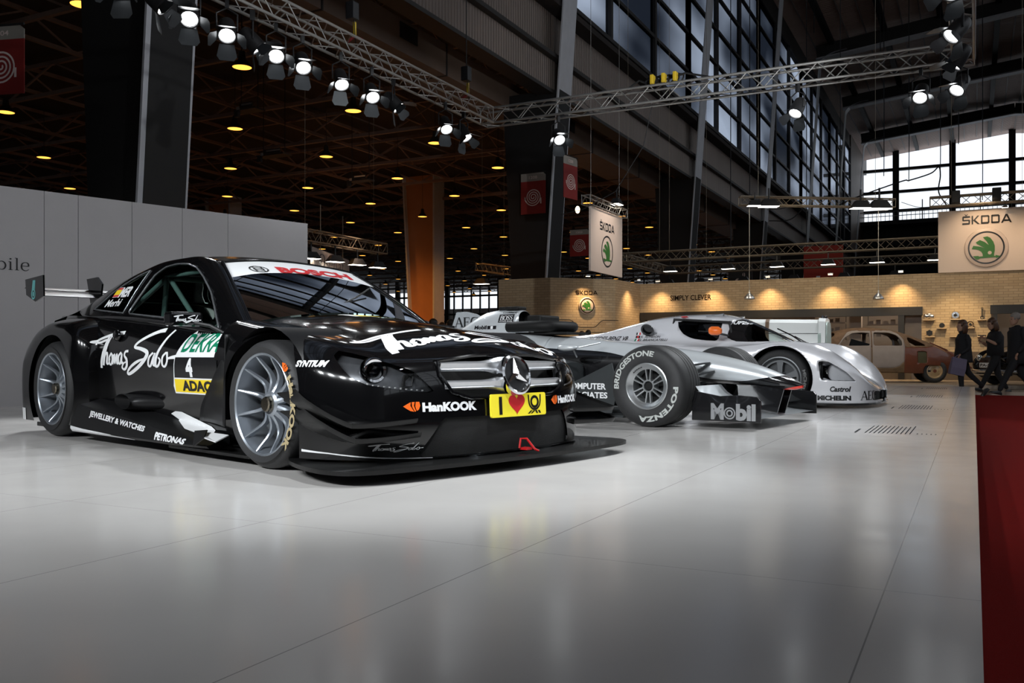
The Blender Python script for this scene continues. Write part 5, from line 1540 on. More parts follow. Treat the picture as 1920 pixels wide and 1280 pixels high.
m = MB(); m.tube([(.10, -.1, .72), (-.1, .1, .83), (-.32, .30, .92)], .008, 6); m.tube([(.13, -.02, .72), (-.08, .18, .82)], .006, 6); spart('wiper', m, M_sblack)
m = MB(); m.lathe([(0, -.02), (.07, -.02), (.085, .0), (.085, .006), (.06, .008)], 32, frame((-1.70, -.625, .90), (1, 0, 0), (0, -.55, .85))); spart('fuel_filler', m, M_sblack, smooth=40)
m = MB(); m.ball((-1.28, -.45, 1.06), (.05, .03, .01)); spart('roof_lamp', m, M_red)
def wheel5(R):
    Mx = Matrix.Rotation(radians(90), 4, 'X'); m = MB()
    m.lathe([(R, -.01), (R, .004), (R-.012, .006), (R-.02, -.01), (R-.04, -.03), (R-.06, -.03)], 48, Mx)
    m.lathe([(0, -.03), (.06, -.03), (.075, -.05), (.08, -.12)], 32, Mx)
    for k in range(5):
        a = 2*pi*(k+.25)/5; secs = []
        for t in (0, .5, 1):
            r = lerp(.06, R-.045, t); wd = lerp(.06, .10, t*t); secs.append([(r, -wd/2, -.09), (r, -wd*.4, -.035), (r, wd*.4, -.035), (r, wd/2, -.09)])
        b = MB(); b.loft(secs); m.join(b, Mx @ Matrix.Rotation(a, 4, 'Z'))
    m.lathe([(R-.06, -.1), (.05, -.12)], 40, Mx)
    return m
for x, y, side, R, wdt in ((0, -.95, -1, .325, .32), (0, .95, 1, .325, .32), (-2.77, -.96, -1, .345, .37), (-2.77, .96, 1, .345, .37)):
    e = bpy.data.objects.new('wheel', None); COL.objects.link(e); e.parent = SB; e.location = (x, y+side*-.012, R)
    if side > 0: e.rotation_euler = (0, 0, pi)
    tyre_mesh(R, .245, wdt).build('tyre', M_rubber, e, smooth=35); wheel5(.245).build('rim', M_rimgrey, e, smooth=35)
    if side < 0: decal_plane(arc_text('MICHELIN', .288, .034, radians(-10), radians(60), .03), frame((0, -.0172, 0), (1, 0, 0), (0, 0, 1))).build('lettering', mat('faded_tyre_letter', (.12, .12, .12), .6), e)
    sg = 1 if y > 0 else -1
    b = MB(); rows = []
    for k in range(17):
        a = pi*(k/16*1.2-.1); rr = .38 if x > -1 else .41; rows.append([(x+rr*cos(a), sg*.94, .33+rr*sin(a)), (x+rr*cos(a), sg*.5, .33+rr*sin(a))])
    b.grid(rows); o = len(b.v); b.v.append((x, sg*.5, .3))
    for k in range(16): b.f.append((o, 2*k+1, 2*k+3)); b.mi.append(0)
    spart('arch_liner', b, M_pad, smooth=40)
# rear wing on the tail
m = wing(.42, 1.06, -.86, .86, -3.92, radians(8), th=.02); RW2 = spart('rear_wing', m, M_silver2, smooth=40)
for sgn in (-1, 1):
    m = MB(); m.prism([(-4.47, .93), (-4.38, 1.172), (-4.22, 1.178), (-4.05, 1.14), (-3.88, 1.04), (-3.82, .93)], -.008, .008, frame((0, sgn*.885, 0), (1, 0, 0), (0, 0, 1))); spart('wing_endplate', m, mat('grey_wing_plate', (.30, .32, .34), .35, var=.05), RW2)
    m = MB(); m.bar((-3.9, sgn*.4, .8), (-4.1, sgn*.4, 1.06), .2, .02, up=(1, 0, 0)); spart('wing_support', m, M_sblack, RW2)
fl = serif('AEG'); fl.fit(-4.41, .965, -4.02, 1.105); spart('lettering', decal_plane(fl, frame((0, -.8955, 0), (1, 0, 0), (0, 0, 1))), M_ink, RW2)
# lettering on the flank
SM = side_matrix(-2.0)
def sdecal(fl, m_, box, off=.003, name='lettering'):
    fl.fit(*box); spart(name, decal_on(fl, body0, SM, .025, off), m_)
sdecal(text('MERCEDES-BENZ V8', .02, .2), M_ink, (-2.60, .77, -1.98, .825))
sdecal(text('M. BALDI', .015, .2), M_ink, (-1.79, .84, -1.60, .87)); sdecal(text('K. ACHESON', .015, .2), M_ink, (-1.81, .80, -1.55, .83)); sdecal(text('G. BRANCATELLI', .015, .2), M_ink, (-1.83, .76, -1.45, .79))
for z, cols in ((.84, (M_ink, M_white, M_red)), (.80, (M_ink, M_red, M_ink)), (.76, (M_green, M_white, M_red))):
    for k, c_ in enumerate(cols): sdecal(Flat().rect(0, 0, 1, 1), c_, (-1.88+.02*k, z, -1.86+.02*k, z+.03), .003, 'flag')
sdecal(text('Castrol', .04, .2), M_ink, (.55, .185, .755, .245))
sdecal(text('MICHELIN', .06), M_ink, (.42, .09, .755, .145))
fl = serif('AEG'); fl.fit(-1.24, .09, -.90, .195); spart('lettering', decal_on(fl, body0, frame((2, 0, 0), (.55, 1, 0), (0, 0, 1)), .02, .003), M_ink)
# ================================================================== brick-clad stand at the back, its cars and exhibits
def brick_mat():
    m, nt, b = nodes_of('pale_brick_cladding'); N = nt.nodes; L = nt.links
    uv = N.new('ShaderNodeUVMap')
    br = N.new('ShaderNodeTexBrick'); br.inputs['Scale'].default_value = 1.0
    br.inputs['Brick Width'].default_value = .24; br.inputs['Row Height'].default_value = .075; br.inputs['Mortar Size'].default_value = .008
    br.inputs['Color1'].default_value = (.42, .31, .185, 1); br.inputs['Color2'].default_value = (.50, .38, .24, 1); br.inputs['Mortar'].default_value = (.31, .23, .145, 1)
    L.new(uv.outputs[0], br.inputs['Vector'])
    nz = N.new('ShaderNodeTexNoise'); nz.inputs['Scale'].default_value = 2.5; L.new(uv.outputs[0], nz.inputs['Vector'])
    mx = N.new('ShaderNodeMix'); mx.data_type = 'RGBA'; mx.blend_type = 'MULTIPLY'; mx.inputs[0].default_value = .2
    L.new(br.outputs['Color'], mx.inputs[6]); L.new(nz.outputs['Fac'], mx.inputs[7]); L.new(mx.outputs[2], b.inputs['Base Color'])
    bp = N.new('ShaderNodeBump'); bp.inputs['Strength'].default_value = .3; bp.inputs['Distance'].default_value = .02; bp.invert = True
    L.new(br.outputs['Fac'], bp.inputs['Height']); L.new(bp.outputs['Normal'], b.inputs['Normal']); b.inputs['Roughness'].default_value = .7
    return m
M_brick = brick_mat()
def brick_wall(name, p, q, z0, z1, th=.18):
    """upright slab from p to q (front face), thickness to the back; uv in metres"""
    p = Vector((*p, 0)); q = Vector((*q, 0)); d = (q-p).normalized(); n = Vector((-d.y, d.x, 0))
    Lg = (q-p).length; b = MB(); a = [p, q, q+n*th, p+n*th]
    b.add([(v.x, v.y, z0) for v in a]+[(v.x, v.y, z1) for v in a], [(3, 2, 1, 0), (4, 5, 6, 7), (0, 1, 5, 4), (1, 2, 6, 5), (2, 3, 7, 6), (3, 0, 4, 7)])
    o = b.build(name, M_brick); me = o.data
    uv = me.uv_layers.new(name='UVMap')
    for lp in me.loops:
        v = me.vertices[lp.vertex_index].co; t = (Vector((v.x, v.y, 0))-p)
        uv.data[lp.index].uv = (t.dot(d)+t.dot(n), v.z)
    return structure(o)
WZ = 2.90; FY = 28.3
brick_wall('wall_stand', (-13.05, 24.7), (-11.3, 24.7), -.3, WZ)
brick_wall('wall_stand', (-11.3, 24.7), (-9.8, 26.2), -.3, WZ)
brick_wall('wall_stand', (-9.8, 26.2), (-9.72, FY), -.3, WZ)
brick_wall('wall_stand', (-9.72, FY), (9.0, FY), 1.95, WZ)
brick_wall('wall_stand', (-1.33, FY-.02), (.42, FY-.02), .66, 1.95)
M_frame = mat('black_frame', (.01, .009, .009), .5, var=.1)
M_brownb = mat('brown_base_board', (.10, .075, .055), .7, var=.1)
M_inside = mat('beige_inner_wall', (.33, .28, .245), .7, var=.06, scale=2)
M_post = mat('grey_brown_poster', (.24, .20, .18), .6, var=.5, scale=1.2)
def sbox(name, c, s, m, **k): return structure(box_obj(name, c, s, m, **k))
sbox('trim_2', (-5.5, FY+.02, 1.84), (8.4, .22, .24), M_frame); sbox('trim_2', (5.0, FY+.02, 1.84), (9.2, .22, .24), M_frame)
for x in (-9.6, -1.86, .52, 1.28): sbox('trim_3', (x, FY+.02, .8), (.16 if x < 0 else .1, .2, 2.0), M_frame)
sbox('wall_stand_base', (-.4, FY+.03, .27), (2.2, .16, .8), M_brownb)
sbox('wall_stand_low', (-5.6, FY+.05, .15), (8, .1, .7), M_brownb); sbox('wall_stand_low', (4.8, FY+.05, .15), (9, .1, .7), M_brownb)
sbox('wall_stand_inner', (0, FY+3.2, 1.3), (20, .2, 3.2), M_inside); sbox('ceiling_stand', (0, FY+1.7, 2.3), (20, 3.0, .1), M_inside)
sbox('floor_stand_platform', (-2, 26.1, -.21), (20, 4.4, .18), M_beige)
for (x, w_, z, h) in ((-8.2, 1.0, 1.2, 1.2), (-5.6, 2.6, 1.35, .9), (-1.55, .5, 1.3, 1.0)):
    p_ = tag(box_obj('wall_poster', (x, FY+.4, z), (w_, .04, h), M_post), {-8.2: 'brown poster behind the opening, left of the white car', -5.6: 'wide pale poster above the white car bonnet', -1.55: 'narrow grey landscape poster beside the parts wall'}[x], 'poster')
    t_ = p_
for k, (x, z) in enumerate(((-4.6, 1.58), (-4.6, 1.30), (-4.6, 1.02), (-2.35, 1.5), (-2.35, 1.12))):
    sh_ = thing('display_shelf', ['upper shelf of pale exhibits in the stand opening', 'second shelf with exhibits behind the rusty car', 'low shelf with exhibits above the rusty car roof', 'shelf with pale exhibits right of the grey pillar', 'low right shelf with exhibits behind the rusty car'][k], 'shelf', (x, FY+1.2, z))
    b = MB(); b.box((0, 0, 0), (1.1 if k > 2 else 2.2, .3, .03)); b.build('shelf_board', M_inside, sh_)
    b = MB()
    for q in range(5 if k > 2 else 10): b.box(((-.42 if k > 2 else -.95)+.2*q, 0, .06+.02*(q % 2)), (.13, .12, .1+.04*(q % 2)))
    b.build('exhibits', M_post, sh_)['kind'] = 'stuff'
    b = MB()
    for dx in ((-.53, .53) if k > 2 else (-1.08, 1.08)): b.bar((dx, .12, -.02), (dx, .12, .24 if k not in (0, 3) else 2.2-z), .015)
    b.build('hanger', M_frame, sh_)
for x in (-3.25,): sbox('stand_pillar', (x, FY+1.5, 1.0), (.34, .34, 2.6), M_inside)
# writing on the walls
M_wink = mat('matt_dark_letter', (.02, .012, .008), .95, var=.1, spec=.05)
def wall_text(fl, box, o, xd, m_, label, cat, off=.012, depth=.006):
    """raised letters standing on a wall: x along xd, y up"""
    fl.fit(*box); Mx = frame(o, xd, (0, 0, 1)); b = MB(); b.add([(x, y, depth) for x, y in fl.v], fl.f, Mx)
    return tag(b.build('lettering', m_), label, cat)
def skoda_text():
    fl = Flat(); t = .13
    def R(p): fl.poly(p)
    # wide square letters S K O D A with the hook over the S
    S = [[(.0, .0), (.9, .0), (1.0, .1), (1.0, .5), (.9, .58), (.2, .58), (.2, .8), (1.0, .8), (1.0, 1.0), (.1, 1.0), (.0, .9), (.0, .5), (.1, .42), (.8, .42), (.8, .2), (.0, .2)]]
    for p in S: R(p)
    R([(.38, 1.22), (.5, 1.1), (.62, 1.22), (.74, 1.22), (.56, 1.04), (.44, 1.04), (.26, 1.22)])
    R([(1.2, 0), (1.4, 0), (1.4, 1), (1.2, 1)]); R([(1.4, .45), (1.95, 1.0), (2.2, 1.0), (1.68, .5), (2.25, 0), (1.97, 0), (1.4, .52)])
    for x0, cut_ in ((2.4, True), (3.7, False)):
        o_ = [(x0, 0), (x0+.95, 0), (x0+1.08, .14), (x0+1.08, .86), (x0+.95, 1), (x0, 1)]
        if cut_: o_ = [(x0+.12, 0), (x0+.96, 0), (x0+1.08, .12), (x0+1.08, .88), (x0+.96, 1), (x0+.12, 1), (x0, .88), (x0, .12)]
        R(o_[:0] or [(x0, .02), (x0+.2, .02), (x0+.2, .98), (x0, .98)]); R([(x0+.1, .8), (x0+.98, .8), (x0+.98, 1), (x0+.1, 1)]); R([(x0+.1, 0), (x0+.98, 0), (x0+.98, .2), (x0+.1, .2)]); R([(x0+.88, .1), (x0+1.08, .1), (x0+1.08, .9), (x0+.88, .9)])
    R([(4.95, 0), (5.17, 0), (5.62, .78), (6.07, 0), (6.29, 0), (5.74, 1), (5.5, 1)]); R([(5.3, .18), (5.95, .18), (5.86, .36), (5.4, .36)])
    return fl
WING = [[(.10, .40), (.14, .50), (.30, .47), (.45, .42), (.24, .55), (.21, .60), (.32, .665), (.45, .60), (.56, .50), (.50, .62), (.42, .72), (.40, .745), (.52, .765), (.60, .72), (.68, .60), (.72, .47), (.72, .33), (.70, .22), (.70, .17), (.74, .165), (.74, .195), (.88, .155), (.76, .10), (.75, .13), (.33, .115), (.27, .075), (.22, .08), (.13, .185), (.28, .185), (.30, .165), (.40, .17), (.395, .24), (.36, .31), (.28, .37), (.20, .39)]]
def emblem(o, xd, dia, label, parent_m=None):
    """round badge: pale disc, dark ring, green winged arrow"""
    e = thing('wall_emblem', label, 'logo', o, 0)
    Mx = frame((0, 0, 0), xd, (0, 0, 1)); r = dia/2
    b = MB(); b.lathe([(r*1.12, .0), (r*1.1, .03), (r*1.0, .045), (0, .045)], 56, Mx); b.build('badge', mat('pale_pink_badge', (.62, .50, .43), .4, var=.03), e, smooth=40)
    fl = Flat().ring(0, 0, r*.86, r*1.0, 56); decal_plane(fl, Mx, .052).build('dark_ring', M_wink, e)
    fl = Flat()
    for p in WING: fl.poly([((x-.49)*dia*.95, (y-.43)*dia*.95) for x, y in p])
    decal_plane(fl, Mx, .056).build('winged_arrow', mat('leaf_green_mark', (.03, .16, .02), .4, var=.06), e)
    fl = Flat().disc((.585-.49)*dia*.95, (.27-.43)*dia*.95, dia*.05); decal_plane(fl, Mx, .060).build('eye', mat('pale_pink_badge', (1, 1, 1)), e)
    return e
XD = (1, 0, 0); CD = (.7071, .7071, 0)
wall_text(text('SIMPLY CLEVER', .018), (0, 0, 1.33, .165), (-8.70, FY-.01, 2.33), XD, M_wink, 'dark SIMPLY CLEVER lettering on the long brick wall', 'lettering')
cm = Vector((-10.47, 25.53, 0))-Vector((-.7071, .7071, 0))*.01
wall_text(skoda_text(), (-.36, 0, .36, .145), (cm.x+.0, cm.y, 2.415), CD, M_wink, 'small dark maker lettering on the chamfered brick corner', 'lettering')
emblem((cm.x, cm.y, 2.075), CD, .46, 'round green winged badge on the chamfered brick corner')
fl = Flat(); fl.stroke([(-1.05, 1.64), (-.55, 1.64), (-.47, 1.61), (-.30, 1.45), (-.22, 1.42), (.22, 1.42), (.30, 1.45), (.47, 1.61), (.55, 1.64), (1.05, 1.64)], .022, smooth=False)
tag(decal_plane(fl, frame((cm.x, cm.y, 0), CD, (0, 0, 1)), .006).build('groove_line', M_frame), 'dark outline groove under the badge on the chamfered wall', 'wall line')
fl = Flat(); fl.stroke([(.15, 1.27), (.9, 1.27)], .02, smooth=False)
tag(decal_plane(fl, frame((cm.x, cm.y, 0), CD, (0, 0, 1)), .006).build('groove_line', M_frame), 'short straight groove low on the chamfered wall', 'wall line')
# big sign on top of the wall
M_sign = mat('warm_white_sign', (.70, .58, .50), .6, var=.03)
SG = thing('maker_sign', 'large pale sign with winged badge standing on the brick wall', 'sign', (-.9, FY-.05, 2.9))
b = MB(); b.box((2.0, .8, .86), (4.0, 1.6, 1.72)); b.build('sign_box', M_sign, SG)
fl = skoda_text(); fl.fit(.61, 1.31, 1.82, 1.60); decal_plane(fl, frame((0, -.012, 0), XD, (0, 0, 1)), .0).build('lettering', M_ink, SG)
em_c = (1.2, -.012, .645); Mx = frame(em_c, XD, (0, 0, 1)); r = .48
b = MB(); b.lathe([(r*1.13, .0), (r*1.1, .03), (r, .045), (0, .045)], 56, Mx); b.build('badge', mat('pale_pink_badge', (1, 1, 1)), SG, smooth=40)
decal_plane(Flat().ring(0, 0, r*.86, r*.94, 56), Mx, .052).build('dark_ring', M_ink, SG)
fl = Flat()
for p in WING: fl.poly([((x-.49)*2*r*.95, (y-.43)*2*r*.95) for x, y in p])
decal_plane(fl, Mx, .056).build('winged_arrow', mat('leaf_green_mark', (1, 1, 1)), SG)
decal_plane(Flat().disc((.585-.49)*2*r*.95, (.27-.43)*2*r*.95, r*.1), Mx, .060).build('eye', mat('pale_pink_badge', (1, 1, 1)), SG)
# hanging banner
BN = thing('hanging_banner', 'white hanging banner with green badge above the brick corner', 'banner', (-8.3, 20.45, 0))
b = MB(); b.box((0, 1.1, 3.42), (.05, 2.2, 1.58)); b.build('banner_cloth', M_sign, BN)
Mb = frame((.03, 1.1, 3.4), (0, 1, 0), (0, 0, 1))
fl = skoda_text(); fl.fit(-.5, .30, .5, .56); decal_plane(fl, Mb, .0).build('lettering', M_ink, BN)
decal_plane(Flat().ring(0, -.2, .36, .40, 48), Mb, .0).build('dark_ring', M_ink, BN)
fl = Flat()
for p in WING: fl.poly([((x-.49)*.78, -.2+(y-.43)*.78) for x, y in p])
decal_plane(fl, Mb, .002).build('winged_arrow', mat('leaf_green_mark', (1, 1, 1)), BN)
# exhibits on little shelves
M_shelf = mat('pale_wood_shelf', (.55, .42, .27), .5, var=.08)
def wshelf(x0, x1, z, label):
    return tag(box_obj('wall_shelf', ((x0+x1)/2, FY-.14, z), (x1-x0, .22, .022), M_shelf), label, 'shelf')
SHV = [(-1.29, -.98, 1.575, 'top left wall shelf under the chrome twin part'), (-.58, -.31, 1.575, 'top middle wall shelf under the round chrome part'), (.08, .31, 1.555, 'top right wall shelf under the upright rod'), (-.93, -.68, 1.335, 'second row wall shelf under the black disc'), (-.19, .01, 1.335, 'second row wall shelf under the ringed disc'), (-1.23, -.97, 1.10, 'lowest left wall shelf under the black cog'), (-.6, -.35, 1.10, 'empty lowest middle wall shelf behind the walking woman'), (.08, .31, 1.09, 'lowest right wall shelf under the dark bar')]
for s_ in SHV: wshelf(*s_)
FX = FY-.14
t = thing('engine_part', 'shiny twin chrome part on the top left wall shelf', 'machine part', (-1.12, FX, 1.587))
for k, (dx, dz, r) in enumerate(((-.07, .09, .085), (.06, .08, .075), (.0, .14, .05))):
    b = MB(); b.ball((dx, 0, dz), r, 16, 10); b.build('chrome_drum', M_chrome, t, smooth=60)
t = thing('engine_part', 'round chrome part on the top middle wall shelf', 'machine part', (-.46, FX, 1.587))
b = MB(); b.lathe([(0, .05), (.05, .05), (.06, .03), (.09, .03), (.11, .0), (.10, -.03)], 28, frame((0, 0, .11), (1, 0, 0), (0, 0, 1))); b.build('wheel_disc', M_chrome, t, smooth=40)
b = MB(); b.lathe([(0, .06), (.04, .055), (.045, .03)], 20, frame((0, 0, .11), (1, 0, 0), (0, 0, 1))); b.build('hub', M_satin, t, smooth=40)
t = thing('engine_part', 'dark upright connecting rod on the top right wall shelf', 'machine part', (.20, FX, 1.567))
b = MB(); b.bar((0, 0, .05), (0, 0, .30), .035, .03); b.lathe([(.03, -.02), (.05, -.02), (.05, .02), (.03, .02)], 20, frame((0, 0, .05), (1, 0, 0), (0, 0, 1))); b.lathe([(.015, -.02), (.028, -.02), (.028, .02), (.015, .02)], 16, frame((0, 0, .31), (1, 0, 0), (0, 0, 1))); b.build('rod', M_satin, t, smooth=40)
t = tag(MB().lathe([(0, -.03), (.06, -.03), (.07, -.02), (.07, .02), (.06, .03), (0, .03)], 24, frame((-.80, FX, 1.417), (1, 0, 0), (0, 0, 1))).build('engine_part', M_satin, smooth=40), 'plain black disc on the second row wall shelf', 'machine part')
t = thing('engine_part', 'ringed brown disc right of the woman on the second row shelf', 'machine part', (-.09, FX, 1.347))
b = MB(); b.lathe([(.06, -.01), (.085, -.02), (.09, .0), (.085, .02), (.06, .01)], 28, frame((0, 0, .09), (1, 0, 0), (0, 0, 1))); b.build('ring', mat('brown_metal', (.12, .08, .05), .4, metal=.5), t, smooth=50)
b = MB(); b.lathe([(0, .02), (.03, .02), (.035, 0)], 20, frame((0, 0, .09), (1, 0, 0), (0, 0, 1))); b.build('hub', M_satin, t, smooth=40)
b = MB(); pts = [((.075+.02*(k % 2))*cos(2*pi*k/12), (.075+.02*(k % 2))*sin(2*pi*k/12)) for k in range(12)]; b.prism(pts, -.03, .03, frame((-1.12, FX, 1.205), (1, 0, 0), (0, 0, 1)))
tag(b.build('engine_part', M_satin), 'black toothed cog on the lowest left wall shelf', 'machine part')
b = MB(); b.bar((.10, FX, 1.125), (.30, FX, 1.125), .03, .03); tag(b.build('engine_part', M_satin), 'short dark bar lying on the lowest right wall shelf', 'machine part')
# lamps that wash the brick: little arm, head, real spot
M_lampglow = mat('warm_lamp_face', (1, .8, .5), .4, emit=(1, .74, .42), strength=9)
M_coolglow = mat('cool_lamp_face', (1, 1, 1), .4, emit=(1, .97, .92), strength=14)
M_flood = mat('flood_lamp_face', (1, 1, .9), .4, emit=(1, .93, .78), strength=9)
wl0 = thing('wall_lamp', 'small arm lamp on the brick wall top', 'lamp', (0, 0, 0))
b = MB(); b.bar((0, .02, 0), (0, -.30, .12), .02); b.bar((0, -.30, .12), (0, -.36, .06), .02); b.build('arm', M_frame, wl0)
b = MB(); b.box((0, -.38, .06), (.14, .07, .05)); b.build('lamp_head', M_brush, wl0, bevel=.008)
b = MB(); b.box((0, -.38, .032), (.12, .055, .004)); b.build('lamp_glass', M_lampglow, wl0)
WL_ = [(-10.55, 25.45, radians(45), 'arm lamp over the chamfered brick corner'), (-9.76, 27.2, radians(88), 'arm lamp over the short return brick wall'), (-9.0, FY, 0, 'arm lamp at the left end of the long brick wall'), (-7.3, FY, 0, 'arm lamp above the end of the wall slogan'), (-5.55, FY, 0, 'arm lamp above the brick wall right of the left pendant'), (-3.75, FY, 0, 'arm lamp above the brick wall over the white car'), (-1.85, FY, 0, 'arm lamp above the brick wall left of the big sign')]
for k, (x, y, a, lab) in enumerate(WL_):
    o = wl0 if k == 0 else dup(wl0)
    o.location = (x, y, WZ); o.rotation_euler = (0, 0, a); o['label'] = lab; o['group'] = 'arm lamps along the brick wall'
    dx, dy = .38*sin(a), -.38*cos(a)
    spot_light('wall_lamp_light', (x+dx, y+dy, WZ+.02), (x+dx*.25, y+dy*.25, 1.1), 190, 95, .05, 1.0, (1, .66, .32))
for x in (.2, 2.0): spot_light('sign_lamp_light', (x, FY-1.3, 5.0), (x, FY, 3.4), 110, 90, .06, .9, (1, .74, .48))
spot_light('parts_wall_light', (-.4, FY-1.6, 2.75), (-.4, FY, 1.2), 160, 70, .06, .9, (1, .72, .38))
point_light('stand_room_light', (-6, FY+1.6, 2.1), 30, (1, .82, .62)); point_light('stand_room_light', (-2.4, FY+1.4, 2.1), 30, (1, .82, .62)); point_light('stand_room_light', (2.5, FY+1.6, 2.1), 26, (1, .82, .62))
spot_light('banner_lamp_light', (-6.9, 21.4, 4.9), (-8.3, 21.5, 3.4), 110, 80, .06, .9, (1, .85, .72))

# ------------------------------------------------------------------ white vintage car with strapped bonnet
M_wpaint = mat('white_vintage_paint', (.74, .76, .74), .35, coat=.4, var=.03, scale=3)
M_strap = mat('brown_leather_strap', (.13, .075, .04), .6, var=.2, scale=30)
M_mint = mat('pale_mint_grille', (.42, .50, .46), .35, metal=.3, var=.1, scale=90, bump=.4)
VC = thing('vintage_car', 'white old racing car with two brown bonnet straps', 'car', (-2.0, 14.6, 0), radians(2))
# local: x forward, origin on the stage under the radiator; bonnet runs back to -1.9
def hood_sec(x, hw, zt, zb):
    P = [(-hw, zb), (-hw, zt-.20), (-hw*.86, zt-.05), (-hw*.70, zt), (0, zt+.012), (hw*.70, zt), (hw*.86, zt-.05), (hw, zt-.20), (hw, zb)]
    return [(x, y, z) for y, z in P]
b = MB(); b.loft([hood_sec(-1.95, .42, 1.155, .45), hood_sec(-1.0, .39, 1.14, .45), hood_sec(-.10, .35, 1.12, .45)]); b.build('bonnet', M_wpaint, VC, smooth=25)
b = MB()
for sgn in (-1, 1): b.bar((-1.95, sgn*.428, .93), (-.1, sgn*.358, .91), .008)
b.build('bonnet_hinge', M_satin, VC)
for x in (-1.20, -.85):
    b = MB(); hw = lerp(.35, .42, -x/1.95)+.006; zt = lerp(1.12, 1.155, -x/1.95)+.008
    k_ = .12 if x == -1.20 else -.06
    pts = [(x-k_*.3, -hw, .5), (x, -hw, zt-.19), (x+.0, -hw*.87, zt-.045), (x+.0, -hw*.7, zt), (x, 0, zt+.012), (x, hw*.7, zt), (x, hw*.87, zt-.045), (x, hw, zt-.19), (x-k_*.3, hw, .5)]
    rows = [[(p[0]-.028, p[1], p[2]), (p[0]+.028, p[1], p[2])] for p in pts]; b.grid(rows); b.build('bonnet_strap', M_strap, VC, solid=.006)
b = MB(); b.loft([hood_sec(-.10, .365, 1.145, .42), hood_sec(.0, .36, 1.14, .42)]); b.build('radiator_shell', M_wpaint, VC, smooth=25)
b = MB(); b.loft([[(.005, y, z) for x, y, z in hood_sec(0, .33, 1.09, .46)], [(.02, y, z) for x, y, z in hood_sec(0, .32, 1.08, .47)]]); b.build('radiator_mesh', M_mint, VC)
b = MB(); b.loft([[(-.105, y, z) for x, y, z in hood_sec(0, .372, 1.09, .42)], [(-.06, y, z) for x, y, z in hood_sec(0, .372, 1.09, .42)]]); b.build('mesh_band', M_mint, VC)
b = MB(); b.lathe([(.05, 0), (.05, .03), (.03, .05), (0, .05)], 16, Mt((-.05, 0, 1.145))); b.build('filler_cap', M_chrome, VC, smooth=40)
b = MB(); b.loft([hood_sec(-1.95, .42, 1.155, .40), hood_sec(-2.5, .46, 1.05, .40), hood_sec(-3.2, .46, .98, .42), hood_sec(-3.9, .3, .9, .5), hood_sec(-4.2, .1, .8, .6)]); b.build('rear_body', M_wpaint, VC, smooth=30)
b = MB(); b.box((-2.2, 0, .40), (4.0, .7, .12)); b.build('chassis', M_wpaint, VC)
for x in (-.35, -3.3):
    for sgn in (-1, 1):
        e = bpy.data.objects.new('wheel', None); COL.objects.link(e); e.parent = VC; e.location = (x, sgn*.70, .40)
        b = MB(); b.tube([(.345*cos(2*pi*k/32), 0, .345*sin(2*pi*k/32)) for k in range(32)], .055, 10, closed=True); b.build('tyre', M_rubber, e, smooth=60)
        b = MB()
        for k in range(24): b.tube([(.05*cos(2*pi*k/24), .05*sgn, .05*sin(2*pi*k/24)), (.30*cos(2*pi*(k+.4)/24), 0, .30*sin(2*pi*(k+.4)/24))], .006, 5)
        b.tube([(.30*cos(2*pi*k/32), 0, .30*sin(2*pi*k/32)) for k in range(32)], .016, 8, closed=True); b.build('spokes', M_wpaint, e, smooth=60)
b = MB(); b.tube([(-.35, -.7, .4), (-.35, .7, .4)], .03, 8); b.tube([(-3.3, -.7, .4), (-3.3, .7, .4)], .03, 8); b.build('axle', M_satin, VC)

# ------------------------------------------------------------------ rusty saloon on the brick stand
M_rust = mat('rusty_roof_metal', (.15, .09, .052), .75, var=.5, scale=9, bump=.3)
M_prime = mat('bare_grey_primer', (.27, .235, .22), .6, var=.15, scale=7)
M_mar = mat('worn_brown_red_paint', (.12, .035, .016), .35, coat=.3, var=.4, scale=6)
M_patina = mat('brown_patina_metal', (.15, .095, .05), .6, var=.5, scale=12)
RS = thing('rusty_saloon', 'rusty grey and brown fastback saloon without glass', 'car', (-1.03, 25.9, -.12), radians(180+14))
# local x forward (to the left in the picture), origin under the rear axle; nearer side is y = +
RP = [(-.72, (.10, .52, .44)), (-.55, (.30, .66, .34)), (-.3, (.52, .84, .25)), (0, (.66, 1.0, .24)), (.4, (.72, 1.17, .24)), (.8, (.74, 1.31, .25)), (1.2, (.74, 1.40, .25)), (1.6, (.74, 1.43, .25)), (2.0, (.73, 1.41, .25)), (2.35, (.71, 1.33, .26)), (2.6, (.66, 1.14, .28)), (2.8, (.60, .98, .3)), (3.2, (.5, .93, .35)), (3.6, (.4, .86, .4))]
def saloon_row(x):
    hw, zt, zb = interp(RP, x)
    zs = min(.90, zb+(zt-zb)*.62)
    up_ = max(0, zt-zs)
    P = [(hw*.92, zb), (hw, zb+(zs-zb)*.3), (hw*1.0, zb+(zs-zb)*.7), (hw*.96, zs), (hw*.90, zs+up_*.4), (hw*.80, zs+up_*.75), (hw*.6, zt-.035*min(1, up_*3)), (hw*.3, zt-.008), (0, zt)]
    q = catmull([(a, z, 0) for a, z in P], 5)
    r = [(x, p.x, p.y) for p in q]
    return r+[(x, -p.x, p.y) for p in q[-2::-1]]
b = MB(); b.grid([saloon_row(-.72+.045*i) for i in range(97)])
rb = lambda poly: poly_sd(poly)
w1 = rb([(1.56, .945), (1.56, 1.27), (1.75, 1.29), (1.98, 1.27), (2.16, 1.15), (2.28, .99), (2.27, .945)])
w2 = rb([(.78, .945), (.80, 1.08), (.92, 1.22), (1.10, 1.285), (1.46, 1.29), (1.47, .945)])
w3 = rb([(.20, .94), (.32, 1.02), (.55, 1.13), (.66, 1.17), (.66, 1.10), (.58, .94)])
hatch = rb([(.20, .50), (.20, .80), (.42, .80), (.42, .50)])
side_ = lambda p: abs(p[1]) > .30 and p[2] > .4
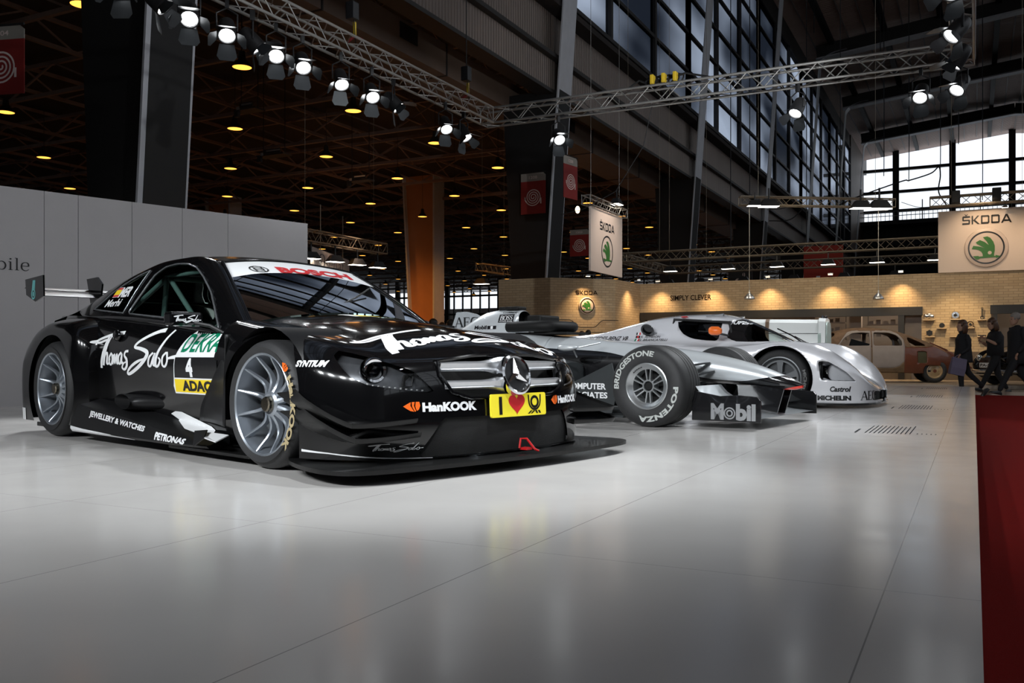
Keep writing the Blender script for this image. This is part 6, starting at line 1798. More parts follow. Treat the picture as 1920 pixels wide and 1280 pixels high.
win, b = cut(b, lambda p: min(w1(p[0], p[2]), w2(p[0], p[2]), w3(p[0], p[2])) if side_(p) else .3)
ws_, b = cut(b, lambda p: max(.90-p[2], 2.40-p[0], p[0]-2.75, abs(p[1])-.55) if p[2] > .8 else .3)
bk_, b = cut(b, lambda p: max(abs(p[1])-.28, -(p[0]-.12), p[0]-.62, .9-p[2]))
_, b = cut(b, lambda p: max(hypot(p[0], p[2]-.30)-.28, p[2]-.44, .35-abs(p[1])))
ht, b = cut(b, lambda p: hatch(p[0], p[2]) if abs(p[1]) > .3 else .3)
d1 = rb([(1.53, .38), (1.53, 1.36), (1.75, 1.38), (2.1, 1.30), (2.36, .93), (2.40, .38)])
d2 = rb([(.72, .93), (.74, .55), (.86, .42), (1.02, .37), (1.50, .37), (1.50, 1.36), (1.1, 1.36), (.88, 1.26), (.75, 1.10)])
dA, b = cut(b, lambda p: d1(p[0], p[2]) if abs(p[1]) > .3 and p[2] < 1.34 else .3)
dB, b = cut(b, lambda p: d2(p[0], p[2]) if abs(p[1]) > .3 and p[2] < 1.34 else .3)
roof, rest = cut(b, lambda p: interp([(-.8, 1.5), (-.3, 1.1), (.1, .92), (.3, .90), (2.6, .90), (3.0, 1.2)], p[0])-p[2])
tail, rest = cut(rest, lambda p: max(p[0]-.74, -1))
roof.build('roof', M_rust, RS, smooth=50, solid=.02); tail.build('rear_wing_panel', M_mar, RS, smooth=50, solid=.02); rest.build('sill_and_front', M_patina, RS, smooth=50, solid=.02)
for sgn in (-1, 1):
    q, _ = cut(dA, lambda p: p[1]*-sgn); q.build('door', M_prime, RS, smooth=50, solid=.02)
    q, _ = cut(dB, lambda p: p[1]*-sgn); q.build('door', M_prime, RS, smooth=50, solid=.02)
    q, _ = cut(ht, lambda p: p[1]*-sgn); q.v = [(x, y-.02*sgn, z) for x, y, z in q.v]; q.build('side_hatch', mat('dark_green_hatch', (.05, .045, .015), .6, var=.3), RS, smooth=50)
fin = MB(); fin.prism([(-.95, .42), (-.75, .56), (-.4, .86), (.0, 1.04), (.0, .98), (-.4, .74), (-.7, .46)], -.02, .02, frame((0, 0, 0), (1, 0, 0), (0, 0, 1))); fin.build('tail_fin', M_mar, RS)
b = MB(); b.prism([(-.98, .36), (-.80, .52), (-.45, .80), (-.3, .8), (-.3, .34)], -.34, .34, frame((0, 0, 0), (1, 0, 0), (0, 0, 1))); b.build('tail_cone', M_mar, RS, bevel=.05)
b = MB(); b.box((1.2, 0, .30), (2.6, 1.2, .05)); b.box((1.9, .1, .5), (.4, .9, .3)); b.bar((1.65, .1, .5), (1.5, .1, 1.0), .9, .12, up=(0, 1, 0)); b.build('interior', M_inter, RS)
for x, y in ((0, .60), (0, -.60), (2.72, .60), (2.72, -.60)):
    e = bpy.data.objects.new('wheel', None); COL.objects.link(e); e.parent = RS; e.location = (x, y, .30)
    if y > 0: e.rotation_euler = (0, 0, pi)
    tyre_mesh(.30, .19, .15).build('tyre', M_rubber, e, smooth=40)
    Mx = Matrix.Rotation(radians(90), 4, 'X'); b = MB(); b.lathe([(.19, .0), (.17, .005), (.15, -.01), (.07, .005), (.06, .015), (0, .015)], 32, Mx); b.build('rim', mat('cream_brown_rim', (.36, .25, .13), .4, coat=.3, var=.3, scale=14), e, smooth=40)
    b = MB(); b.lathe([(0, .03), (.04, .025), (.05, .0)], 20, Mx); b.build('hub_cap', M_mar, e, smooth=40)

# ------------------------------------------------------------------ black vintage car at the right edge
BC = thing('black_vintage_car', 'rounded black old car with white number plate behind the walkers', 'car', (1.0, 24.3, -.12), radians(-140))
BP = [(-3.4, (.4, .8, .3)), (-3.0, (.62, 1.0, .25)), (-2.4, (.70, 1.40, .22)), (-1.4, (.72, 1.50, .22)), (-.8, (.72, 1.38, .22)), (-.4, (.72, .98, .22)), (.2, (.70, .92, .22)), (.6, (.62, .80, .26)), (.78, (.45, .66, .3))]
b = MB(); b.loft([ring_section(-3.4+.15*i, 0, 0, *interp(BP, -3.4+.15*i), 2.8, 32) for i in range(29)]); b.build('body', M_black, BC, smooth=50)
for sgn in (-1, 1):
    b = MB(); b.ball((.25, sgn*.62, .48), (.55, .20, .38), 24, 16); b.build('front_wing', M_black, BC, smooth=60)
    b = MB(); b.ball((.68, sgn*.58, .62), (.07, .10, .10), 20, 12); b.build('headlamp', M_chrome, BC, smooth=60)
    for x in (.2, -2.5):
        e = bpy.data.objects.new('wheel', None); COL.objects.link(e); e.parent = BC; e.location = (x, sgn*.70, .31)
        if sgn > 0: e.rotation_euler = (0, 0, pi)
        tyre_mesh(.31, .2, .15).build('tyre', M_rubber, e, smooth=40)
        b = MB(); b.lathe([(.2, 0), (.15, -.01), (.06, .01), (0, .01)], 28, Matrix.Rotation(radians(90), 4, 'X')); b.build('rim', M_satin, e, smooth=40)
b = MB(); b.prism(Flat().rect(-.30, -.055, .30, .055, .01).v, -.006, .006, frame((.90, 0, .47), (0, 1, 0), (0, 0, 1))); NP = b.build('number_plate', M_white, BC)
decal_plane(text('PA-5452', .03).fit(-.27, -.035, .27, .035), frame((.907, 0, .47), (0, 1, 0), (0, 0, 1))).build('lettering', M_ink, NP)
b = MB(); b.tube([(.70, -.74, .33), (.86, -.55, .33), (.90, 0, .33), (.86, .55, .33), (.70, .74, .33)], .04, 10); b.tube([(.82, -.6, .25), (.87, 0, .25), (.82, .6, .25)], .02, 8); b.build('bumper', M_chrome, BC, smooth=50)

# ------------------------------------------------------------------ text printed on the stage in front of each car
M_print = mat('dark_grey_floor_print', (.03, .03, .033), .9, var=.1, spec=.1)
def floor_print(x, y, label):
    """eleven thin lines of print running away from the viewer, a heading, a row of data"""
    t = thing('floor_text', label, 'floor text', (x, y, .002))
    rnd = random.Random(int(y*10)); b = MB()
    for q in range(11):
        ln = rnd.uniform(.70, .86); b.flat([(.031*q, 0), (.031*q+.008, 0), (.031*q+.008, ln), (.031*q, ln)])
    b.build('paragraph', M_print, t)
    MB().flat([(-.075, 0), (-.06, 0), (-.06, .36), (-.075, .36)]).build('heading', M_print, t)
    b = MB()
    for q in range(5): b.flat([(.36+.031*q, .02), (.369+.031*q, .02), (.369+.031*q, .09), (.36+.031*q, .09)])
    b.build('data_lines', M_print, t)
floor_print(-.74, 7.33, 'lines of text printed on the stage nearest the viewer')
floor_print(-.74, 10.75, 'lines of text printed on the stage before the prototype nose')
floor_print(-.72, 13.78, 'lines of text printed on the stage before the white old car')
floor_print(-.74, 17.2, 'faint lines of text at the far end of the stage')
# ================================================================== trusses, stage lamps, hanging things
M_alu = mat('dull_aluminium', (.40, .39, .37), .42, metal=.8, var=.1, scale=8)
M_alu2 = mat('brownish_aluminium', (.34, .29, .22), .45, metal=.6, var=.1, scale=8)
M_lampblk = mat('black_lamp_case', (.014, .014, .015), .45, var=.15, scale=20)
M_door = mat('black_barn_door', (.03, .033, .036), .35, metal=.4, var=.1, scale=20)
def truss(p, q, size, label, group=None, m=None, r=.024, step=None, name='lighting_truss', hang=None):
    """square lattice girder between p and q: four chords, one lattice"""
    m = m or M_alu; p = Vector(p); q = Vector(q); d = (q-p).normalized(); L_ = (q-p).length
    side = d.cross(Vector((0, 0, 1))).normalized(); upv = side.cross(d)
    t = thing(name, label, 'truss', tuple(p), 0, group)
    cs = [(-1, -1), (1, -1), (1, 1), (-1, 1)]
    off = [side*(a*size/2)+upv*(b_*size/2) for a, b_ in cs]
    for o in off: MB().tube([o, d*L_+o], r, 8).build('chord', m, t, smooth=50)
    b = MB(); st = step or size*.98; n = max(2, int(L_/st))
    for f in range(4):
        a, c_ = off[f], off[(f+1) % 4]
        for k in range(n):
            s0, s1 = d*(L_*k/n), d*(L_*(k+1)/n)
            b.tube([s0+(a if k % 2 else c_), s1+(c_ if k % 2 else a)], r*.42, 5, cap=False)
    for s_ in (0, L_):
        for f in range(4): b.tube([d*s_+off[f], d*s_+off[(f+1) % 4]], r*.5, 5, cap=False)
    b.build('lattice', m, t, smooth=50)
    if hang:
        b = MB()
        for t_ in (.12, .88):
            c_ = p+d*L_*t_; zt_ = roofz(c_.x) if hang == 'roof' else AZ
            b.tube([d*L_*t_+Vector((0, 0, size/2)), d*L_*t_+Vector((0, 0, zt_-c_.z))], .005, 5)
        b.build('hanging_wire', m, t)
    return t
TX, TY, TZ = -8.85, 16.4, 5.46
RX = -.15
truss((TX, -3.5, TZ), (TX, TY-.17, TZ), .30, 'long lighting truss over the left side of the stage', 'stage truss ring')
truss((TX-.15, TY, TZ), (RX+.15, TY, TZ), .30, 'lighting truss across the far end of the stage', 'stage truss ring')
truss((RX, -3.5, TZ), (RX, TY-.17, TZ), .30, 'lighting truss over the right edge of the stage running overhead', 'stage truss ring')

# --- one stage lamp with parts, then copies
HEAD = ('lamp_housing', 'lens', 'barn_door')
def make_spot():
    t = thing('stage_spotlight', 'black stage spotlight', 'spotlight')
    b = MB(); b.tube([(-.13, 0, 0), (-.135, 0, .22), (0, 0, .30), (.135, 0, .22), (.13, 0, 0)], .013, 6); b.box((0, 0, .36), (.05, .07, .14)); b.build('yoke', M_lampblk, t, smooth=40)
    b = MB(); b.lathe([(0, .20), (.07, .20), (.10, .16), (.115, .05), (.118, -.10), (.125, -.105), (.125, -.13), (.108, -.13), (.10, -.10)], 28); b.build('lamp_housing', M_lampblk, t, smooth=35)
    b = MB(); b.lathe([(0, -.135), (.05, -.13), (.10, -.112)], 28); b.build('lens', M_lensglow, t, smooth=60)
    for k in range(4):
        a = pi/2*k; w0, w1, ln = (.19, .26, .22) if k % 2 == 0 else (.12, .20, .19)
        b = MB(); sp = radians(38)
        pts = [(-w0/2, 0), (w0/2, 0), (w1/2, ln*.75), (w1/2*.7, ln), (-w1/2*.7, ln), (-w1/2, ln*.75)]
        Mx = Matrix.Rotation(a, 4, 'Z') @ Matrix.Translation((0, .125, -.125)) @ Matrix.Rotation(-(pi/2)+sp, 4, 'X')
        b.prism(pts, -.002, .002, Mx); b.build('barn_door', M_door, t)
    return t
M_lensglow = mat('bright_lamp_lens', (1, 1, 1), .3, emit=(.95, .98, 1.0), strength=11)
SP0 = make_spot(); used = [False]
def place_spot(pos, aim, label, watts=260, angle=52, color=(.93, .97, 1.0), lit=True, group='stage spotlights on the truss ring'):
    o = dup(SP0) if used[0] else SP0
    used[0] = True
    o.location = pos; o['label'] = label; o['group'] = group
    d = (Vector(aim)-Vector(pos)); q = d.to_track_quat('-Z', 'Y').to_euler()
    for c_ in o.children:
        if c_.name.split('.')[0] in HEAD: c_.rotation_euler = q
        else: c_.rotation_euler = (0, 0, q.z)
    if lit and watts:
        spot_light('stage_light', Vector(pos)+d.normalized()*.20, aim, watts, angle, .09, .6, color)
    return o
LZ = 4.90
LEFT = [(7.35, (-7.0, 3.6, .4), 'black spotlight on the left truss cut off by the top edge, leftmost one', 1), (7.86, (-5.0, 10.5, .4), 'black spotlight with open flap on the left truss before the grey column', 1), (8.37, (-5.9, 5.6, .3), 'lit spotlight on the left truss beside the grey column', 1), (9.02, (-6.2, 6.4, .2), 'brightest glaring spotlight on the left truss', 1), (9.50, (-5.4, 13.0, 0), 'spotlight turned away right of the brightest one', 1), (9.97, (-5.9, 7.0, .2), 'third lit spotlight on the left truss counting from the grey column', 1), (10.54, (-5.6, 8.0, .2), 'lit spotlight above the near end of the white wall top', 1), (11.45, (-6.2, 9.4, .3), 'half lit spotlight on the left truss turned sideways', 1), (12.27, (-5.6, 9.6, .2), 'bright spotlight on the left truss left of the orange column', 1), (12.9, (-4.6, 15.0, 0), 'spotlight with bluish flap just before the orange column top', 1), (14.61, (-6.0, 12.2, .2), 'lit spotlight hanging below the truss right of the orange column', 1), (15.3, (-5.6, 15.0, 0), 'dark spotlight nearest the truss corner', 1)]
for y, aim, lab, lit in LEFT:
    place_spot((TX, y, LZ), aim, lab, 420, 46)
place_spot((-7.33, TY, 4.90), (-4.0, 12.8, .3), 'lit spotlight under the cross truss beside the column flag', 240)
place_spot((-2.75, TY, 4.90), (-4.2, 13.5, 0), 'dark spotlight under the cross truss against the windows', 240)
place_spot((-.78, TY, 4.90), (-1.4, 12.0, 0), 'lit round spotlight under the right end of the cross truss', 200)
place_spot((-.2, TY-.3, 4.88), (-2.6, 12.6, 0), 'spotlight hanging at the far right truss corner', 200)
for y, aim, lab in ((14.7, (-2.9, 14.7, .9), 'spotlight added on the right truss next to the corner to brighten the white old car'), (13.4, (-3.6, 11.0, .4), 'spotlight with grey flaps on the right truss close to the corner'), (11.8, (-2.6, 8.0, .4), 'spotlight with grey flaps on the right truss at the top edge'), (9.4, (-2.4, 7.2, .3), 'unseen key spotlight added on the right truss above the formula car'), (6.0, (-2.3, 3.6, .4), 'unseen key spotlight added on the right truss above the black car nose'), (3.2, (-3.0, 3.9, .3), 'unseen key spotlight added on the right truss nearest the viewer')):
    place_spot((RX-.05, y, LZ), aim, lab, 520, 50)  # corner lamp added for the white car; nearest three unseen, added as key
truss((TX+.15, -3.65, TZ), (RX-.15, -3.65, TZ), .30, 'unseen lighting truss added across the near end of the stage behind the viewer', 'stage truss ring')
for k, (x, aim, w_) in enumerate(((-8.3, (-9.6, 7.5, 1.4), 420), (-6.8, (-5.2, 4.2, .6), 620), (-5.0, (-3.6, 3.9, .5), 620), (-3.4, (-2.6, 7.4, .5), 620), (-2.0, (-1.8, 8.2, .4), 560), (-.8, (-1.9, 11.0, .5), 620))):  # unseen lamps added behind the viewer to front-light cars and wall
    place_spot((x, -3.65, LZ), aim, 'unseen spotlight added on the near cross truss behind the viewer, %s from the left' % ['first', 'second', 'third', 'fourth', 'fifth', 'sixth'][k], w_*1.7, 42)

for x in (-7.0, -4.0, -1.2):
    spot_light('stand_fill_light', (x, 22.6, 4.3), (x, 27.6, 1.0), 230, 105, .2, .9, (1, .84, .62))  # fill light added before the stand, no lamp hangs here
for aim in ((-13, 11.8, 5.0), (-12.6, 28.8, 7.0)):  # extra lamps added to brighten the dark column fronts
    place_spot((RX-.05, 8.2 if aim[1] < 20 else 10.6, LZ), aim, 'spotlight added on the right truss to brighten the %s grey column' % ('near' if aim[1] < 20 else 'second'), 700 if aim[1] < 20 else 1600, 40)
# --- chain hoists and slings on the trusses
M_yell = mat('yellow_hoist_hook', (.62, .42, .02), .5, var=.1)
M_redsl = mat('red_sling', (.25, .02, .02), .8, var=.2)
def hoist(x, y, z, ztop, label):
    t = thing('chain_hoist', label, 'hoist', (x, y, z), 0, 'chain hoists holding the trusses')
    b = MB(); b.box((0, 0, .62), (.16, .16, .28)); b.box((.0, .09, .60), (.10, .05, .2)); b.build('hoist_body', M_lampblk, t, bevel=.02)
    b = MB(); b.tube([(0, .06, .46), (.0, .06, .22)], .028, 8); b.build('hook', M_yell, t, smooth=50)
    b = MB(); b.tube([(-.15, .06, .16), (0, .06, .24), (.15, .06, .16)], .025, 6); b.build('sling', M_redsl, t)
    b = MB(); b.tube([(0, 0, .76), (0, 0, ztop-z)], .010, 5); b.tube([(.03, 0, .5), (.05, .02, .1)], .008, 5); b.build('chain', M_lampblk, t)
    return t
for y, lab in ((8.2, 'chain hoist on the left truss at the top edge'), (11.75, 'chain hoist with yellow hook over the middle of the left truss'), (15.4, 'chain hoist with yellow hook near the truss corner')):
    hoist(TX, y, TZ, roofz(TX), lab)
t = thing('cable_bundle', 'coil of black cable and yellow straps lying on the cross truss', 'cable', (-5.15, TY, TZ+.16))
b = MB()
for k in range(7):
    rnd = random.Random(k); cx = -.28+.09*k
    b.tube([(cx+.10*cos(2*pi*j/18), .10*sin(2*pi*j/18)*.6, .10+.10*sin(2*pi*j/18)+.02*rnd.random()) for j in range(18)], .016, 5, closed=True)
b.tube([(-.75, 0, .02), (-.5, 0, .16), (-.3, 0, .06), (.4, 0, .18), (.9, 0, .03), (1.6, 0, .03)], .02, 6); b.build('black_cable', M_lampblk, t, smooth=50)
b = MB()
for x in (-.22, 0, .22): b.box((x, -.05, .12), (.07, .16, .18))
b.build('strap', M_yell, t, bevel=.02)
t = tag(MB().tube([(-5.4, TY, TZ-.2), (-5.6, TY+.1, TZ-.9), (-6.2, TY+.2, TZ-1.7), (-6.9, TY+.2, TZ-2.0), (-7.4, TY+.3, TZ-2.05)], .008, 5).build('cable', M_lampblk), 'thin black cable drooping below the cross truss', 'cable')

# --- truss ring over the brick stand with flood lamps
truss((-11.1, 30.4, 4.02), (3.2, 30.4, 4.02), .30, 'near side of the truss ring over the brick stand', 'truss ring over the brick stand', M_alu2, hang='roof')
truss((-11.2, 35.6, 4.02), (3.2, 35.6, 4.02), .30, 'far side of the truss ring over the brick stand', 'truss ring over the brick stand', M_alu2, hang='roof')
truss((-11.15, 30.55, 4.02), (-11.15, 35.4, 4.02), .30, 'left side of the truss ring over the brick stand', 'truss ring over the brick stand', M_alu2, hang='roof')
def make_flood():
    t = thing('flood_lamp', 'black box flood lamp', 'flood lamp')
    b = MB(); b.add([(-.22, -.14, -.05), (.22, -.14, -.05), (.22, .14, -.05), (-.22, .14, -.05), (-.12, -.08, .12), (.12, -.08, .12), (.12, .08, .12), (-.12, .08, .12)], [(4, 5, 6, 7), (0, 1, 5, 4), (1, 2, 6, 5), (2, 3, 7, 6), (3, 0, 4, 7)]); b.build('lamp_case', M_lampblk, t)
    b = MB(); b.box((0, 0, -.045), (.42, .26, .012)); b.build('lamp_glass', M_flood, t)
    b = MB(); b.bar((0, 0, .1), (0, 0, .375), .03); b.build('bracket', M_lampblk, t)
    return t
FL0 = make_flood(); fu = [False]
def flood(p, label, rz=0, sc=1.0, group=None, w=0, tilt=0):
    o = dup(FL0) if fu[0] else FL0
    fu[0] = True
    o.location = p; o.rotation_euler = (tilt, 0, rz); o.scale = (sc, sc, sc); o['label'] = label
    if group: o['group'] = group
    if w: spot_light('flood_light', (p[0], p[1], p[2]-.12), (p[0], p[1]-.5, p[2]-3), w, 120, .12, .8, (1, .86, .66))
    return o
for x, ref in ((-9.35, 'left of the slogan'), (-7.35, 'above the end of the slogan'), (-5.75, 'right of the left pendant'), (-4.15, 'before the red panel'), (-2.7, 'left of the right pendant'), (-1.05, 'at the big sign edge')):
    flood((x, 30.4, 3.52), 'flood lamp on the near stand truss '+ref, 0, 1.0, 'flood lamps over the brick stand')
for x, ref in ((-11.0, 'at the left corner'), (-9.7, 'above the short return wall'), (-8.0, 'above the slogan'), (-6.1, 'right of the left pendant'), (-4.3, 'before the red panel'), (-2.55, 'at the right pendant cord'), (-.9, 'beside the big sign')):
    flood((x, 35.6, 3.52), 'flood lamp on the far stand truss '+ref, 0, 1.0, 'flood lamps over the brick stand')
# --- truss with four big floods in mid air, two steel pendants hang below it
R_ = Vector((cos(radians(27)), sin(radians(27)), 0)); F_ = Vector((-sin(radians(27)), cos(radians(27)), 0))
def cp(u, v, Z): return R_*((u-960)/1700*Z)+F_*Z+Vector((0, 0, EYE+(665-v)/1700*Z))
pa, pb = cp(1387, 376.5, 24), cp(1676, 381.5, 24)
truss(pa, pb, .22, 'short truss with big floods hanging before the brick wall', None, M_alu2, .018, hang='roof')
for k, (t_, s_, lab) in enumerate(((.17, 1.15, 'big flood lamp near the left end of the short truss'), (.08, .85, 'small flood lamp at the left end of the short truss'), (.76, 1.15, 'big flood lamp left of the right end of the short truss'), (.88, 1.3, 'biggest flood lamp at the right end of the short truss'))):
    p = pa.lerp(pb, t_); q_ = p-F_*.26; flood((q_.x, q_.y, p.z-.13), lab, radians(27), s_, 'floods of the short truss')
pend = thing('pendant_lamp', 'brushed steel pendant lamp', 'pendant lamp')
b = MB(); b.lathe([(.145, 0), (.14, .02), (.12, .07), (.075, .12), (.03, .16), (.018, .19), (.014, .24)], 32); b.build('lamp_shade', M_brush, pend, smooth=50, solid=.003)
b = MB(); b.tube([(0, 0, .22), (0, 0, 2.46)], .007, 6); b.build('cord', mat('pale_cord', (.3, .29, .26), .6), pend)
b = MB(); b.ball((0, 0, .05), .035, 12, 8); b.build('bulb', M_lampglow, pend, smooth=60)
for k, (u, lab) in enumerate(((1405, 'left steel pendant lamp hanging before the brick wall'), (1647, 'right steel pendant lamp hanging before the brick wall'))):
    o = pend if k == 0 else dup(pend)
    p = cp(u, 558, 24.0); o.location = (p.x, p.y, 2.06); o['label'] = lab; o['group'] = 'steel pendants before the brick wall'
# --- truss over the sign and over the banner
truss((-1.1, FY-.3, 4.86), (3.4, FY-.3, 4.86), .26, 'truss along the top of the big sign', None, M_alu2, .022, hang='roof')
for k, x in enumerate((-.45, .55, 1.9)):
    b = MB(); b.box((x, FY-.35, 4.95), (.22, .3, .34)); tag(b.build('motor_box', M_lampblk, bevel=.02), ['black motor box at the left end of the sign truss', 'black motor box in the middle of the sign truss', 'black motor box at the right of the sign truss'][k], 'hoist')
flood((.75, FY-.3, 4.60), 'small bright lamp at the top right of the big sign', 0, .35)
truss((-8.3, 20.2, 4.32), (-8.3, 22.8, 4.32), .22, 'small truss carrying the hanging banner', None, M_alu, .016, hang='roof')
flood((-8.3, 22.3, 4.55), 'flood lamp over the hanging banner', radians(90), .9, None)

# --- aisle: orange lamps on a grid, two small trusses, a hanging sign
M_amber = mat('amber_lamp_face', (1, .6, .15), .4, emit=(1, .42, .06), strength=2.4)
M_shade = mat('dark_lamp_shade', (.03, .024, .02), .5, var=.2)
AL0 = thing('aisle_lamp', 'orange glowing bell lamp', 'ceiling lamp')
b = MB(); b.lathe([(.30, 0), (.285, .04), (.20, .16), (.12, .24), (.09, .50), (0, .52)], 20); b.build('lamp_shade', M_shade, AL0, smooth=40, solid=.004)
b = MB(); b.lathe([(0, .012), (.285, .012)], 20); b.build('lamp_glass', M_amber, AL0)
b = MB(); b.tube([(0, 0, .5), (0, 0, AZ-9.35)], .012, 5); b.build('cord', M_shade, AL0)
first = True
for k in range(0, 10):
    for j in range(-1, 19):
        x, y = -19.9-5.65*k, 15.35+5.56*j
        d = Vector((x, y, 0)); zc = d.dot(F_); uc = 960+1700*d.dot(R_)/zc if zc > 1 else -999
        if not (-30 < uc < 1420) or 665-(9.35-EYE)*1700/zc < -25: continue
        if uc < 560 and 665-(9.35-EYE)*1700/zc > 360+uc*.12: continue
        o = AL0 if first else dup(AL0)
        first = False
        o.location = (x, y, 9.35); o['group'] = 'orange lamps under the dark aisle ceiling'
        o['label'] = 'orange lamp in aisle row %s, %s from the front' % (['nearest the nave', 'second', 'third', 'fourth', 'fifth', 'sixth', 'seventh', 'eighth', 'ninth', 'tenth'][k], ['first', 'second', 'third', 'fourth', 'fifth', 'sixth', 'seventh', 'eighth', 'ninth', 'tenth', 'eleventh', 'twelfth', 'thirteenth', 'fourteenth', 'fifteenth', 'sixteenth', 'seventeenth', 'eighteenth', 'nineteenth', 'twentieth'][j+1])
# the lamps' own light in the aisle, a few strong ones near what it colours
for x, y, e_ in ((-25.5, 37.5, 900), (-31.2, 37.5, 900), (-19.9, 26.5, 500), (-25.5, 48.6, 2000), (-31.2, 43.1, 3200), (-19.9, 37.6, 500), (-25.5, 26.5, 500), (-36.8, 48.6, 700), (-19.9, 54.3, 500), (-25.5, 65.4, 600), (-19.9, 15.3, 300)):
    spot_light('aisle_light', (x, y, 9.3), (x, y, 0), e_*.7, 150, .25, .6, (1, .42, .10))
    point_light('aisle_light', (x, y, 9.0), e_*.008, (1, .45, .18), .28)  # faint extra point added to lift the ceiling lattice
# small truss with hooded lamps above the partition, and the sign below
ta, tb = cp(548, 437, 26), cp(718, 467, 31)
truss(ta, tb, .34, 'truss with hooded lamps beyond the white wall end', None, M_alu2, .022, hang='aisle')
for k in range(4):
    t_ = .18+.25*k; p = ta.lerp(tb, t_)-Vector((0, 0, .60))
    flood((p.x, p.y, p.z), ['hooded lamp nearest the white wall end', 'second hooded lamp from the white wall end', 'third hooded lamp from the white wall end', 'hooded lamp at the far end of the truss'][k], radians(66), 1.2, 'hooded lamps beyond the white wall')
OS = thing('hanging_sign', 'pale hanging name board beyond the white wall end', 'sign', (0, 0, 0))
o1, o2 = cp(585, 490, 27), cp(655, 497, 31)
dd = (o2-o1); dd.z = 0; Mo = frame(((o1.x+o2.x)/2, (o1.y+o2.y)/2, 3.50), dd.normalized(), (0, 0, 1)); Lh = dd.length/2
b = MB(); b.prism([(-Lh, -.32), (Lh, -.32), (Lh, .32), (-Lh, .32)], -.05, .0, Mo); b.build('board', mat('greyish_pink_board', (.50, .42, .37), .7, var=.04), OS)
fl = serif('Osenat'); fl.fit(-Lh*.66, -.22, Lh*.66, .20); decal_plane(fl, Mo, .006).build('lettering', M_ink, OS)
b = MB(); b.tube([Mo @ Vector((-Lh*.6, .3, 0)), Mo @ Vector((-Lh*.6, 1.7, 0))], .015, 5); b.tube([Mo @ Vector((Lh*.6, .3, 0)), Mo @ Vector((Lh*.6, 1.7, 0))], .015, 5); b.build('hanger', M_alu2, OS)
spot_light('name_board_light', Mo @ Vector((0, .9, 1.4)), Mo @ Vector((0, 0, 0)), 40, 100, .06, .9, (1, .7, .5))
pc, pd = cp(898, 500, 36), cp(952, 508, 33)
truss(pc, pd, .28, 'small truss left of the brick stand', None, M_alu2, .02, hang='aisle')
pp = pc.lerp(pd, .1); flood((pp.x, pp.y, pp.z-.60), 'hooded lamp on the small truss left of the brick stand', 0, 1.3)

# --- red hose-reel flags on the columns
M_flag = mat('dark_red_flag', (.22, .012, .010), .7, var=.06)
M_flagtop = mat('grey_flag_top', (.28, .26, .23), .7, var=.06)
M_flagwh = mat('pinkish_white_print', (.66, .55, .52), .7, var=.04)
def flag(o, xd, w_, h, num, label):
    t = thing('column_flag', label, 'flag', o, 0, 'red hose reel flags on the columns')
    Mx = frame((0, 0, 0), xd, (0, 0, 1)); b = MB()
    b.prism([(-w_/2, -h/2), (w_/2, -h/2), (w_/2, h*.30), (-w_/2, h*.30)], -.015, .0, Mx); b.build('flag_cloth', M_flag, t)
    b = MB(); b.prism([(-w_/2, h*.30), (w_/2, h*.30), (w_/2, h*.44), (w_/2*.8, h/2), (-w_/2, h/2)], -.015, .0, Mx); b.build('flag_head', M_flagtop, t)
    b = MB(); b.tube([Mx @ Vector((-w_*.56, h*.51, 0)), Mx @ Vector((w_*.5, h*.51, 0))], .02, 6); b.build('flag_rod', M_lampblk, t)
    decal_plane(text(num, .02).fit(-w_*.17, h*.355, w_*.17, h*.43), Mx, .006).build('lettering', M_flagwh, t)
    fl = Flat(); pts = [(r*cos(a), -h*.09+r*sin(a)) for r, a in [(w_*(.03+.30*i/90), -i*2*pi*3.6/90+.6) for i in range(91)]]
    fl.stroke(pts, w_*.036, smooth=False); fl.stroke([pts[-1], (pts[-1][0]+.01, pts[-1][1]-w_*.12)], w_*.05, smooth=False); e = pts[-1]
    fl.rect(w_*.29, -h*.26, w_*.34, -h*.12)
    decal_plane(fl, Mx, .006).build('hose_spiral', M_flagwh, t)
    return t
yc = COLY[3]-.62
pf = cp(1001, 363, (yc-.0)/(F_.y+R_.y*41/1700)); flag((pf.x, yc-.06, pf.z), (1, 0, 0), .93, 1.40, '1208', 'red hose reel flag facing the viewer on the dark column')
pf = cp(1070, 333, 26.4); flag((pf.x, pf.y, pf.z), (.16, .987, 0), .74, 1.22, '1208', 'red hose reel flag seen sideways beside the grey flange')
pf = cp(1086, 455, 38.0); flag((pf.x, pf.y, pf.z), (1, 0, 0), .85, 1.12, '1203', 'orange lit hose reel flag behind the white banner')
pf = cp(2, 113, 14.6); flag((pf.x, pf.y, pf.z), (.96, .28, 0), .84, 1.1, '1304', 'red hose reel flag cut off by the left edge')
# red panel, black sign behind the stand
t = thing('red_panel', 'tall red panel with a white letter behind the brick wall', 'sign', (-5.9, 41.0, 0))
b = MB(); b.bar((-.6, 0, 5.2), (-.6, 0, 24), .03); b.bar((.8, 0, 5.2), (.8, 0, 24), .03); b.build('hanger', M_lampblk, t)
b = MB(); b.box((.1, 0, 3.6), (1.62, .1, 3.4)); b.build('panel', mat('red_panel_cloth', (.33, .025, .012), .7, var=.05), t)
decal_plane(Flat().poly([(-.18, 2.6), (-.02, 2.6), (-.02, 2.68), (.42, 2.68), (.42, 2.6), (.42, 2.55), (-.18, 2.55)]).poly([(-.18, 2.68), (-.02, 2.68), (-.02, 4.0), (-.18, 4.0)]), frame((0, -.055, 0), (1, 0, 0), (0, 0, 1))).build('lettering', M_white, t)
t = thing('black_sign', 'black sign with a grey letter between the stand trusses', 'sign', (-8.8, 38.5, 0))
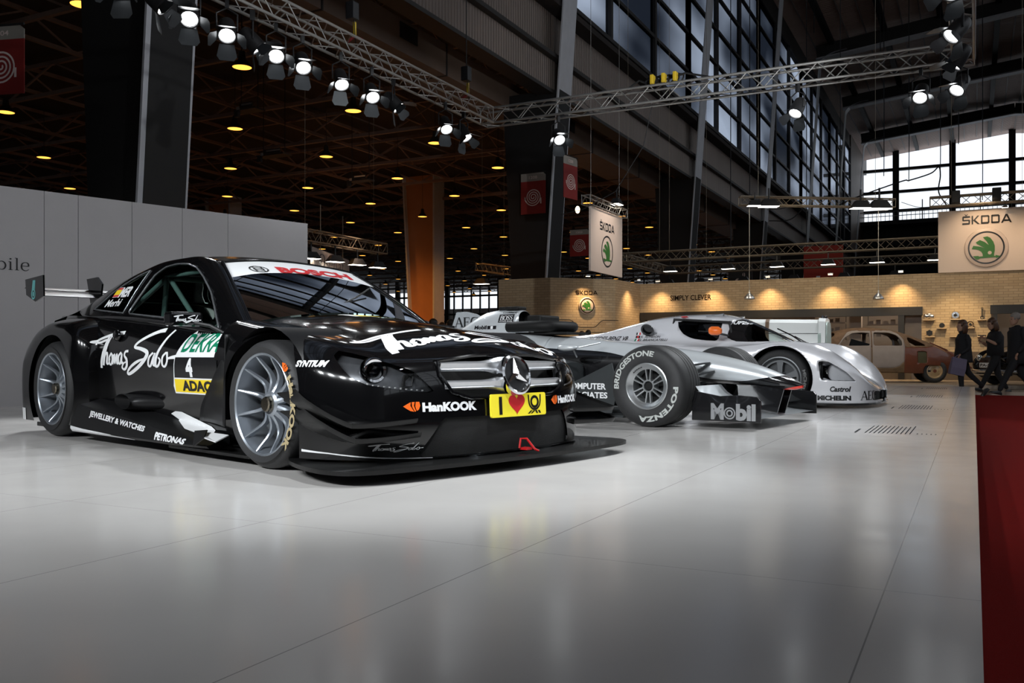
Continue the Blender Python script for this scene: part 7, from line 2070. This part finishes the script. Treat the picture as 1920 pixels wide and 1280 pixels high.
b = MB(); b.bar((-.4, 0, 4.4), (-.4, 0, 24), .03); b.bar((.4, 0, 4.4), (.4, 0, 24), .03); b.build('hanger', M_lampblk, t)
b = MB(); b.box((0, 0, 3.55), (1.0, .08, 1.9)); b.build('panel', M_lampblk, t)
decal_plane(text('R.', .04).fit(-.3, -.22, .3, .22), frame((0, -.05, 3.75), (0, 0, 1), (-1, 0, 0))).build('lettering', M_flagwh, t)
# wires hanging under the nave roof
def wire(pts, label, r=.02): return tag(MB().tube([tuple(p) for p in catmull(pts, 6)], r, 5).build('cable', M_lampblk, smooth=60), label, 'cable')
wire([cp(1565, 389, 60), cp(1600, 372, 60), cp(1690, 340, 60), cp(1705, 338, 60), cp(1745, 325, 60), cp(1760, 313, 60), cp(1763, 330, 60), cp(1760, 360, 60), cp(1775, 385, 60)], 'black cable looping before the end windows', .045)
wire([cp(1690, 379, 60), cp(1720, 388, 60), cp(1745, 388, 60)], 'thin cable sagging low before the end windows', .02)
wire([cp(1438, 393, 28), cp(1470, 390, 28), cp(1500, 375, 28)], 'black cable drooping from the short truss', .012)
wire([cp(1442, 414, 34), cp(1480, 412, 34), cp(1505, 392, 34)], 'black cable looping under the clerestory wall', .02)
for k, (u, v0, v1) in enumerate(((1526, -5, 62), (1650, 64, 95), (1704, 145, 340), (1763, 170, 320), (1797, 175, 270), (1842, 200, 375), (1657, 215, 330))):
    wire([Vector((cp(u, v0, 62).x, cp(u, v0, 62).y, roofz(cp(u, v0, 62).x))), cp(u+.5, (v0+v1)/2, 62), cp(u, v1, 62)], ['thin hanging wire above the first roof beam', 'short hanging chain before the window corner', 'long hanging wire left of the round spotlight', 'hanging chain under the corner spotlight', 'hanging chain right of the corner spotlight', 'long hanging wire before the right end windows', 'hanging wire before the leftmost end window'][k], .03)

# dark equipment under the aisle ceiling
for (u, v, Z, w_, lab) in ((468, 207, 30, .9, 'dark box hanging under the aisle ceiling right of the grey column'), (514, 292, 34, 1.3, 'shiny panel frame hanging in the aisle above the white wall end'), (676, 339, 38, 1.1, 'shiny panel frame hanging in the aisle left of the orange column')):
    p = cp(u, v, Z); t = thing('hanging_unit', lab, 'ceiling unit', tuple(p))
    b = MB(); b.box((0, 0, 0), (w_, .5, .05)); b.box((-w_*.4, -.2, -.12), (.16, .12, .22)); b.box((w_*.1, -.25, .12), (w_*.6, .05, .16)); b.build('unit_case', M_lampblk, t)
    b = MB(); b.box((-w_*.28, -.27, .04), (.12, .02, .10)); b.box((w_*.15, -.285, .13), (w_*.5, .015, .05)); b.build('unit_label', M_brush, t)
    b = MB(); b.bar((-w_*.4, 0, 0), (-w_*.4, 0, AZ-p.z), .02); b.bar((w_*.4, 0, 0), (w_*.4, 0, AZ-p.z), .02); b.build('hanger', M_lampblk, t)
p = cp(1083, 393, 40); t = thing('bare_bulb', 'small bright bulb left of the hanging banner', 'lamp', tuple(p))
MB().ball((0, 0, 0), (.10, .10, .16), 14, 10).build('bulb', M_lampglow, t, smooth=60); MB().tube([(0, 0, .1), (0, 0, AZ-p.z)], .012, 5).build('cord', M_lampblk, t)
# ================================================================== people
M_blackcloth = mat('black_clothing', (.010, .010, .012), .85, var=.3, scale=60, bump=.2)
M_navy = mat('dark_trousers', (.012, .012, .016), .85, var=.3, scale=60)
M_skin = mat('warm_skin', (.42, .24, .16), .55, var=.06, scale=20)
M_hair1 = mat('reddish_brown_hair', (.08, .035, .015), .5, var=.4, scale=70)
M_hair2 = mat('grey_hair', (.25, .22, .19), .6, var=.3, scale=70)
M_hair3 = mat('dark_hair', (.02, .014, .01), .5, var=.4, scale=70)
M_shoe = mat('black_shoe_leather', (.012, .011, .011), .35, var=.2)
M_bag = mat('lilac_carrier_bag', (.13, .11, .17), .6, var=.1)

def skin_mesh(name, joints, bones, m, parent, sub=2):
    """continuous surface grown round connected joints: {name: (point, radius x, radius y)}"""
    ks = list(joints); ix = {k: i for i, k in enumerate(ks)}
    me = bpy.data.meshes.new(name)
    me.from_pydata([joints[k][0] for k in ks], [(ix[a], ix[b]) for a, b in bones], [])
    o = bpy.data.objects.new(name, me); COL.objects.link(o); o.parent = parent
    md = o.modifiers.new('skin', 'SKIN'); md.use_smooth_shade = True; md.branch_smoothing = .5
    sv = me.skin_vertices[0].data
    for k in ks:
        r = joints[k][1:]; sv[ix[k]].radius = (r[0], r[1] if len(r) > 1 else r[0]); sv[ix[k]].use_root = False
    sv[0].use_root = True
    s_ = o.modifiers.new('smooth', 'SUBSURF'); s_.levels = sub; s_.render_levels = sub
    me.materials.append(m)
    return o
def head(parent, c, yaw, hairm, long_hair=True, s=1.0, tilt=0.0, bald=False):
    """head with face; faces +x before the turn"""
    H = Matrix.Translation(c) @ Matrix.Rotation(yaw, 4, 'Z') @ Matrix.Rotation(tilt, 4, 'Y')
    rows = []
    prof = [(-.125, .018, .010, .052), (-.115, .045, .04, .042), (-.095, .062, .056, .030), (-.06, .076, .066, .016), (-.02, .086, .073, .004), (.02, .092, .076, -.002), (.06, .090, .074, -.008), (.095, .072, .060, -.012), (.118, .040, .035, -.014), (.127, .008, .008, -.014)]
    for z, rx, ry, xo in prof:
        row = []
        for k in range(24):
            a = 2*pi*k/24; x = rx*cos(a)+xo; y = ry*sin(a)
            f = max(0, cos(a))**14
            if -.05 < z < .03: x += f*.028*(1-abs(z+.025)/.06)          # nose
            if -.085 < z < -.06: x += f*.008                             # lips
            if abs(z) < .025 and .25 < abs(sin(a)) < .6 and cos(a) > 0: x -= .006   # eye hollows
            row.append((x*s, y*s, z*s))
        rows.append(row)
    b = MB(); b.grid(rows, closed=True); b.xf(H)
    ears = MB()
    for sg in (-1, 1): ears.ball((.0, sg*.078*s, -.01*s), (.018*s, .008*s, .03*s), 10, 8)
    ears.xf(H); b.join(ears)
    fo = b.build('head', M_skin, parent, smooth=80)
    e = MB()
    for sg in (-1, 1): e.ball((.074*s, sg*.030*s, .006*s), .010*s, 10, 6)
    e.xf(H); e.build('eyes', M_ink, fo, smooth=80)
    hb = MB(); rows = []
    for z, rx, ry, xo in prof[4:]:
        rows.append([((rx*1.13*cos(a)+xo-.016)*s, ry*1.14*sin(a)*s, (z*1.08+.012)*s) for a in [2*pi*k/24 for k in range(24)]])
    hb.grid(rows, closed=True)
    if long_hair:
        rows = []
        for z, k_ in ((.06, 1.0), (0, 1.10), (-.06, 1.16), (-.12, 1.12), (-.17, .95)):
            rows.append([((-.015+.095*k_*cos(a))*s, .088*k_*sin(a)*s, z*s) for a in [radians(70)+radians(220)*k/16 for k in range(17)]])
        hb.grid(rows)
    _, hb = cut(hb, lambda p: max(.045*s-p[0], p[2]-.068*s)*1 if False else (-1 if (p[0] > .055*s and p[2] < .060*s) else 1))
    hb.xf(H); hb.build('hair', hairm, parent, smooth=80, solid=.008)
    return fo
def hand(parent, wrist, direction, palm_n, m=None, s=1.0, curl=.6):
    """palm with four curled fingers and a thumb from its side"""
    d = Vector(direction).normalized(); n = Vector(palm_n); n = (n-d*n.dot(d)).normalized(); sd = d.cross(n)
    W = Vector(wrist); J = {'w': (tuple(W), .022*s, .016*s), 'p': (tuple(W+d*.085*s), .036*s, .016*s), 'm': (tuple(W+d*.045*s), .034*s, .017*s)}; B = [('w', 'm'), ('m', 'p')]
    o = skin_mesh('hand', J, B, M_skin, parent, 2)
    for i, (off, ln) in enumerate(((-.027, .072), (-.009, .080), (.009, .075), (.027, .058))):
        q = W+d*.082*s+sd*off*s; pts = [q]
        a = 0
        for f in (.45, .32, .23):
            a += curl*.55; q = q+(d*cos(a)+n*sin(a))*ln*f*s; pts.append(q)
        MB().tube(pts, [.0095*s, .009*s, .008*s, .006*s], 8).build('finger', M_skin, o, smooth=80)
    q = W+d*.028*s-sd*.028*s; t1 = (d*.6-sd*.75+n*.25).normalized(); t2 = (d*.85-sd*.3+n*.5).normalized()
    MB().tube([q, q+t1*.035*s, q+t1*.035*s+t2*.032*s], [.012*s, .010*s, .007*s], 8).build('thumb', M_skin, o, smooth=80)
    return o
def shoe(parent, toe_dir, heel, pitch=0.0, m=None):
    d = Vector(toe_dir).normalized(); b = MB(); rows = []
    for t, w_, h in ((-.03, .028, .05), (.02, .036, .085), (.08, .040, .075), (.15, .046, .055), (.21, .042, .042), (.245, .022, .025)):
        rows.append([(t, w_*c_, max(0, hh)) for c_, hh in ((-1, 0), (-1, h*.5), (-.6, h), (.6, h), (1, h*.5), (1, 0))])
    b.loft(rows); b.xf(Matrix.Translation(heel) @ Matrix.Rotation(atan2(d.y, d.x), 4, 'Z') @ Matrix.Rotation(pitch, 4, 'Y'))
    return b.build('shoe', m or M_shoe, parent, smooth=50)

# --- woman in black walking to the left with a carrier bag; faces -x of the picture = direction (-R)
def walker(name, label, base, face, build):
    p = thing(name, label, 'person', base, face)
    build(p)
    if face > radians(206) and face < radians(208): p.scale = (.955, .955, .955)
    return p
def woman(p):
    J = {'pelvis': ((0, 0, .92), .155, .125), 'belly': ((.01, 0, 1.05), .135, .11), 'chest': ((.015, 0, 1.22), .155, .115), 'neckb': ((.0, 0, 1.36), .085, .08), 'neck': ((.01, 0, 1.42), .052),
         'hipL': ((.02, .085, .86), .105, .10), 'kneeL': ((.10, .09, .47), .07), 'ankL': ((.07, .09, .09), .045),
         'hipR': ((-.02, -.085, .86), .105, .10), 'kneeR': ((-.16, -.09, .50), .07), 'ankR': ((-.50, -.09, .20), .045),
         'shL': ((.0, .165, 1.33), .07), 'elL': ((-.03, .22, 1.07), .052), 'wrL': ((.16, .20, .93), .036),
         'shR': ((.0, -.165, 1.33), .07), 'elR': ((-.16, -.22, 1.08), .052), 'wrR': ((-.10, -.22, .86), .036)}
    B = [('pelvis', 'belly'), ('belly', 'chest'), ('chest', 'neckb'), ('neckb', 'neck'), ('pelvis', 'hipL'), ('hipL', 'kneeL'), ('kneeL', 'ankL'), ('pelvis', 'hipR'), ('hipR', 'kneeR'), ('kneeR', 'ankR'), ('chest', 'shL'), ('shL', 'elL'), ('elL', 'wrL'), ('chest', 'shR'), ('shR', 'elR'), ('elR', 'wrR')]
    skin_mesh('body', J, B, M_blackcloth, p)
    b = MB(); rows = [[(k_*cos(a)*1.02+.0, k2*sin(a), z) for a in [2*pi*q/24 for q in range(24)]] for z, k_, k2 in ((1.36, .10, .13), (1.25, .155, .19), (1.1, .15, .175), (.95, .17, .19), (.80, .185, .20), (.74, .19, .205))]
    b.grid(rows, closed=True, flip=True); b.build('jacket', M_blackcloth, p, smooth=60, solid=.01)
    b = MB(); b.lathe([(.085, 1.36), (.075, 1.41), (.082, 1.43)], 20); b.build('collar', M_blackcloth, p, smooth=60)
    head(p, (.035, 0, 1.545), 0, M_hair1, True, .98)
    hand(p, (.16, .20, .93), (.5, 0, -.8), (-1, 0, 0)); hand(p, (-.10, -.22, .86), (.1, 0, -1), (1, 0, 0))
    shoe(p, (1, 0, 0), (.02, .09, .0)); shoe(p, (1, 0, 0), (-.60, -.09, .12), radians(48))
place = cp(1806, 665, 19.1)
walker('person', 'woman in black walking left with a lilac carrier bag', (place.x, place.y, -.28), radians(27+180), woman)
b = MB(); hb_ = []
for z, w_, d_ in ((.0, .15, .05), (.15, .155, .055), (.34, .15, .03), (.36, .15, .012)):
    hb_.append([(-w_, -d_, z), (w_, -d_, z), (w_, d_, z), (-w_, d_, z)])
b.loft(hb_)
cb = thing('carrier_bag', 'lilac paper carrier bag in the hand of the woman in black', 'bag', (0, 0, 0))
hp_ = Matrix.Translation((place.x, place.y, -.28)) @ Matrix.Rotation(radians(207), 4, 'Z')
b.xf(hp_ @ Matrix.Translation((.25, .20, .45)) @ Matrix.Rotation(radians(-12), 4, 'Y')); b.build('bag_body', M_bag, cb)
b = MB(); b.tube([(.17, .17, .80), (.205, .20, .87), (.30, .17, .80)], .006, 6); b.tube([(.17, .23, .80), (.205, .20, .87), (.30, .23, .80)], .006, 6); b.xf(hp_); b.build('bag_handle', M_bag, cb)
def man_arms(p):
    J = {'pelvis': ((0, 0, .97), .16, .135), 'belly': ((.02, 0, 1.10), .15, .125), 'chest': ((.03, 0, 1.28), .17, .125), 'neckb': ((.03, 0, 1.44), .09, .085), 'neck': ((.05, 0, 1.50), .056),
         'hipL': ((.02, .09, .9), .11, .105), 'kneeL': ((.22, .09, .52), .075), 'ankL': ((.42, .09, .14), .048), 'hipR': ((-.02, -.09, .9), .11, .105), 'kneeR': ((-.08, -.09, .48), .075), 'ankR': ((-.30, -.09, .13), .048),
         'shL': ((.03, .185, 1.40), .075), 'elL': ((.10, .24, 1.14), .055), 'wrL': ((.28, .10, 1.26), .038), 'shR': ((.03, -.185, 1.40), .075), 'elR': ((.06, -.25, 1.12), .055), 'wrR': ((.27, -.12, 1.20), .038)}
    B = [('pelvis', 'belly'), ('belly', 'chest'), ('chest', 'neckb'), ('neckb', 'neck'), ('pelvis', 'hipL'), ('hipL', 'kneeL'), ('kneeL', 'ankL'), ('pelvis', 'hipR'), ('hipR', 'kneeR'), ('kneeR', 'ankR'), ('chest', 'shL'), ('shL', 'elL'), ('chest', 'shR'), ('shR', 'elR')]
    skin_mesh('body', {k: v for k, v in J.items() if k not in ('wrL', 'wrR')}, B, M_blackcloth, p)
    for s_ in 'LR':
        skin_mesh('forearm', {'a': (J['el'+s_][0], .044), 'b': (J['wr'+s_][0], .030)}, [('a', 'b')], M_skin, p)
        hand(p, J['wr'+s_][0], (.7, -.2 if s_ == 'L' else .3, .45), (0, -1 if s_ == 'L' else 1, 0), curl=.9)
    b = MB(); rows = [[(.02+k_*cos(a), k2*sin(a), z) for a in [2*pi*q/24 for q in range(24)]] for z, k_, k2 in ((1.44, .10, .14), (1.32, .165, .205), (1.1, .165, .185), (.9, .175, .19))]
    b.grid(rows, closed=True, flip=True); b.build('shirt', M_blackcloth, p, smooth=60, solid=.01)
    head(p, (.10, 0, 1.61), 0, M_hair1, True, 1.0, .25); shoe(p, (1, 0, 0), (.40, .09, .08), radians(-14)); shoe(p, (1, 0, 0), (-.36, -.09, .06), radians(28))
pl2 = cp(1868, 665, 19.6)
walker('person', 'bent woman in black with bare forearms holding her hands together', (pl2.x, pl2.y, -.28), radians(27+180), man_arms)
def man_coat(p):
    J = {'pelvis': ((0, 0, 1.0), .18, .15), 'belly': ((.02, 0, 1.14), .18, .15), 'chest': ((.03, 0, 1.34), .20, .145), 'neckb': ((.03, 0, 1.50), .10, .095), 'neck': ((.05, 0, 1.56), .06),
         'hipL': ((.02, .10, .93), .12, .115), 'kneeL': ((.27, .10, .55), .08), 'ankL': ((.48, .10, .12), .05), 'hipR': ((-.02, -.10, .93), .12, .115), 'kneeR': ((-.12, -.10, .50), .08), 'ankR': ((-.38, -.10, .14), .05),
         'shL': ((.03, .21, 1.46), .085), 'elL': ((.0, .28, 1.16), .062), 'wrL': ((.17, .27, .95), .042), 'shR': ((.03, -.21, 1.46), .085), 'elR': ((-.10, -.28, 1.18), .062), 'wrR': ((-.02, -.28, .92), .042)}
    B = [('pelvis', 'belly'), ('belly', 'chest'), ('chest', 'neckb'), ('neckb', 'neck'), ('pelvis', 'hipL'), ('hipL', 'kneeL'), ('kneeL', 'ankL'), ('pelvis', 'hipR'), ('hipR', 'kneeR'), ('kneeR', 'ankR'), ('chest', 'shL'), ('shL', 'elL'), ('elL', 'wrL'), ('chest', 'shR'), ('shR', 'elR'), ('elR', 'wrR')]
    skin_mesh('body', J, B, M_blackcloth, p)
    b = MB(); rows = [[(.01+k_*cos(a), k2*sin(a), z) for a in [2*pi*q/24 for q in range(24)]] for z, k_, k2 in ((1.52, .11, .15), (1.40, .20, .24), (1.15, .20, .22), (.9, .21, .22), (.72, .23, .23))]
    b.grid(rows, closed=True, flip=True); b.build('coat', M_blackcloth, p, smooth=60, solid=.012)
    head(p, (.09, 0, 1.68), 0, M_hair2, False, 1.03, .12); hand(p, (.17, .27, .95), (.4, 0, -.9), (-1, 0, 0)); hand(p, (-.02, -.28, .92), (.1, 0, -1), (1, 0, 0))
    shoe(p, (1, 0, 0), (.46, .10, .05), radians(-12)); shoe(p, (1, 0, 0), (-.44, -.10, .07), radians(28))
pl3 = cp(1910, 665, 18.7)
walker('person', 'man in a long black coat walking left at the right edge', (pl3.x, pl3.y, -.28), radians(27+180), man_coat)
def standing(hm, coat, s=1.0, long_=False):
    def f(p):
        J = {'pelvis': ((0, 0, .95), .155, .125), 'belly': ((0, 0, 1.08), .14, .115), 'chest': ((.0, 0, 1.26), .165, .12), 'neckb': ((0, 0, 1.41), .088, .082), 'neck': ((.01, 0, 1.47), .054),
             'hipL': ((0, .09, .88), .105, .1), 'kneeL': ((.02, .10, .48), .072), 'ankL': ((0, .10, .09), .046), 'hipR': ((0, -.09, .88), .105, .1), 'kneeR': ((.02, -.10, .48), .072), 'ankR': ((0, -.10, .09), .046),
             'shL': ((0, .18, 1.37), .072), 'elL': ((-.02, .23, 1.09), .053), 'wrL': ((.06, .23, .86), .037), 'shR': ((0, -.18, 1.37), .072), 'elR': ((-.02, -.23, 1.09), .053), 'wrR': ((.06, -.23, .86), .037)}
        B = [('pelvis', 'belly'), ('belly', 'chest'), ('chest', 'neckb'), ('neckb', 'neck'), ('pelvis', 'hipL'), ('hipL', 'kneeL'), ('kneeL', 'ankL'), ('pelvis', 'hipR'), ('hipR', 'kneeR'), ('kneeR', 'ankR'), ('chest', 'shL'), ('shL', 'elL'), ('elL', 'wrL'), ('chest', 'shR'), ('shR', 'elR'), ('elR', 'wrR')]
        skin_mesh('body', J, B, coat, p); head(p, (.03, 0, 1.59), 0, hm, long_, 1.0)
        hand(p, (.06, .23, .86), (.1, 0, -1), (-1, 0, 0)); hand(p, (.06, -.23, .86), (.1, 0, -1), (1, 0, 0)); shoe(p, (1, 0, 0), (-.05, .10, 0)); shoe(p, (1, 0, 0), (-.05, -.10, 0)); p.scale = (s, s, s)
    return f
M_tan = mat('tan_jacket', (.30, .18, .05), .8, var=.15)
for u, Z, fz, lab, fn in ((812, 19.5, 60, 'dark haired visitor behind the black car roof', standing(M_hair3, M_blackcloth, .96)), (829, 23.5, -60, 'visitor in a tan jacket between two dark haired visitors', standing(M_hair1, M_tan, 1.0)), (846, 19.0, 200, 'dark haired visitor beside the lettered wing plate', standing(M_hair3, M_blackcloth, .94, True)), (1091, 23.6, 100, 'brown haired visitor seen behind the prototype tail', standing(M_hair1, M_blackcloth, .87, True)), (1103, 24.0, 130, 'second visitor close behind the prototype tail', standing(M_hair3, M_blackcloth, .89))):
    q = cp(u, 665, Z); walker('person', lab, (q.x, q.y, -.295), radians(fz), fn)
# ================================================================== light
